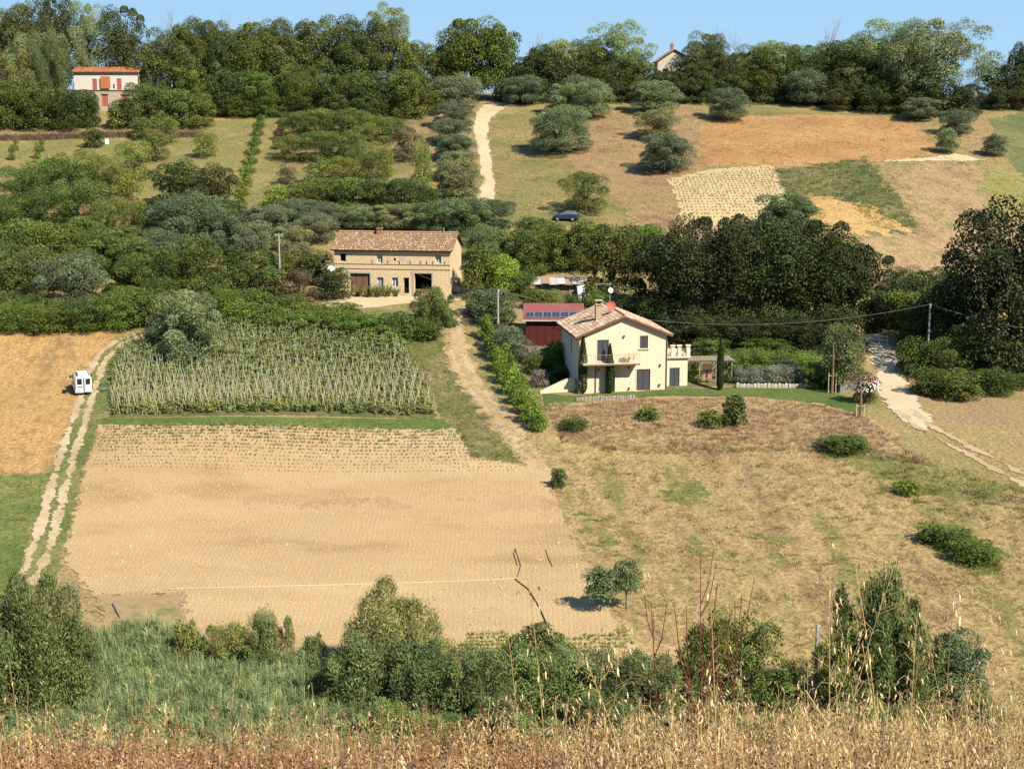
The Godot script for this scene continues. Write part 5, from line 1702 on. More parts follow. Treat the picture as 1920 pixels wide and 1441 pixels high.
	plants("ridge_tree", "%s tree from the hill track filling the wood behind the belt", "tree", "broad", [[6.14, -291.88, 9.22, 10.65, 0.02], [15.42, -293.08, 9.87, 11.31, 0.02], [23.84, -295.47, 7.88, 8.71, 0.02], [48.10, -298.06, 10.04, 10.04, 0.02], [54.63, -299.49, 10.09, 10.51, 0.02], [67.81, -292.79, 10.27, 11.92, 0.02], [75.73, -291.59, 11.26, 12.28, 0.02], [-11.30, -292.72, 9.24, 11.30, 0.02], [-29.86, -293.50, 11.33, 13.39, 0.02], [-45.67, -292.48, 11.29, 13.34, 0.02], [-51.58, -291.04, 10.21, 12.87, 0.02], [-57.21, -291.12, 10.22, 14.30, 0.02]], "trees filling the ridge wood", Color(0.8, 0.82, 0.75), Vector2(-4.04, -287.44))
	plants("shade_shrub", "%s leafy climber from the white panel hanging over the tool shed", "shrub", "bramble", [[4.55, -180.76, 3.25, 2.21], [7.30, -181.11, 2.61, 1.69], [2.59, -180.06, 2.85, 2.59], [10.15, -182.04, 3.27, 2.36], [5.76, -188.79, 4.07, 1.76]], "climbers over the tool shed", Color(0.9, 0.95, 0.9), Vector2(8.66, -185.36))
	plants("orchard_bush", "dark bush half hiding a white box on the mown grass", "shrub", "oak", [[-70.82, -255.99, 3.43, 3.25]])
	# --- olives of the upper slope
	plants("olive_tree", "%s olive from the top of the row beside the pale hill track", "tree", "olive", [
		[-10.74, -283.20, 9.15, 6.57, 0.05], [-11.22, -290.67, 7.75, 5.10, 0.05], [-10.59, -268.67, 7.38, 4.35, 0.05], [-10.35, -257.29, 7.08, 4.54, 0.05], [-9.47, -248.01, 7.19, 4.38, 0.05], [-8.71, -236.50, 7.37, 4.52, 0.05], [-8.13, -224.53, 7.65, 6.06, 0.05]], "olives beside the hill track", Color(1, 1, 1), Vector2(-10.48, -292.75))
	plants("olive_tree", "big spreading olive on the dry slope east of the hill track", "tree", "olive", [[8.36, -251.97, 11.03, 8.01, 0.08]])
	plants("olive_tree", "%s olive from the top of the hill track in the upper group", "tree", "olive", [[1.81, -285.88, 7.02, 5.62, 0.1], [9.92, -276.52, 8.17, 6.03, 0.08], [14.32, -275.21, 7.16, 7.16, 0.1], [12.58, -286.79, 7.05, 5.64, 0.1]], "olives near the top of the hill track", Color(1, 1, 1), Vector2(-2.02, -287.05))
	plants("olive_tree", "%s olive downhill in the column of three on the dry slope", "tree", "olive", [[26.17, -279.95, 9.05, 6.10, 0.1], [24.71, -259.56, 6.95, 5.49, 0.1], [24.34, -239.68, 8.65, 6.28, 0.08]], "three olives on the dry slope", Color(1, 1, 1), Vector2(27.04, -289.55))
	plants("olive_tree", "olive bush standing over the edge of the golden field", "tree", "olive", [[39.12, -275.34, 7.75, 6.00, 0.1]])
	plants("olive_tree", "round olive tree against the dark oak belt", "tree", "olive", [[56.25, -290.24, 7.74, 7.13, 0.12]])
	plants("olive_tree", "small spreading olive below the big pale trees", "tree", "olive", [[74.08, -275.34, 6.39, 4.26, 0.2]])
	plants("olive_tree", "%s young silvery olive from the big pale trees by the golden field", "tree", "olive", [[77.56, -263.65, 5.57, 4.46, 0.1], [72.26, -250.79, 4.07, 4.25, 0.08], [79.70, -249.62, 4.23, 3.70, 0.08]], "young olives at the edge of the golden field", Color(1, 1, 1), Vector2(79.59, -282.47))
	plants("hillside_tree", "round green tree on the dry slope with a car in its shade", "tree", "fruit", [[10.73, -218.53, 6.53, 6.53, 0.12]], "", Color(0.62, 0.72, 0.85))
	plants("olive_tree", "dark olive crown behind the big oaks below the pale seeded plot", "tree", "olive", [[38.58, -209.59, 8.97, 6.28, 0.1]], "", Color(0.72, 0.78, 0.72))
	# --- orchard and rows on the mown slope
	plants("fruit_tree", "small fruit tree standing alone on the mown grass", "tree", "fruit", [[-50.49, -248.99, 4.22, 4.05, 0.1]])
	plants("fruit_tree", "%s feathery fruit tree from the white farmhouse in the orchard", "tree", "fruit", [[-58.32, -247.02, 4.71, 5.06, 0.1], [-63.74, -261.30, 4.42, 3.68, 0.1], [-59.17, -258.88, 4.75, 5.11, 0.08], [-58.39, -232.79, 4.95, 6.27, 0.08], [-55.74, -217.66, 4.95, 6.19, 0.08], [-59.91, -223.50, 5.55, 6.35, 0.08], [-55.21, -207.64, 6.22, 6.22, 0.08]], "feathery orchard trees", Color(1, 1, 1), Vector2(-75.65, -283.37))
	plants("fruit_tree", "%s dense green orchard tree from the walnuts below the mown grass", "tree", "fruit", [[-64.28, -223.53, 8.25, 7.30, 0.03], [-68.67, -222.25, 8.68, 6.79, 0.03], [-72.47, -219.19, 8.57, 6.23, 0.03], [-61.43, -212.89, 9.10, 6.67, 0.03], [-66.70, -210.20, 8.99, 6.44, 0.03], [-70.88, -208.06, 7.42, 6.23, 0.03]], "dense orchard trees", Color(0.66, 0.82, 0.75), Vector2(-48.64, -219.25))
	plants("walnut_tree", "%s dark dense walnut from the vine row", "tree", "oak", [[-48.64, -219.25, 7.48, 7.17, 0.03], [-43.22, -216.95, 6.95, 7.25, 0.03]], "dark walnuts beside the vine row", Color(1.0, 1.0, 1.0), Vector2(-39.65, -221.44))
	plants("scrub_tree", "%s mixed green tree from the old farmhouse on the overgrown slope", "tree", "broad", [[-65.83, -197.65, 7.79, 6.79, 0.02], [-60.47, -198.70, 7.82, 5.98, 0.02], [-54.44, -197.41, 7.78, 5.66, 0.02], [-49.24, -194.84, 6.29, 5.59, 0.02], [-62.01, -185.53, 6.67, 6.00, 0.02], [-51.34, -202.23, 6.07, 4.34, 0.02]], "trees of the overgrown slope", Color(1, 1, 1), Vector2(-21.77, -189.48))
	plants("olive_tree", "big grey olive above the bramble bank by the stubble field", "tree", "olive", [[-53.39, -179.74, 8.41, 7.51, 0.08]], "", Color(0.82, 0.86, 0.86))
	plants("olive_tree", "%s grey olive from the walnuts on the slope below them", "tree", "olive", [[-44.48, -204.06, 9.04, 8.17, 0.05], [-45.78, -196.56, 7.04, 6.06, 0.05], [-39.43, -204.34, 6.13, 5.84, 0.05]], "olives below the walnuts", Color(0.85, 0.92, 0.85), Vector2(-46.03, -217.50))
	plants("vine", "%s yellow green vine downhill in the row on the mown slope", "vine", "fruit", [[-45.79, -278.28, 2.35, 2.15], [-45.07, -271.30, 2.29, 2.29], [-44.33, -264.31, 2.33, 2.42], [-43.64, -257.74, 2.36, 2.55], [-43.00, -251.08, 2.39, 2.48], [-42.42, -244.89, 2.42, 2.60], [-41.74, -238.70, 2.37, 2.53], [-41.01, -231.91, 2.38, 2.63], [-40.27, -225.14, 2.40, 2.56], [-39.66, -219.65, 2.34, 2.65]], "vines in the long row", Color(0.85, 1.0, 0.8), Vector2(-46.27, -282.59))
	plants("vine", "%s brownish vine downhill in the short row on the mown slope", "vine", "plum", [[-41.38, -273.53, 1.54, 2.12], [-40.72, -266.42, 1.60, 2.25], [-40.15, -259.97, 1.56, 2.20], [-39.56, -254.14, 1.61, 2.33]], "vines in the short brown row", Color(1, 1, 1), Vector2(-41.86, -278.16))
	plants("vine", "%s thin young vine from the white boxes on the mown grass", "vine", "fruit", [[-82.14, -247.81, 1.40, 2.63], [-83.52, -254.42, 1.26, 2.33], [-78.11, -248.39, 1.40, 2.81], [-78.87, -253.31, 1.25, 2.33]], "thin young vines", Color(1, 1, 1), Vector2(-70.27, -258.77))
	plants("orchard_shrub", "%s yellow green shrub from the hill track in the upper orchard", "shrub", "fruit", [[-36.78, -260.81, 7.72, 5.15], [-33.39, -263.20, 8.35, 5.19], [-28.56, -261.32, 8.29, 5.71], [-23.75, -259.01, 7.31, 5.12], [-31.41, -246.84, 7.33, 5.23], [-26.86, -245.08, 7.28, 5.37], [-36.29, -247.47, 6.12, 4.37], [-22.40, -234.17, 6.64, 6.14], [-26.29, -231.79, 5.75, 4.44], [-19.93, -236.45, 3.01, 4.86], [-13.93, -231.13, 3.61, 6.88], [-20.70, -260.95, 5.52, 4.23], [-29.66, -231.20, 4.92, 3.77]], "shrubs of the upper orchard", Color(1, 1, 1), Vector2(-5.51, -260.72))
	plants("plum_tree", "dark purple brown plum tree in the upper orchard", "tree", "plum", [[-17.77, -246.52, 5.23, 5.75, 0.08]])
	plants("plum_tree", "small thin brown tree on the orchard grass", "tree", "plum", [[-34.53, -230.88, 2.95, 2.95, 0.12]])
	plants("hedge_shrub", "%s dark glossy shrub from the hill track in the grove hedge", "shrub", "broad", [[-29.62, -219.30, 7.02, 4.21], [-25.04, -220.17, 7.51, 4.54], [-20.34, -220.08, 7.51, 4.54], [-16.40, -219.69, 7.03, 4.69], [-12.91, -220.05, 4.69, 3.44]], "dark hedge above the olive grove", Color(0.95, 1.0, 0.9), Vector2(-4.70, -220.48))
	plants("hedge_shrub", "light green shrub at the end of the dark hedge", "shrub", "bright", [[-34.08, -217.78, 5.42, 4.03]], "", Color(0.75, 0.8, 0.9))
	plants("olive_tree", "%s silvery olive from the farmhouse gable in the grove behind", "tree", "olive", [[-33.76, -207.89, 7.72, 5.19, 0.05], [-30.20, -211.83, 7.85, 4.53, 0.05], [-26.44, -213.21, 6.38, 3.65, 0.05], [-27.49, -208.15, 5.94, 4.16, 0.05], [-22.15, -212.89, 6.37, 3.49, 0.05], [-18.04, -212.76, 6.37, 3.49, 0.05], [-13.99, -212.20, 6.35, 3.78, 0.05], [-30.07, -202.63, 5.80, 4.35, 0.05], [-35.26, -201.14, 6.48, 5.33, 0.05]], "olives behind the old farmhouse", Color(1, 1, 1), Vector2(-8.25, -210.27))
	plants("olive_tree", "%s dark tall olive from the gable of the old farmhouse", "tree", "olive", [[-9.74, -210.19, 7.20, 5.25, 0.05], [-5.94, -208.11, 7.43, 6.24, 0.05], [-3.03, -212.67, 6.37, 4.55, 0.05], [-3.92, -199.12, 5.99, 5.70, 0.05]], "olives beside the farmhouse gable", Color(0.7, 0.78, 0.68), Vector2(-7.31, -204.63))
	# --- round the old farmhouse
	plants("acacia_tree", "bright yellow green acacia below the old farmhouse yard", "tree", "bright", [[-0.94, -185.97, 5.35, 5.75, 0.1]], "", Color(0.95, 0.95, 0.9))
	plants("yard_tree", "%s leafy green tree from the yard of the old farmhouse", "tree", "broad", [[-4.02, -186.29, 5.09, 6.69, 0.05], [1.74, -194.70, 5.58, 6.28, 0.05], [5.66, -197.48, 5.94, 6.37, 0.05], [2.93, -204.91, 5.56, 4.83, 0.05], [9.55, -197.45, 6.36, 6.79, 0.05]], "trees beside the farmhouse yard", Color(0.9, 0.95, 0.85), Vector2(-6.08, -188.17))
	plants("yard_tree", "%s low grey green tree from the pole above the red shed", "tree", "olive", [[-2.00, -173.32, 5.25, 3.87, 0.02], [-3.82, -176.92, 3.82, 3.19, 0.02]], "low trees by the pole above the red shed", Color(0.72, 0.8, 0.68), Vector2(-1.56, -165.76))
	plants("oak_tree", "spreading oak between the tool shed and the big oak wood", "tree", "oak", [[12.60, -184.45, 7.96, 9.68, 0.1]], "", Color(1.0, 1.0, 1.0))
	plants("yard_bush", "reddish dark bush beside the pole at the old farmhouse", "shrub", "plum", [[-26.32, -184.41, 4.91, 4.24]], "", Color(1.0, 0.95, 0.8))
	plants("yard_bush", "dark green bush at the corner of the old farmhouse", "shrub", "oak", [[-22.18, -185.91, 4.14, 3.88]], "", Color(1.0, 1.0, 1.0))
	plants("yard_bush", "%s grey green bush from the barn doorway on the bank", "shrub", "willow", [[-9.54, -174.06, 4.64, 3.89], [-7.57, -172.14, 2.48, 2.23]], "bushes on the bank below the barn", Color(0.6, 0.72, 0.6), Vector2(-11.36, -185.99))
	plants("yard_bush", "%s leafy bush from the old farmhouse on the overgrown bank", "shrub", "broad", [[-33.88, -186.66, 5.37, 4.70], [-30.12, -186.21, 4.68, 4.02], [-36.48, -195.68, 4.91, 4.21], [-32.25, -195.57, 4.91, 3.51], [-25.66, -193.36, 4.16, 4.16], [-29.06, -195.32, 4.20, 3.08]], "bushes on the bank below the olives", Color(1, 1, 1), Vector2(-21.77, -189.48))
	spruce("small dark spruce in front of the barn doorway", [-13.31, -188.07, 2.30, 3.11])
	var yn := 0
	var yucca := tuft_mesh(46, 0.16, 0.95, 0.035, 71, 0.25)
	for e in [[-19.35, -186.96, 2.28, 2.02], [-18.12, -186.77, 2.28, 2.01], [-16.92, -186.80, 2.42, 2.15], [-15.73, -187.07, 2.29, 2.15], [-14.65, -187.09, 1.75, 1.61]]:
		var o := thing("yucca", "%s spiky yucca from the planked barn door of the old farmhouse" % ORDINALS[yn], "plant", on_land(Vector2(e[0], e[1])), e[0], "yuccas before the farmhouse")
		yn += 1
		var m := part(o, "leaves", yucca, leaf_mat("yucca", Color(0.15, 0.17, 0.045), 0.3))
		m.scale = Vector3(e[2] * 0.7, e[3] * 1.05, e[2] * 0.7)
	# --- bramble banks
	plants("bramble", "%s green bramble mound from the big olive above the stubble field", "shrub", "bramble", [[-58.41, -172.23, 5.96, 3.60], [-54.08, -172.26, 5.97, 3.48], [-49.89, -172.87, 5.99, 3.74], [-46.24, -173.24, 5.62, 4.12], [-42.96, -173.91, 5.27, 4.52], [-40.40, -175.09, 3.79, 3.53], [-47.14, -181.93, 5.50, 3.27], [-50.45, -179.64, 5.17, 2.59], [-57.62, -177.77, 5.38, 2.69], [-43.83, -184.64, 4.65, 3.32]], "brambles above the stubble field", Color(0.78, 0.8, 0.85), Vector2(-35.23, -161.51))
	plants("bramble", "%s green bramble mound from the dirt drive above the bean plot", "shrub", "bramble", [[-31.21, -171.28, 5.19, 3.71], [-27.78, -171.04, 5.93, 3.58], [-23.99, -170.39, 5.91, 3.20], [-20.16, -169.19, 5.87, 3.42], [-16.37, -167.84, 6.06, 3.52], [-13.01, -167.53, 5.08, 3.39], [-31.47, -178.37, 5.40, 3.21], [-26.91, -177.87, 5.12, 2.56], [-19.67, -176.12, 3.81, 2.16], [-22.68, -174.79, 4.41, 2.52], [-9.72, -168.29, 3.65, 2.43], [-33.76, -175.04, 3.79, 4.42]], "brambles above the bean plot", Color(0.82, 0.9, 0.85), Vector2(-6.65, -167.30))
	plants("olive_tree", "big silvery olive at the head of the bean plot", "tree", "olive", [[-35.23, -161.51, 7.73, 8.43, 0.05]], "", Color(1.0, 1.0, 1.0))
	plants("olive_tree", "smaller olive leaning on the big olive above the bean plot", "tree", "olive", [[-38.18, -164.36, 5.00, 5.00, 0.05]], "", Color(0.85, 0.9, 0.82))
	# --- drive hedge and garden of the stone house
	plants("laurel", "%s bright green laurel downhill in the hedge along the drive", "shrub", "bright", [[-2.91, -168.03, 2.06, 2.79], [-2.27, -165.16, 2.03, 2.99], [-1.76, -162.41, 2.12, 3.06], [-1.16, -159.30, 2.20, 3.12], [-0.57, -156.15, 2.27, 3.18], [0.00, -152.25, 2.33, 3.10], [0.65, -148.34, 2.27, 3.02], [1.26, -144.51, 2.32, 2.95], [1.85, -141.17, 2.27, 2.78], [2.44, -138.99, 2.03, 2.34]], "laurel hedge along the drive", Color(0.72, 0.8, 0.8), Vector2(-3.40, -171.50))
	plants("olive_tree", "round silvery olive between the drive hedge and the red shed", "tree", "olive", [[-0.30, -163.03, 4.49, 3.90, 0.05]])
	plants("garden_shrub", "%s low garden shrub from the stone house beside the red shed", "shrub", "bramble", [[4.65, -160.51, 2.56, 3.14], [2.88, -159.03, 2.88, 2.31], [5.28, -158.31, 3.45, 1.15], [3.63, -156.38, 2.27, 1.25]], "shrubs beside the stone house", Color(0.8, 0.85, 0.9), Vector2(7.26, -158.84))
	plants("garden_shrub", "%s purple grey flowering shrub from the red shed", "shrub", "lavender", [[2.34, -161.70, 2.58, 2.34], [2.93, -154.92, 2.25, 1.91]], "flowering shrubs under the red shed", Color(0.8, 0.72, 0.85), Vector2(2.39, -164.82))
	cypress("slim cypress at the corner of the stone house", [7.33, -151.60, 0.83, 6.06])
	cypress("slim cypress in front of the balcony of the stone house", [10.08, -151.42, 0.77, 5.18])
	cypress("slim cypress beside the pergola", [21.70, -153.10, 0.72, 5.34])
	plants("big_oak", "%s huge dark oak from the stone house in the wood behind", "tree", "oak", [[22.01, -174.42, 12.95, 12.32, 0.02], [28.81, -173.64, 12.27, 12.90, 0.02], [35.10, -173.75, 11.03, 12.54, 0.02], [18.27, -181.28, 7.18, 9.13, 0.02], [40.03, -174.76, 8.19, 10.09, 0.02], [26.50, -184.24, 9.94, 9.28, 0.02], [33.88, -184.74, 9.97, 10.63, 0.02], [40.54, -187.99, 8.11, 8.11, 0.02]], "big oaks behind the stone house", Color(0.62, 0.66, 0.64), Vector2(12.43, -167.85))
	plants("big_oak", "huge dark oak standing alone above the gravel path", "tree", "oak", [[54.12, -160.49, 14.55, 18.04, 0]], "", Color(0.6, 0.63, 0.6))
	plants("big_oak", "dark oak crown spreading beside the huge lone oak", "tree", "oak", [[50.13, -164.92, 7.16, 9.55, 0]], "", Color(0.6, 0.63, 0.6))
	plants("garden_shrub", "%s yellow green ornamental grass from the pergola behind the wall", "shrub", "bright", [[25.03, -160.57, 2.91, 2.44], [27.05, -160.43, 3.49, 2.56], [29.40, -160.59, 3.49, 2.33], [31.69, -160.38, 3.26, 2.33], [33.05, -158.39, 2.87, 2.07]], "ornamental grasses behind the garden wall", Color(0.68, 0.75, 0.9), Vector2(21.89, -158.80))
	plants("garden_shrub", "%s grey green lavender from the pergola above the garden wall", "shrub", "lavender", [[24.13, -156.35, 2.50, 1.93], [25.79, -156.11, 2.49, 1.93], [27.68, -156.20, 2.50, 2.04], [29.50, -156.23, 2.50, 1.93], [31.24, -155.82, 2.26, 1.70], [29.53, -159.66, 2.90, 1.51]], "lavender bushes above the garden wall", Color(0.85, 0.9, 0.8), Vector2(21.45, -155.42))
	plants("garden_shrub", "%s leafy climber from the stone house on the pergola", "shrub", "fruit", [[17.89, -155.89, 1.36, 2.49], [19.34, -156.68, 1.71, 2.28], [23.27, -156.29, 1.70, 2.50]], "climbers on the pergola", Color(0.8, 0.95, 0.85), Vector2(15.81, -155.43))
	plants("garden_shrub", "%s dark hedge plant from the oleander in the garden corner", "shrub", "broad", [[32.00, -154.48, 2.81, 2.25], [33.28, -153.92, 2.24, 1.68], [21.98, -164.14, 4.75, 1.78], [28.71, -165.32, 5.98, 1.79]], "dark hedge plants under the oaks", Color(0.8, 0.85, 0.8), Vector2(35.25, -146.71))
	plants("garden_olive", "grey green garden olive above the oleander", "tree", "olive", [[34.44, -153.32, 4.68, 6.69, 0.12]], "", Color(0.62, 0.7, 0.6))
	rng.seed = 91
	var ol := [35.47, -147.17, 2.79, 3.11]
	var od := plant("oleander", "oleander bush with pink and white flowers beside the gravel path", "shrub", "broad", ol)
	blossoms(od, ol, [Color(0.75, 0.72, 0.68)], 0.4, 0.74, 260, "blossoms")
	blossoms(od, ol, [Color(0.68, 0.30, 0.36), Color(0.62, 0.22, 0.28)], 0.7, 0.94, 240, "blossoms")
	var ol2 := [37.96, -167.18, 4.23, 2.90]
	var od2 := plant("oleander", "oleander with white and red flowers behind the garden olive", "shrub", "broad", ol2)
	blossoms(od2, ol2, [Color(0.75, 0.72, 0.68), Color(0.6, 0.2, 0.18)], 0.7, 0.95, 200, "blossoms")
	plants("bramble", "%s dense bramble from the rail fence on the path bank", "shrub", "bramble", [[45.85, -167.31, 4.84, 5.08], [48.69, -165.56, 5.39, 5.03], [43.72, -159.01, 4.61, 4.04], [46.61, -157.98, 5.73, 4.36], [49.82, -158.18, 5.74, 4.02], [42.80, -150.89, 3.84, 2.85], [45.22, -149.20, 5.43, 3.04], [49.65, -152.07, 5.53, 2.88], [54.18, -155.67, 5.66, 2.60], [46.02, -175.30, 5.31, 4.43], [50.35, -174.96, 5.05, 5.30], [50.04, -188.65, 5.70, 4.07], [46.18, -181.12, 3.91, 2.87]], "brambles east of the gravel path", Color(0.72, 0.74, 0.82), Vector2(41.59, -169.29))
	plants("cane_clump", "%s pale arching cane clump from the rail fence", "shrub", "willow", [[46.15, -175.29, 4.43, 3.79], [48.67, -174.11, 4.40, 4.15]], "cane clumps at the head of the path", Color(0.9, 0.92, 0.75), Vector2(41.59, -169.29))
	plants("meadow_bush", "dark green bush growing in the dry brush below the lawn", "shrub", "broad", [[21.28, -140.12, 2.56, 3.17]])
	plants("meadow_bush", "%s low light green bush from the dark bush below the lawn", "shrub", "bramble", [[18.91, -139.97, 2.56, 1.74], [13.23, -142.18, 2.59, 1.35], [5.85, -139.24, 3.05, 1.22], [30.26, -133.31, 5.37, 1.27]], "low bushes in the dry brush", Color(1, 1, 1), Vector2(21.28, -140.12))
	plants("meadow_bush", "small green bush beside the end of the dirt drive", "shrub", "broad", [[3.98, -125.93, 1.39, 1.85]])
	plants("meadow_bush", "%s bright green low thicket uphill to down on the meadow", "shrub", "bramble", [[32.96, -113.34, 2.52, 1.51], [34.32, -111.50, 3.31, 1.65], [35.10, -108.60, 3.63, 1.78], [33.58, -123.25, 2.27, 1.27]], "bright thickets on the meadow", Color(0.95, 1.0, 0.85), Vector2(33.41, -124.39))
	# --- the ravine in front
	plants("olive_tree", "lone two lobed olive at the lower corner of the tilled field", "tree", "olive", [[6.17, -99.52, 2.16, 3.27, 0.3]], "", Color(0.66, 0.72, 0.62))
	plants("olive_tree", "second half of the lone olive, leaning uphill from the same foot", "tree", "olive", [[7.98, -99.85, 2.01, 3.66, 0.36]], "", Color(0.72, 0.78, 0.68))
	plants("willow_tree", "%s large dark willow from the reed bed in the ravine", "tree", "willow", [[-28.29, -84.31, 6.07, 7.98, 0], [-31.30, -84.33, 5.43, 7.35, 0], [-26.38, -85.00, 3.22, 4.83, 0]], "willows in the corner of the ravine", Color(0.72, 0.74, 0.72), Vector2(-23.55, -87.81))
	plants("willow_shrub", "%s feathery willow shrub from the two grey planks", "shrub", "willow", [[-18.29, -91.67, 3.31, 2.76], [-15.79, -91.57, 2.90, 3.59], [-12.76, -91.59, 1.72, 2.21], [-21.06, -92.04, 2.08, 2.77], [-16.95, -90.88, 2.40, 2.05]], "feathery willows below the tilled field", Color(0.95, 0.98, 0.85), Vector2(-27.91, -99.81))
	plants("willow_shrub", "tall pointed willow shrub before the tilled field", "shrub", "willow", [[-7.29, -88.58, 6.02, 6.02]])
	plants("willow_shrub", "%s grey green willow scrub from the reed bed", "shrub", "willow", [[-8.63, -84.40, 4.79, 4.47], [-5.41, -84.02, 4.45, 4.14], [-2.54, -83.94, 4.45, 3.81], [0.00, -84.08, 4.14, 3.82], [2.86, -83.95, 4.45, 3.75], [5.74, -84.18, 4.14, 3.51], [-10.28, -84.92, 3.54, 3.54], [8.28, -84.11, 3.82, 3.50]], "willow scrub in the ravine", Color(0.72, 0.82, 0.74), Vector2(-11.51, -84.44))
	plants("ravine_bush", "%s broad leaved bush from the black hose end", "shrub", "broad", [[1.70, -90.44, 3.75, 3.27], [0.00, -90.76, 2.05, 2.05]], "bushes over the vegetable rows", Color(1, 1, 1), Vector2(2.46, -96.75))
	plants("ravine_bush", "%s leafy green thicket from the grey ravine pole", "shrub", "fruit", [[12.01, -85.81, 3.57, 5.84], [14.27, -85.71, 3.89, 5.51], [10.60, -84.86, 2.57, 4.50], [16.80, -85.39, 2.91, 2.91]], "thickets beside the concrete pole", Color(0.6, 0.72, 0.66), Vector2(18.25, -85.04))
	plants("willow_tree", "%s tall green willow from the grey ravine pole", "tree", "willow", [[21.76, -84.50, 4.80, 8.19, 0], [19.96, -84.34, 3.51, 5.43, 0], [23.67, -84.48, 3.52, 5.44, 0]], "willows beside the concrete pole", Color(0.74, 0.85, 0.68), Vector2(18.25, -85.04))
	plants("ravine_bush", "rounded blue grey bush on the meadow edge", "shrub", "olive", [[27.32, -86.88, 4.60, 4.07]], "", Color(0.52, 0.6, 0.62))
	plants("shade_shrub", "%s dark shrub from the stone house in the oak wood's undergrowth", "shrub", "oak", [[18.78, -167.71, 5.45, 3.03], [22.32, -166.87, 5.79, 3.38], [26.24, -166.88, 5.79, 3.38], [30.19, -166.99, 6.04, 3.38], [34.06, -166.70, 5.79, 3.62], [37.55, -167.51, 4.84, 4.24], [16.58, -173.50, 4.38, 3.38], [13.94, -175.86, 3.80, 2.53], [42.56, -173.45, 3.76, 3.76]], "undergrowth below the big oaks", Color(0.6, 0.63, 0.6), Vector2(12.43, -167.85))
	plants("shade_shrub", "%s leafy shrub from the tool shed on the slope behind it", "shrub", "broad", [[3.52, -196.74, 4.93, 4.23], [7.11, -198.66, 5.69, 4.27], [10.86, -202.57, 5.79, 4.35], [16.39, -199.04, 6.41, 5.70], [19.02, -204.71, 4.39, 3.66], [10.26, -178.05, 3.85, 2.56], [1.33, -184.77, 3.98, 3.32], [0.00, -199.02, 4.99, 4.99]], "leafy shrubs behind the tool shed", Color(0.9, 1.0, 0.8), Vector2(5.94, -183.47))
	plants("shade_shrub", "%s dark shrub from the huge lone oak below its crown", "shrub", "oak", [[50.25, -159.22, 6.35, 5.20], [53.50, -156.75, 6.83, 4.55], [49.45, -168.96, 5.49, 6.10], [56.18, -156.25, 6.24, 5.68], [48.27, -183.74, 5.95, 3.97], [52.79, -183.36, 5.94, 5.28]], "shrubs below the huge lone oak", Color(1, 1, 1), Vector2(54.12, -160.49))
	plants("scrub_tree", "%s green tree from the big bean plot olive on the overgrown slope", "tree", "broad", [[-45.09, -190.29, 6.83, 5.74, 0], [-47.86, -187.59, 6.47, 5.39, 0], [-60.84, -190.46, 7.52, 5.47, 0], [-55.67, -191.55, 7.56, 4.81, 0], [-39.90, -191.68, 6.19, 6.88, 0], [-36.59, -181.54, 5.23, 4.57, 0], [-65.68, -192.73, 6.22, 5.53, 0], [-47.52, -211.65, 5.28, 3.77, 0], [-50.43, -207.84, 6.23, 5.19, 0], [-58.40, -204.30, 7.30, 4.82, 0], [-65.34, -203.14, 7.26, 4.36, 0], [-38.88, -209.69, 4.49, 4.49, 0]], "trees of the lower overgrown slope", Color(0.9, 0.95, 0.85), Vector2(-35.23, -161.51))
	var foot := []
	for k in 21:
		foot.append([-7.0 + k * 1.9 + 0.5 * sin(k * 2.3), -80.2 + 1.2 * sin(k * 1.7), 3.2 + 0.8 * sin(k * 3.1), 2.0 + 0.6 * sin(k * 2.1 + 1.0)])
	plants("willow_shrub", "%s low willow shrub from the reed bed end along the ravine foot", "shrub", "willow", foot, "low willows along the ravine foot", Color(0.8, 0.88, 0.72), Vector2(-34, -82))
	# reeds
	rng.seed = 230
	var reeds := []
	var bed := to_poly([-27.5, -87.8, -28.4, -94.6, -24.6, -96.5, -18.9, -93.0, -11.0, -91.7, -8.3, -84.3, -26.8, -84.3])
	for k in 9000:
		var p := Vector2(rng.randf_range(-36, -5), rng.randf_range(-99, -77))
		if p.y < -84.0 and not Geometry2D.is_point_in_polygon(p, bed):
			continue
		var h := rng.randf_range(1.5, 2.7) + 1.2 * noise.get_noise_2d(p.x * 60.0, p.y * 60.0)
		reeds.append([Transform3D(Basis(Vector3.UP, rng.randf() * TAU).scaled(Vector3(0.8, h, 0.8)), on_land(p, -0.1)), jitter(ramp(rng.randf(), [Color(0.12, 0.17, 0.075), Color(0.19, 0.26, 0.11), Color(0.32, 0.38, 0.17)]), 0.25)])
	scatter("reeds", "dense green reed bed along the bottom of the ravine", "reeds", tuft_mesh(18, 0.2, 0.5, 0.03, 14, 0.75), leaf_mat("reed", Color(1, 1, 1), 0.35), reeds)

# ------------------------------------------------------------------ fields
const DRIVE = [-6.7, -183.8, -6.9, -174.7, -6.6, -167.3, -5.7, -161.6, -3.9, -154.6, -2.3, -147.7, -0.8, -141.3, 0.6, -136.3, 1.9, -131.9, 2.7, -128.7]
const LANE = [-43.0, -170.5, -44.7, -168.4, -45.5, -164.6, -45.3, -159.9, -44.6, -154.9, -43.3, -148.6, -41.9, -141.4, -41.0, -135.5, -40.0, -129.7, -38.9, -123.6, -37.7, -117.8, -36.8, -112.5, -36.2, -108.3, -35.9, -104.8]
const GRAVEL = [41.3, -170.8, 41.1, -165.8, 40.3, -159.8, 39.6, -152.9, 38.6, -143.9, 39.0, -138.7, 40.5, -135.1, 42.4, -131.4, 44.0, -127.5, 45.4, -123.4]

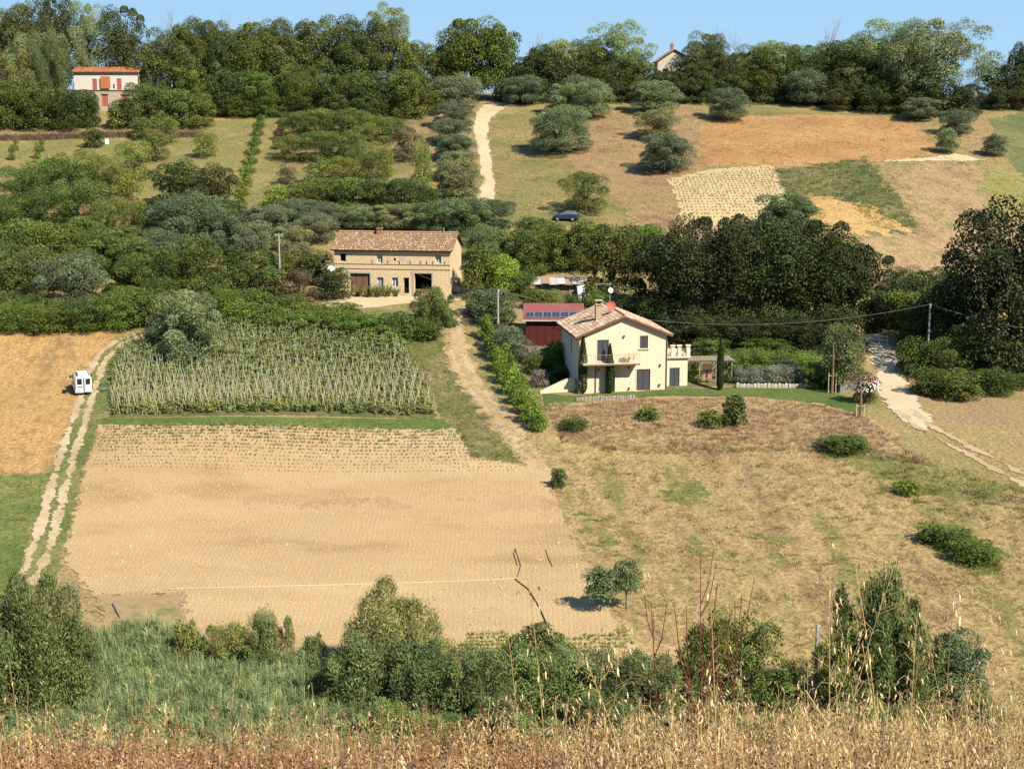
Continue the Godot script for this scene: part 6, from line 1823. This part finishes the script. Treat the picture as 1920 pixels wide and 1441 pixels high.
func fields() -> void:
	var grass_m := mat("grass ground", lin(1, 1, 1), 0.95, "turf", 0.11, true)
	var soil_m := mat("soil ground", lin(1, 1, 1), 0.95, "clod", 0.22, true)
	var dirt_m := mat("dirt ground", lin(1, 1, 1), 0.95, "clod", 0.35, true)
	var straw := Color(0.36, 0.26, 0.12)
	var gold := Color(0.50, 0.32, 0.12)
	var tan := Color(0.32, 0.22, 0.12)
	var olive := Color(0.19, 0.19, 0.065)
	var green := Color(0.12, 0.155, 0.04)
	var earth := Color(0.33, 0.205, 0.11)
	var pale := Color(0.60, 0.475, 0.30)
	# one sheet of ground out to the horizon
	var g := Geo.new()
	var zs := []
	var z := 30.0
	while z > -345.0:
		zs.append(z)
		z -= 2.0
	while z > -1600.0:
		zs.append(z)
		z -= 40.0
	var xs := []
	for k in 101:
		xs.append(-150.0 + k * 3.0)
	for k in 12:
		xs.append(150.0 + (k + 1) * 110.0)
		xs.push_front(-150.0 - (k + 1) * 110.0)
	var pal := [tan, straw, Color(0.30, 0.245, 0.10), olive]
	var v := PackedVector3Array()
	var c := PackedColorArray()
	var n := PackedVector3Array()
	var idx := PackedInt32Array()
	for j in zs.size():
		for i in xs.size():
			var x: float = xs[i]
			v.append(Vector3(x, land(x, zs[j]), zs[j]))
			n.append(Vector3(land(x - 1, zs[j]) - land(x + 1, zs[j]), 2.0, land(x, zs[j] - 1) - land(x, zs[j] + 1)).normalized())
			c.append(field_color(x, zs[j], pal, 0.045, 1.4, 1.0))
	var w := xs.size()
	for j in zs.size() - 1:
		for i in w - 1:
			var a := j * w + i
			idx.append_array([a, a + w, a + 1, a + 1, a + w, a + w + 1])
	var arr := []
	arr.resize(Mesh.ARRAY_MAX)
	arr[Mesh.ARRAY_VERTEX] = v
	arr[Mesh.ARRAY_NORMAL] = n
	arr[Mesh.ARRAY_COLOR] = c
	arr[Mesh.ARRAY_INDEX] = idx
	var am := ArrayMesh.new()
	am.add_surface_from_arrays(Mesh.PRIMITIVE_TRIANGLES, arr)
	part(self, "ground", am, grass_m).set_meta("kind", "structure")
	# lower fields
	sheet("stubble_field", [-62.7, -170.4, -52.0, -171.6, -45.6, -171.9, -45.6, -167.2, -46.1, -160.6, -44.5, -151.1, -42.4, -139.8, -41.5, -133.0, -41.0, -128.3, -48.1, -128.2], 0.02, 0.6, [Color(0.370, 0.213, 0.082), gold, Color(0.493, 0.311, 0.131), Color(0.299, 0.204, 0.090)], 0.09, 0.8, grass_m, {"sx": 2.2})
	sheet("green_field", [-48.1, -128.2, -41.0, -128.3, -39.2, -119.4, -38.0, -113.9, -36.7, -106.7, -36.5, -102.8, -38.1, -100.0], 0.02, 0.6, [Color(0.10, 0.14, 0.035), Color(0.15, 0.19, 0.05), Color(0.24, 0.24, 0.08)], 0.09, 0.4, grass_m)
	sheet("grass_verge", [-43.2, -171.3, -45.0, -169.5, -46.0, -165.2, -46.1, -160.6, -44.5, -151.1, -42.4, -139.8, -41.5, -133.0, -41.0, -128.3, -39.2, -119.4, -38.0, -113.9, -36.9, -106.7, -34.8, -103.8, -34.0, -106.8, -34.7, -110.9, -36.2, -119.5, -38.4, -131.6, -39.5, -139.7, -39.4, -143.1, -43.0, -158.0, -43.2, -165.9, -40.8, -171.1], 0.03, 0.5, [green, Color(0.16, 0.18, 0.055), Color(0.25, 0.22, 0.09)], 0.12, 0.3, grass_m)
	for s in [-0.62, 0.62]:
		sheet("dirt_track", ribbon(shifted(LANE, s), 0.34), 0.045, 0.3, [Color(0.42, 0.31, 0.18), Color(0.52, 0.40, 0.25), Color(0.60, 0.48, 0.32)], 0.2, 0.34, dirt_m)
	sheet("tilled_field", [-39.5, -140.2, -31.6, -139.4, -18.3, -139.3, -5.5, -139.7, -3.9, -132.4, 0.0, -131.0, 3.0, -129.6, 3.3, -127.6, 4.1, -120.6, 5.1, -113.5, 5.9, -106.4, 6.4, -101.1, 7.2, -96.5, 8.3, -93.7, 6.6, -91.6, -2.8, -92.1, -3.9, -93.8, -11.1, -92.4, -20.8, -92.3, -22.9, -98.6, -23.7, -103.2, -30.2, -103.2, -34.3, -110.3, -36.2, -119.5, -38.3, -131.4], 0.05, 0.45, [Color(0.380, 0.259, 0.125), Color(0.475, 0.338, 0.176), Color(0.494, 0.357, 0.189), Color(0.532, 0.395, 0.219)], 0.035, 0.5, soil_m, {"cell_x": 0.09, "furrow": 0.017, "period": 0.37, "sx": 0.5, "sz": 1.5})
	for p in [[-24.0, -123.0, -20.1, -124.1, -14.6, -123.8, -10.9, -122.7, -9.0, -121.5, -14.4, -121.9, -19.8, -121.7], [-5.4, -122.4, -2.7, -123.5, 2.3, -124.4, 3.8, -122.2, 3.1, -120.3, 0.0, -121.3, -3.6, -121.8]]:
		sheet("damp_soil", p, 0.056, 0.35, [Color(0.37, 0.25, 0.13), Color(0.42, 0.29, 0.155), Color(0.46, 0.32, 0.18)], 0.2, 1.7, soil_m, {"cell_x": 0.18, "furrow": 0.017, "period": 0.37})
	sheet("bare_earth", [-30.3, -103.2, -23.8, -103.4, -22.7, -98.2, -23.6, -95.2, -27.8, -96.2], 0.06, 0.4, [earth, Color(0.42, 0.29, 0.16), olive], 0.2, 1.1, soil_m)
	sheet("bean_plot", [-39.4, -142.8, -43.1, -158.8, -43.2, -165.9, -38.9, -171.0, -28.6, -172.1, -19.8, -171.4, -13.5, -167.9, -10.7, -160.0, -8.5, -152.6, -7.4, -143.1], 0.03, 0.6, [Color(0.09, 0.11, 0.03), Color(0.14, 0.15, 0.05), Color(0.2, 0.17, 0.07)], 0.2, 0.3, grass_m)
	sheet("grass_strip", [-40.0, -142.6, -23.8, -142.1, -6.8, -142.9, -5.2, -139.4, -18.4, -139.6, -31.6, -139.7, -39.6, -140.2], 0.04, 0.4, [Color(0.10, 0.15, 0.03), Color(0.14, 0.19, 0.04)], 0.2, 0.2, grass_m)
	sheet("weedy_slope", [-13.6, -167.9, -6.9, -173.4, -6.4, -161.6, -4.3, -154.6, -2.4, -146.9, -0.5, -139.1, 1.9, -131.9, 2.4, -130.3, -0.5, -131.2, -3.7, -132.7, -5.2, -139.4, -6.8, -142.8, -8.5, -152.6, -10.7, -160.0], 0.03, 0.5, [green, Color(0.17, 0.17, 0.06), Color(0.28, 0.22, 0.11)], 0.14, 0.9, grass_m)
	sheet("driveway", ribbon(DRIVE, 1.35), 0.05, 0.35, [Color(0.42, 0.27, 0.14), Color(0.52, 0.37, 0.20), Color(0.33, 0.25, 0.11), Color(0.56, 0.42, 0.24)], 0.22, 0.9, dirt_m)
	for s in [-0.7, 0.7]:
		sheet("wheel_rut", ribbon(shifted(DRIVE, s), 0.26), 0.065, 0.3, [Color(0.44, 0.32, 0.17), Color(0.53, 0.41, 0.25)], 0.25, 0.42, dirt_m)
	sheet("farmyard", [-24.7, -182.9, -20.2, -186.9, -12.2, -188.3, -10.9, -189.0, -5.5, -190.4, -5.0, -186.4, -7.3, -183.9, -11.3, -184.4, -17.0, -182.0, -22.0, -180.0], 0.04, 0.4, [Color(0.55, 0.43, 0.26), Color(0.62, 0.52, 0.36)], 0.2, 0.3, dirt_m)
	sheet("lawn", [3.2, -152.0, 6.6, -150.8, 16.1, -153.1, 23.6, -154.4, 30.5, -155.4, 33.4, -152.0, 35.4, -145.3, 33.6, -142.7, 31.1, -147.3, 25.2, -150.7, 15.9, -150.7, 7.6, -148.6, 3.2, -146.4], 0.05, 0.4, [Color(0.07, 0.115, 0.025), Color(0.095, 0.145, 0.03), Color(0.125, 0.165, 0.04)], 0.14, 0.2, grass_m)
	sheet("garden_ground", [3.2, -152.4, 3.6, -166.3, 8.5, -167.9, 18.0, -166.1, 36.3, -167.5, 37.0, -159.3, 33.7, -154.4, 23.7, -155.2, 16.2, -153.5], 0.03, 0.6, [Color(0.12, 0.14, 0.045), Color(0.2, 0.18, 0.08)], 0.2, 0.3, grass_m)
	sheet("gravel_path", [40.3, -171.2, 42.7, -172.1, 43.1, -167.4, 42.5, -160.8, 41.5, -152.8, 40.6, -144.8, 40.3, -139.7, 38.7, -137.6, 37.3, -139.9, 37.2, -145.2, 38.2, -152.9, 39.7, -160.9, 40.4, -166.7], 0.05, 0.35, [Color(0.56, 0.45, 0.29), Color(0.64, 0.53, 0.36), Color(0.60, 0.49, 0.33)], 0.25, 0.6, dirt_m)
	for s in [-0.75, 0.75]:
		sheet("wheel_rut", ribbon(shifted(GRAVEL.slice(8), s), 0.28), 0.06, 0.3, [Color(0.44, 0.33, 0.18), Color(0.53, 0.42, 0.26)], 0.25, 0.42, dirt_m)
	sheet("meadow", [3.5, -138.1, 12.0, -136.5, 26.7, -135.1, 35.6, -131.3, 44.8, -121.5, 32.2, -85.1, 28.6, -83.8, 17.4, -85.0, 10.0, -88.5, 7.8, -94.1, 6.2, -104.1, 4.4, -120.6, 3.3, -129.9], 0.015, 0.6, [Color(0.27, 0.18, 0.09), Color(0.40, 0.285, 0.135), Color(0.44, 0.32, 0.15), Color(0.36, 0.28, 0.115), Color(0.20, 0.195, 0.065)], 0.10, 0.8, grass_m, {"sx": 2.6, "sz": 0.45})
	for e in [[12.9, -125.1, 15.5, -127.4, 16.8, -123.4, 14.3, -121.2], [28.6, -134.7, 33.7, -133.5, 37.8, -128.6, 43.1, -124.8, 41.2, -120.1, 36.1, -122.7, 31.8, -127.3, 27.9, -131.3], [20.0, -114.8, 21.9, -113.7, 20.5, -108.2, 19.2, -110.3], [6.2, -120.0, 7.5, -119.3, 7.6, -113.3, 6.4, -114.6], [14.3, -113.9, 15.4, -112.7, 14.9, -109.8, 13.9, -110.4]]:
		sheet("green_patch", e, 0.03, 0.5, [Color(0.30, 0.26, 0.09), Color(0.19, 0.20, 0.06), Color(0.14, 0.17, 0.045)], 0.2, 2.0, grass_m)
	sheet("dry_bank", [3.7, -148.0, 8.1, -148.1, 15.9, -150.3, 25.1, -150.2, 31.0, -146.8, 33.7, -142.1, 35.9, -134.4, 36.5, -130.9, 26.6, -134.6, 11.9, -135.5, 4.6, -138.4], 0.03, 0.6, [Color(0.331, 0.209, 0.123), Color(0.405, 0.275, 0.152), Color(0.460, 0.342, 0.180)], 0.16, 2.0, grass_m)
	sheet("green_patch", [33.0, -116.5, 35.8, -116.6, 37.1, -111.3, 37.1, -107.4, 34.3, -105.9, 32.9, -109.4], 0.035, 0.5, [Color(0.11, 0.16, 0.03), Color(0.17, 0.21, 0.05)], 0.15, 1.4, grass_m)
	# upper slope
	sheet("hill_track", [-5.8, -221.9, -2.5, -222.5, -2.8, -234.9, -3.6, -251.5, -4.3, -264.0, -4.0, -274.2, -1.2, -283.0, 0.5, -286.0, -0.5, -290.3, -4.6, -289.2, -6.6, -279.0, -6.8, -267.5, -5.5, -251.4, -4.8, -235.0], 0.05, 0.5, [Color(0.56, 0.44, 0.27), pale, Color(0.64, 0.53, 0.36)], 0.15, 0.35, dirt_m)
	sheet("slope_grass", [-4.0, -274.2, 3.9, -280.9, 8.6, -271.7, 8.7, -247.3, 12.6, -237.8, 17.1, -218.4, 17.4, -212.4, 6.8, -210.9, -1.5, -214.7, -2.5, -222.5, -2.8, -234.9, -3.6, -251.5, -4.3, -264.0], 0.03, 0.8, [Color(0.304, 0.230, 0.103), Color(0.228, 0.201, 0.074), Color(0.167, 0.168, 0.055)], 0.10, 2.4, grass_m, {"sz": 1.6})
	sheet("dry_slope", [8.8, -279.7, 35.3, -287.0, 29.6, -239.3, 25.1, -234.7, 25.0, -212.4, 17.4, -212.4, 17.1, -218.4, 12.6, -237.8, 8.7, -247.3], 0.035, 0.8, [Color(0.228, 0.140, 0.079), Color(0.319, 0.211, 0.108), Color(0.350, 0.231, 0.122), Color(0.258, 0.203, 0.086)], 0.12, 2.6, grass_m, {"sz": 1.6})
	sheet("brown_slope", [39.2, -211.3, 49.2, -208.9, 56.9, -211.0, 57.2, -217.3, 59.0, -238.2, 67.1, -243.3, 76.8, -243.9, 69.7, -217.8, 76.1, -213.6, 70.0, -195.2, 51.2, -192.9, 46.1, -201.4], 0.03, 0.7, [Color(0.27, 0.175, 0.10), Color(0.37, 0.25, 0.135), Color(0.43, 0.30, 0.16), Color(0.25, 0.21, 0.09)], 0.14, 2.2, grass_m, {"sx": 1.6})
	sheet("golden_field", [34.2, -276.2, 51.5, -281.8, 72.1, -277.2, 72.8, -264.9, 70.2, -248.5, 58.7, -244.2, 45.8, -239.8, 29.5, -242.2], 0.03, 0.7, [Color(0.368, 0.202, 0.079), Color(0.432, 0.245, 0.097), Color(0.478, 0.292, 0.128)], 0.12, 1.6, grass_m)
	sheet("seeded_plot", [24.3, -234.9, 31.4, -239.6, 41.3, -241.5, 41.3, -224.7, 35.3, -213.7, 28.2, -213.7, 24.7, -214.3], 0.04, 0.5, [Color(0.532, 0.409, 0.216), Color(0.589, 0.465, 0.261)], 0.12, 0.8, soil_m)
	sheet("weed_patch", [41.8, -238.3, 49.8, -242.7, 57.5, -246.6, 56.7, -228.4, 57.7, -213.0, 55.5, -210.2, 51.2, -211.4, 50.2, -220.7, 44.9, -226.1, 41.2, -224.7], 0.045, 0.6, [Color(0.10, 0.125, 0.05), Color(0.16, 0.165, 0.065), Color(0.26, 0.22, 0.10)], 0.12, 2.2, grass_m)
	sheet("golden_patch", [44.2, -225.6, 50.4, -221.6, 53.3, -217.2, 56.6, -211.3, 49.4, -210.0, 43.8, -211.7, 43.2, -216.8], 0.05, 0.5, [gold, Color(0.54, 0.36, 0.15)], 0.15, 1.8, grass_m)
	sheet("bare_streak", [58.8, -244.6, 68.1, -247.0, 73.3, -250.1, 77.6, -246.7, 71.9, -245.2, 65.6, -244.4], 0.055, 0.4, [pale, Color(0.64, 0.52, 0.34)], 0.3, 0.9, dirt_m)
	sheet("green_crop", [86.8, -275.6, 99.6, -283.6, 79.4, -223.8, 78.0, -230.3, 81.4, -247.3, 84.4, -262.7], 0.03, 0.6, [Color(0.10, 0.13, 0.04), Color(0.15, 0.175, 0.06), Color(0.22, 0.21, 0.08)], 0.15, 1.2, grass_m)
	sheet("yellow_slope", [75.7, -244.4, 80.6, -245.2, 78.8, -221.7, 76.7, -215.5, 68.4, -215.9], 0.035, 0.6, [Color(0.26, 0.25, 0.07), Color(0.32, 0.27, 0.10)], 0.15, 2.4, grass_m)
	sheet("mown_grass", [-95.6, -260.8, -71.7, -260.9, -55.8, -273.2, -47.4, -280.8, -39.2, -278.8, -36.7, -247.4, -39.2, -215.7, -51.8, -213.9, -58.6, -236.3, -80.7, -237.4, -87.3, -237.1], 0.03, 0.9, [Color(0.320, 0.240, 0.099), Color(0.240, 0.217, 0.076), Color(0.184, 0.187, 0.057)], 0.08, 1.8, grass_m, {"sz": 1.8})
	sheet("orchard_floor", [-39.2, -278.8, -14.9, -283.1, -11.6, -220.5, -37.0, -216.5, -39.2, -215.7, -36.7, -247.4], 0.03, 0.9, [Color(0.336, 0.218, 0.120), Color(0.240, 0.195, 0.080), Color(0.160, 0.164, 0.052)], 0.12, 2.2, grass_m)
	# real grass standing on the fields
	var blade := mat("blades", lin(1, 1, 1), 0.8, "", 1.0, true)
	blade.backlight_enabled = true
	blade.backlight = Color(0.3, 0.28, 0.15)
	var tuft := tuft_mesh(9, 0.22, 0.55, 0.02, 31, 0.3)
	var tall := tuft_mesh(14, 0.2, 0.4, 0.014, 32, 0.3)
	var dry := [Color(0.34, 0.22, 0.11), Color(0.44, 0.32, 0.15), Color(0.52, 0.40, 0.21)]
	var mixed := [Color(0.42, 0.30, 0.14), Color(0.36, 0.29, 0.12), Color(0.22, 0.22, 0.07), Color(0.14, 0.17, 0.045)]
	var lush := [Color(0.09, 0.13, 0.03), Color(0.13, 0.175, 0.04), Color(0.19, 0.22, 0.06)]
	scatter("meadow_grass", "short dry grass over the meadow below the stone house", "grass", tuft, blade, strew([3.9, -134.6, 16.8, -135.4, 36.8, -132.1, 45.0, -122.2, 31.4, -82.8, 28.6, -83.8, 17.9, -87.9, 9.8, -92.7, 7.4, -99.1, 5.5, -113.5, 3.7, -125.2], 7.5, [Color(0.26, 0.17, 0.085), Color(0.40, 0.28, 0.13), Color(0.47, 0.34, 0.165), Color(0.38, 0.29, 0.12), Color(0.20, 0.195, 0.065)], 0.10, 0.36, 0.75, -1.0, 0.016, 1))
	scatter("tussocks", "scattered coarse tussocks standing out of the dry meadow", "grass", tall, blade, strew([3.9, -134.6, 16.8, -135.4, 36.8, -132.1, 45.0, -122.2, 32.2, -85.1, 29.0, -85.0, 17.9, -87.9, 9.8, -92.7, 7.4, -99.1, 5.5, -113.5, 3.7, -125.2], 0.5, [Color(0.30, 0.19, 0.10), Color(0.42, 0.30, 0.15), Color(0.20, 0.21, 0.06), Color(0.13, 0.17, 0.04)], 0.35, 0.75, 1.6, 0.0, 0.03, 21) + strew([26.7, -135.4, 35.8, -132.0, 45.0, -122.2, 41.9, -113.1, 35.2, -119.3, 29.7, -126.1], 1.5, [Color(0.34, 0.22, 0.13), Color(0.18, 0.20, 0.055), Color(0.13, 0.17, 0.04)], 0.35, 0.8, 1.4, -0.3, 0.03, 22))
	scatter("track_grass", "thin grass growing over the edges of the dirt tracks", "grass", tuft, blade, strew(ribbon(LANE, 1.6), 9.0, [Color(0.11, 0.15, 0.035), Color(0.17, 0.19, 0.055), Color(0.36, 0.28, 0.13)], 0.07, 0.2, 0.38, -0.15, 0.06, 31) + strew(ribbon(GRAVEL.slice(8), 1.7), 9.0, [Color(0.20, 0.20, 0.065), Color(0.32, 0.25, 0.11), Color(0.40, 0.29, 0.14)], 0.08, 0.24, 0.45, -0.15, 0.06, 32) + strew(ribbon(DRIVE, 1.7), 7.0, [Color(0.16, 0.17, 0.055), Color(0.30, 0.24, 0.11), Color(0.40, 0.29, 0.14)], 0.08, 0.25, 0.45, 0.0, 0.06, 33))
	scatter("bank_grass", "tall tawny brush on the bank below the lawn", "grass", tall, blade, strew([3.4, -147.2, 8.1, -147.7, 15.8, -149.8, 25.1, -149.8, 30.9, -146.3, 33.6, -141.7, 35.9, -134.4, 37.1, -129.7, 26.3, -132.9, 11.7, -133.6, 4.5, -135.8], 10.0, [Color(0.30, 0.18, 0.11), Color(0.42, 0.28, 0.155), Color(0.52, 0.38, 0.21), Color(0.32, 0.27, 0.11)], 0.3, 0.75, 0.9, -1.0, 0.03, 2))
	scatter("stubble", "golden stubble standing on the field beside the track", "grass", tuft, blade, strew([-62.7, -170.4, -45.5, -171.5, -46.1, -160.6, -44.5, -151.1, -42.4, -139.8, -41.1, -128.6, -48.1, -128.5], 8.0, [Color(0.36, 0.21, 0.08), Color(0.46, 0.29, 0.11), Color(0.56, 0.38, 0.17)], 0.10, 0.24, 0.5, -1.0, 0.03, 3))
	scatter("verge_grass", "green grass along the dirt track and field edges", "grass", tuft, blade, strew([-48.1, -128.2, -41.0, -128.3, -36.7, -106.7, -38.1, -100.0], 9.0, lush, 0.15, 0.4, 0.55, -1.0, 0.03, 4) + strew([-43.1, -170.9, -44.6, -168.1, -45.2, -164.4, -44.6, -158.9, -43.5, -153.3, -41.6, -145.0, -40.8, -139.7, -39.2, -130.4, -37.9, -122.9, -36.6, -116.1, -34.8, -108.8, -34.3, -110.3, -36.2, -119.5, -38.3, -131.3, -39.5, -140.2, -39.4, -143.1, -43.1, -158.8, -43.2, -165.9], 9.0, lush, 0.12, 0.35, 0.5, -1.0, 0.03, 5) + strew([-40.0, -142.4, -23.8, -142.0, -6.8, -142.8, -5.3, -139.5, -18.4, -139.6, -31.6, -139.7, -39.6, -140.3], 12.0, lush, 0.15, 0.32, 0.5, -0.6, 0.03, 6) + strew([-13.6, -167.6, -7.1, -172.1, -6.7, -160.2, -4.4, -151.9, -1.0, -140.1, 1.4, -131.5, -0.5, -131.2, -3.7, -132.7, -5.2, -139.4, -6.8, -142.8, -8.5, -152.6, -10.7, -160.0], 8.0, [Color(0.11, 0.15, 0.035), Color(0.17, 0.18, 0.06), Color(0.32, 0.25, 0.12)], 0.2, 0.6, 0.7, -1.0, 0.03, 7) + strew([33.0, -116.5, 35.8, -116.6, 37.1, -107.4, 34.3, -105.9, 32.9, -109.4], 12.0, [Color(0.12, 0.17, 0.03), Color(0.2, 0.25, 0.05)], 0.25, 0.6, 0.7, -1.0, 0.05, 8) + strew([0.0, -140.0, 3.6, -132.2, 1.9, -131.9, 1.2, -133.3, -0.5, -139.1], 8.0, lush, 0.15, 0.4, 0.5, -1.0, 0.05, 12))
	scatter("slope_tufts", "thin dry grass over the upper hillside", "grass", tuft, blade, strew([-4.0, -274.2, 35.3, -287.0, 87.2, -275.6, 78.0, -230.3, 76.1, -213.6, 55.5, -210.2, 39.4, -212.4, 25.0, -212.4, 6.8, -210.9, -2.5, -222.5], 1.9, mixed, 0.15, 0.4, 0.9, -0.25, 0.012, 9) + strew([-95.6, -260.8, -71.7, -260.9, -47.4, -280.8, -14.9, -283.1, -11.6, -220.5, -39.2, -215.7, -54.2, -217.7, -87.3, -237.1], 1.7, mixed, 0.12, 0.35, 0.9, -0.25, 0.012, 10) + strew([41.8, -238.3, 49.8, -242.7, 57.5, -246.6, 57.7, -213.0, 51.2, -211.4, 50.2, -220.7, 41.2, -224.7], 5.0, lush, 0.3, 0.8, 1.0, -0.5, 0.04, 11))
	var hedge := []
	rng.seed = 77
	for k in 1500:
		var a: Vector2 = Vector2(-93.83, -260.94)
		var b: Vector2 = Vector2(-54.01, -264.23)
		var p := a.lerp(b, rng.randf()) + Vector2(rng.randfn() * 0.3, rng.randfn() * 0.4)
		hedge.append([Transform3D(Basis(Vector3.UP, rng.randf() * TAU).scaled(Vector3(1.2, rng.randf_range(1.0, 2.0), 1.2)), on_land(p, -0.05)), jitter(Color(0.24, 0.17, 0.12), 0.3)])
	scatter("dead_reeds", "brown dead reed line above the mown grass", "reeds", tall, blade, hedge)

# ------------------------------------------------------------------ scene
func _ready() -> void:
	# camera
	var cam := Camera3D.new()
	cam.name = "camera"
	cam.position = Vector3(0, CAMERA_HEIGHT, 0)
	cam.rotation_degrees = Vector3(-10.5, 0, 0)
	cam.fov = 28.86
	cam.near = 0.1
	cam.far = 4000.0
	add_child(cam)
	cam.current = true
	# sky, sun, exposure
	var sky_material := ProceduralSkyMaterial.new()
	sky_material.sky_top_color = Color(0.31, 0.45, 0.61)
	sky_material.sky_horizon_color = Color(0.49, 0.605, 0.685)
	sky_material.sky_curve = 0.15
	sky_material.ground_bottom_color = Color(0.30, 0.28, 0.19)
	sky_material.ground_horizon_color = Color(0.49, 0.58, 0.63)
	sky_material.sun_angle_max = 1.0
	var sky := Sky.new()
	sky.sky_material = sky_material
	var env := Environment.new()
	env.background_mode = Environment.BG_SKY
	env.sky = sky
	env.tonemap_mode = Environment.TONE_MAPPER_LINEAR
	env.tonemap_exposure = 2.3
	env.sdfgi_enabled = true
	env.ssao_enabled = true
	env.ssil_enabled = true
	var world := WorldEnvironment.new()
	world.environment = env
	add_child(world)
	var sun := DirectionalLight3D.new()
	sun.name = "sun"
	sun.light_energy = 1.6
	sun.light_color = Color(1.0, 0.95, 0.86)
	sun.light_angular_distance = 0.5
	sun.shadow_enabled = true
	add_child(sun)
	sun.look_at_from_position(Vector3(0.62, 0.88, 0.64) * 100.0, Vector3.ZERO)
	# ground, woods, houses, then smaller things
	noise.seed = 7
	noise.noise_type = FastNoiseLite.TYPE_SIMPLEX_SMOOTH
	noise.frequency = 0.01
	noise.fractal_octaves = 4
	build_profile()
	grain("fine", 0.05, 0.72, 1.0, 5, 1, 256, 4)
	grain("turf", 0.035, 0.72, 1.0, 6, 1, 512, 5)
	grain("clod", 0.06, 0.74, 1.0, 6, 1, 512, 6)
	grain("wall", 0.016, 0.62, 1.0, 5, 3, 512, 8)
	grain("stone", 0.02, 0.62, 1.0, 5, 3, 512, 9)
	fields()
	print("fields ", Time.get_ticks_msec())
	vegetation()
	print("vegetation ", Time.get_ticks_msec())
	old_farmhouse()
	stone_house()
	hill_house()
	ridge_house()
	red_shed()
	tool_shed()
	van()
	parked_car()
	clods()
	bean_rows()
	seedlings()
	pergola()
	stone_pile()
	garden_wall("low wall of rough white stones edging the lawn below the lavender", Vector2(23.57, -154.43), Vector2(33.10, -154.40), 0.55, 26, lin(0.62, 0.56, 0.47))
	garden_wall("rubble stone wall behind the terrace under the oaks", Vector2(19.59, -164.02), Vector2(23.22, -164.52), 0.9, 12, lin(0.60, 0.57, 0.52))
	garden_wall("pale stone kerb under the lawn in front of the cypresses", Vector2(6.49, -148.64), Vector2(12.50, -149.31), 0.5, 22, lin(0.42, 0.38, 0.31))
	garden_wall("white stone terrace edge below the red shed", Vector2(1.78, -164.23), Vector2(5.12, -164.59), 0.8, 12, lin(0.62, 0.56, 0.48))
	staked_sapling("bare palm trunk held by stakes on the edge of the lawn", [33.06, -151.50, 0.88, 5.29])
	staked_sapling("short staked trunk standing in the dry grass by the gravel path", [33.67, -141.36, 0.72, 3.09])
	small_things()
	var p1 := pole("concrete pole with a crossarm beside the reddish bush at the old farmhouse", Vector2(-30.17, -193.35), 6.4, true)
	var p2 := pole("concrete pole behind the round olive beside the drive hedge", Vector2(-1.56, -165.76), 6.6, false)
	var p3 := pole("concrete pole standing in the brambles east of the gravel path", Vector2(44.87, -159.00), 7.6, false)
	var p4 := pole("weathered grey pole in the ravine between the willows", Vector2(18.25, -85.04), 5.4, false)
	wire("long cable sagging from the drive pole past the stone house roof", p2, p3, 3.0, 0.016)
	wire("cable running from the bramble bank pole over the huge lone oak", p3, Vector3(68, p3.y - 2.0, p3.z + 8.0), 1.4, 0.016)
	wire("cable from the farmhouse pole out over the grey olives", p1, Vector3(-82, p1.y - 0.5, p1.z + 2.0), 1.2, 0.016)
	var fh: Node3D = get_node("farmhouse")
	wire("cable from the farmhouse pole to the wall of the old farmhouse", p1, fh.to_global(Vector3(0.1, 4.6, 0.05)), 0.5, 0.014)
	wire("cable from the old farmhouse down to the drive pole", fh.to_global(Vector3(10.0, 3.2, 0.06)), p2, 0.8, 0.016)
	wire("thin cable hanging from the ravine pole into the willows", p4, p4 + Vector3(6.5, -4.2, 0.5), 0.4, 0.012)
	foreground()
	print("done ", Time.get_ticks_msec())
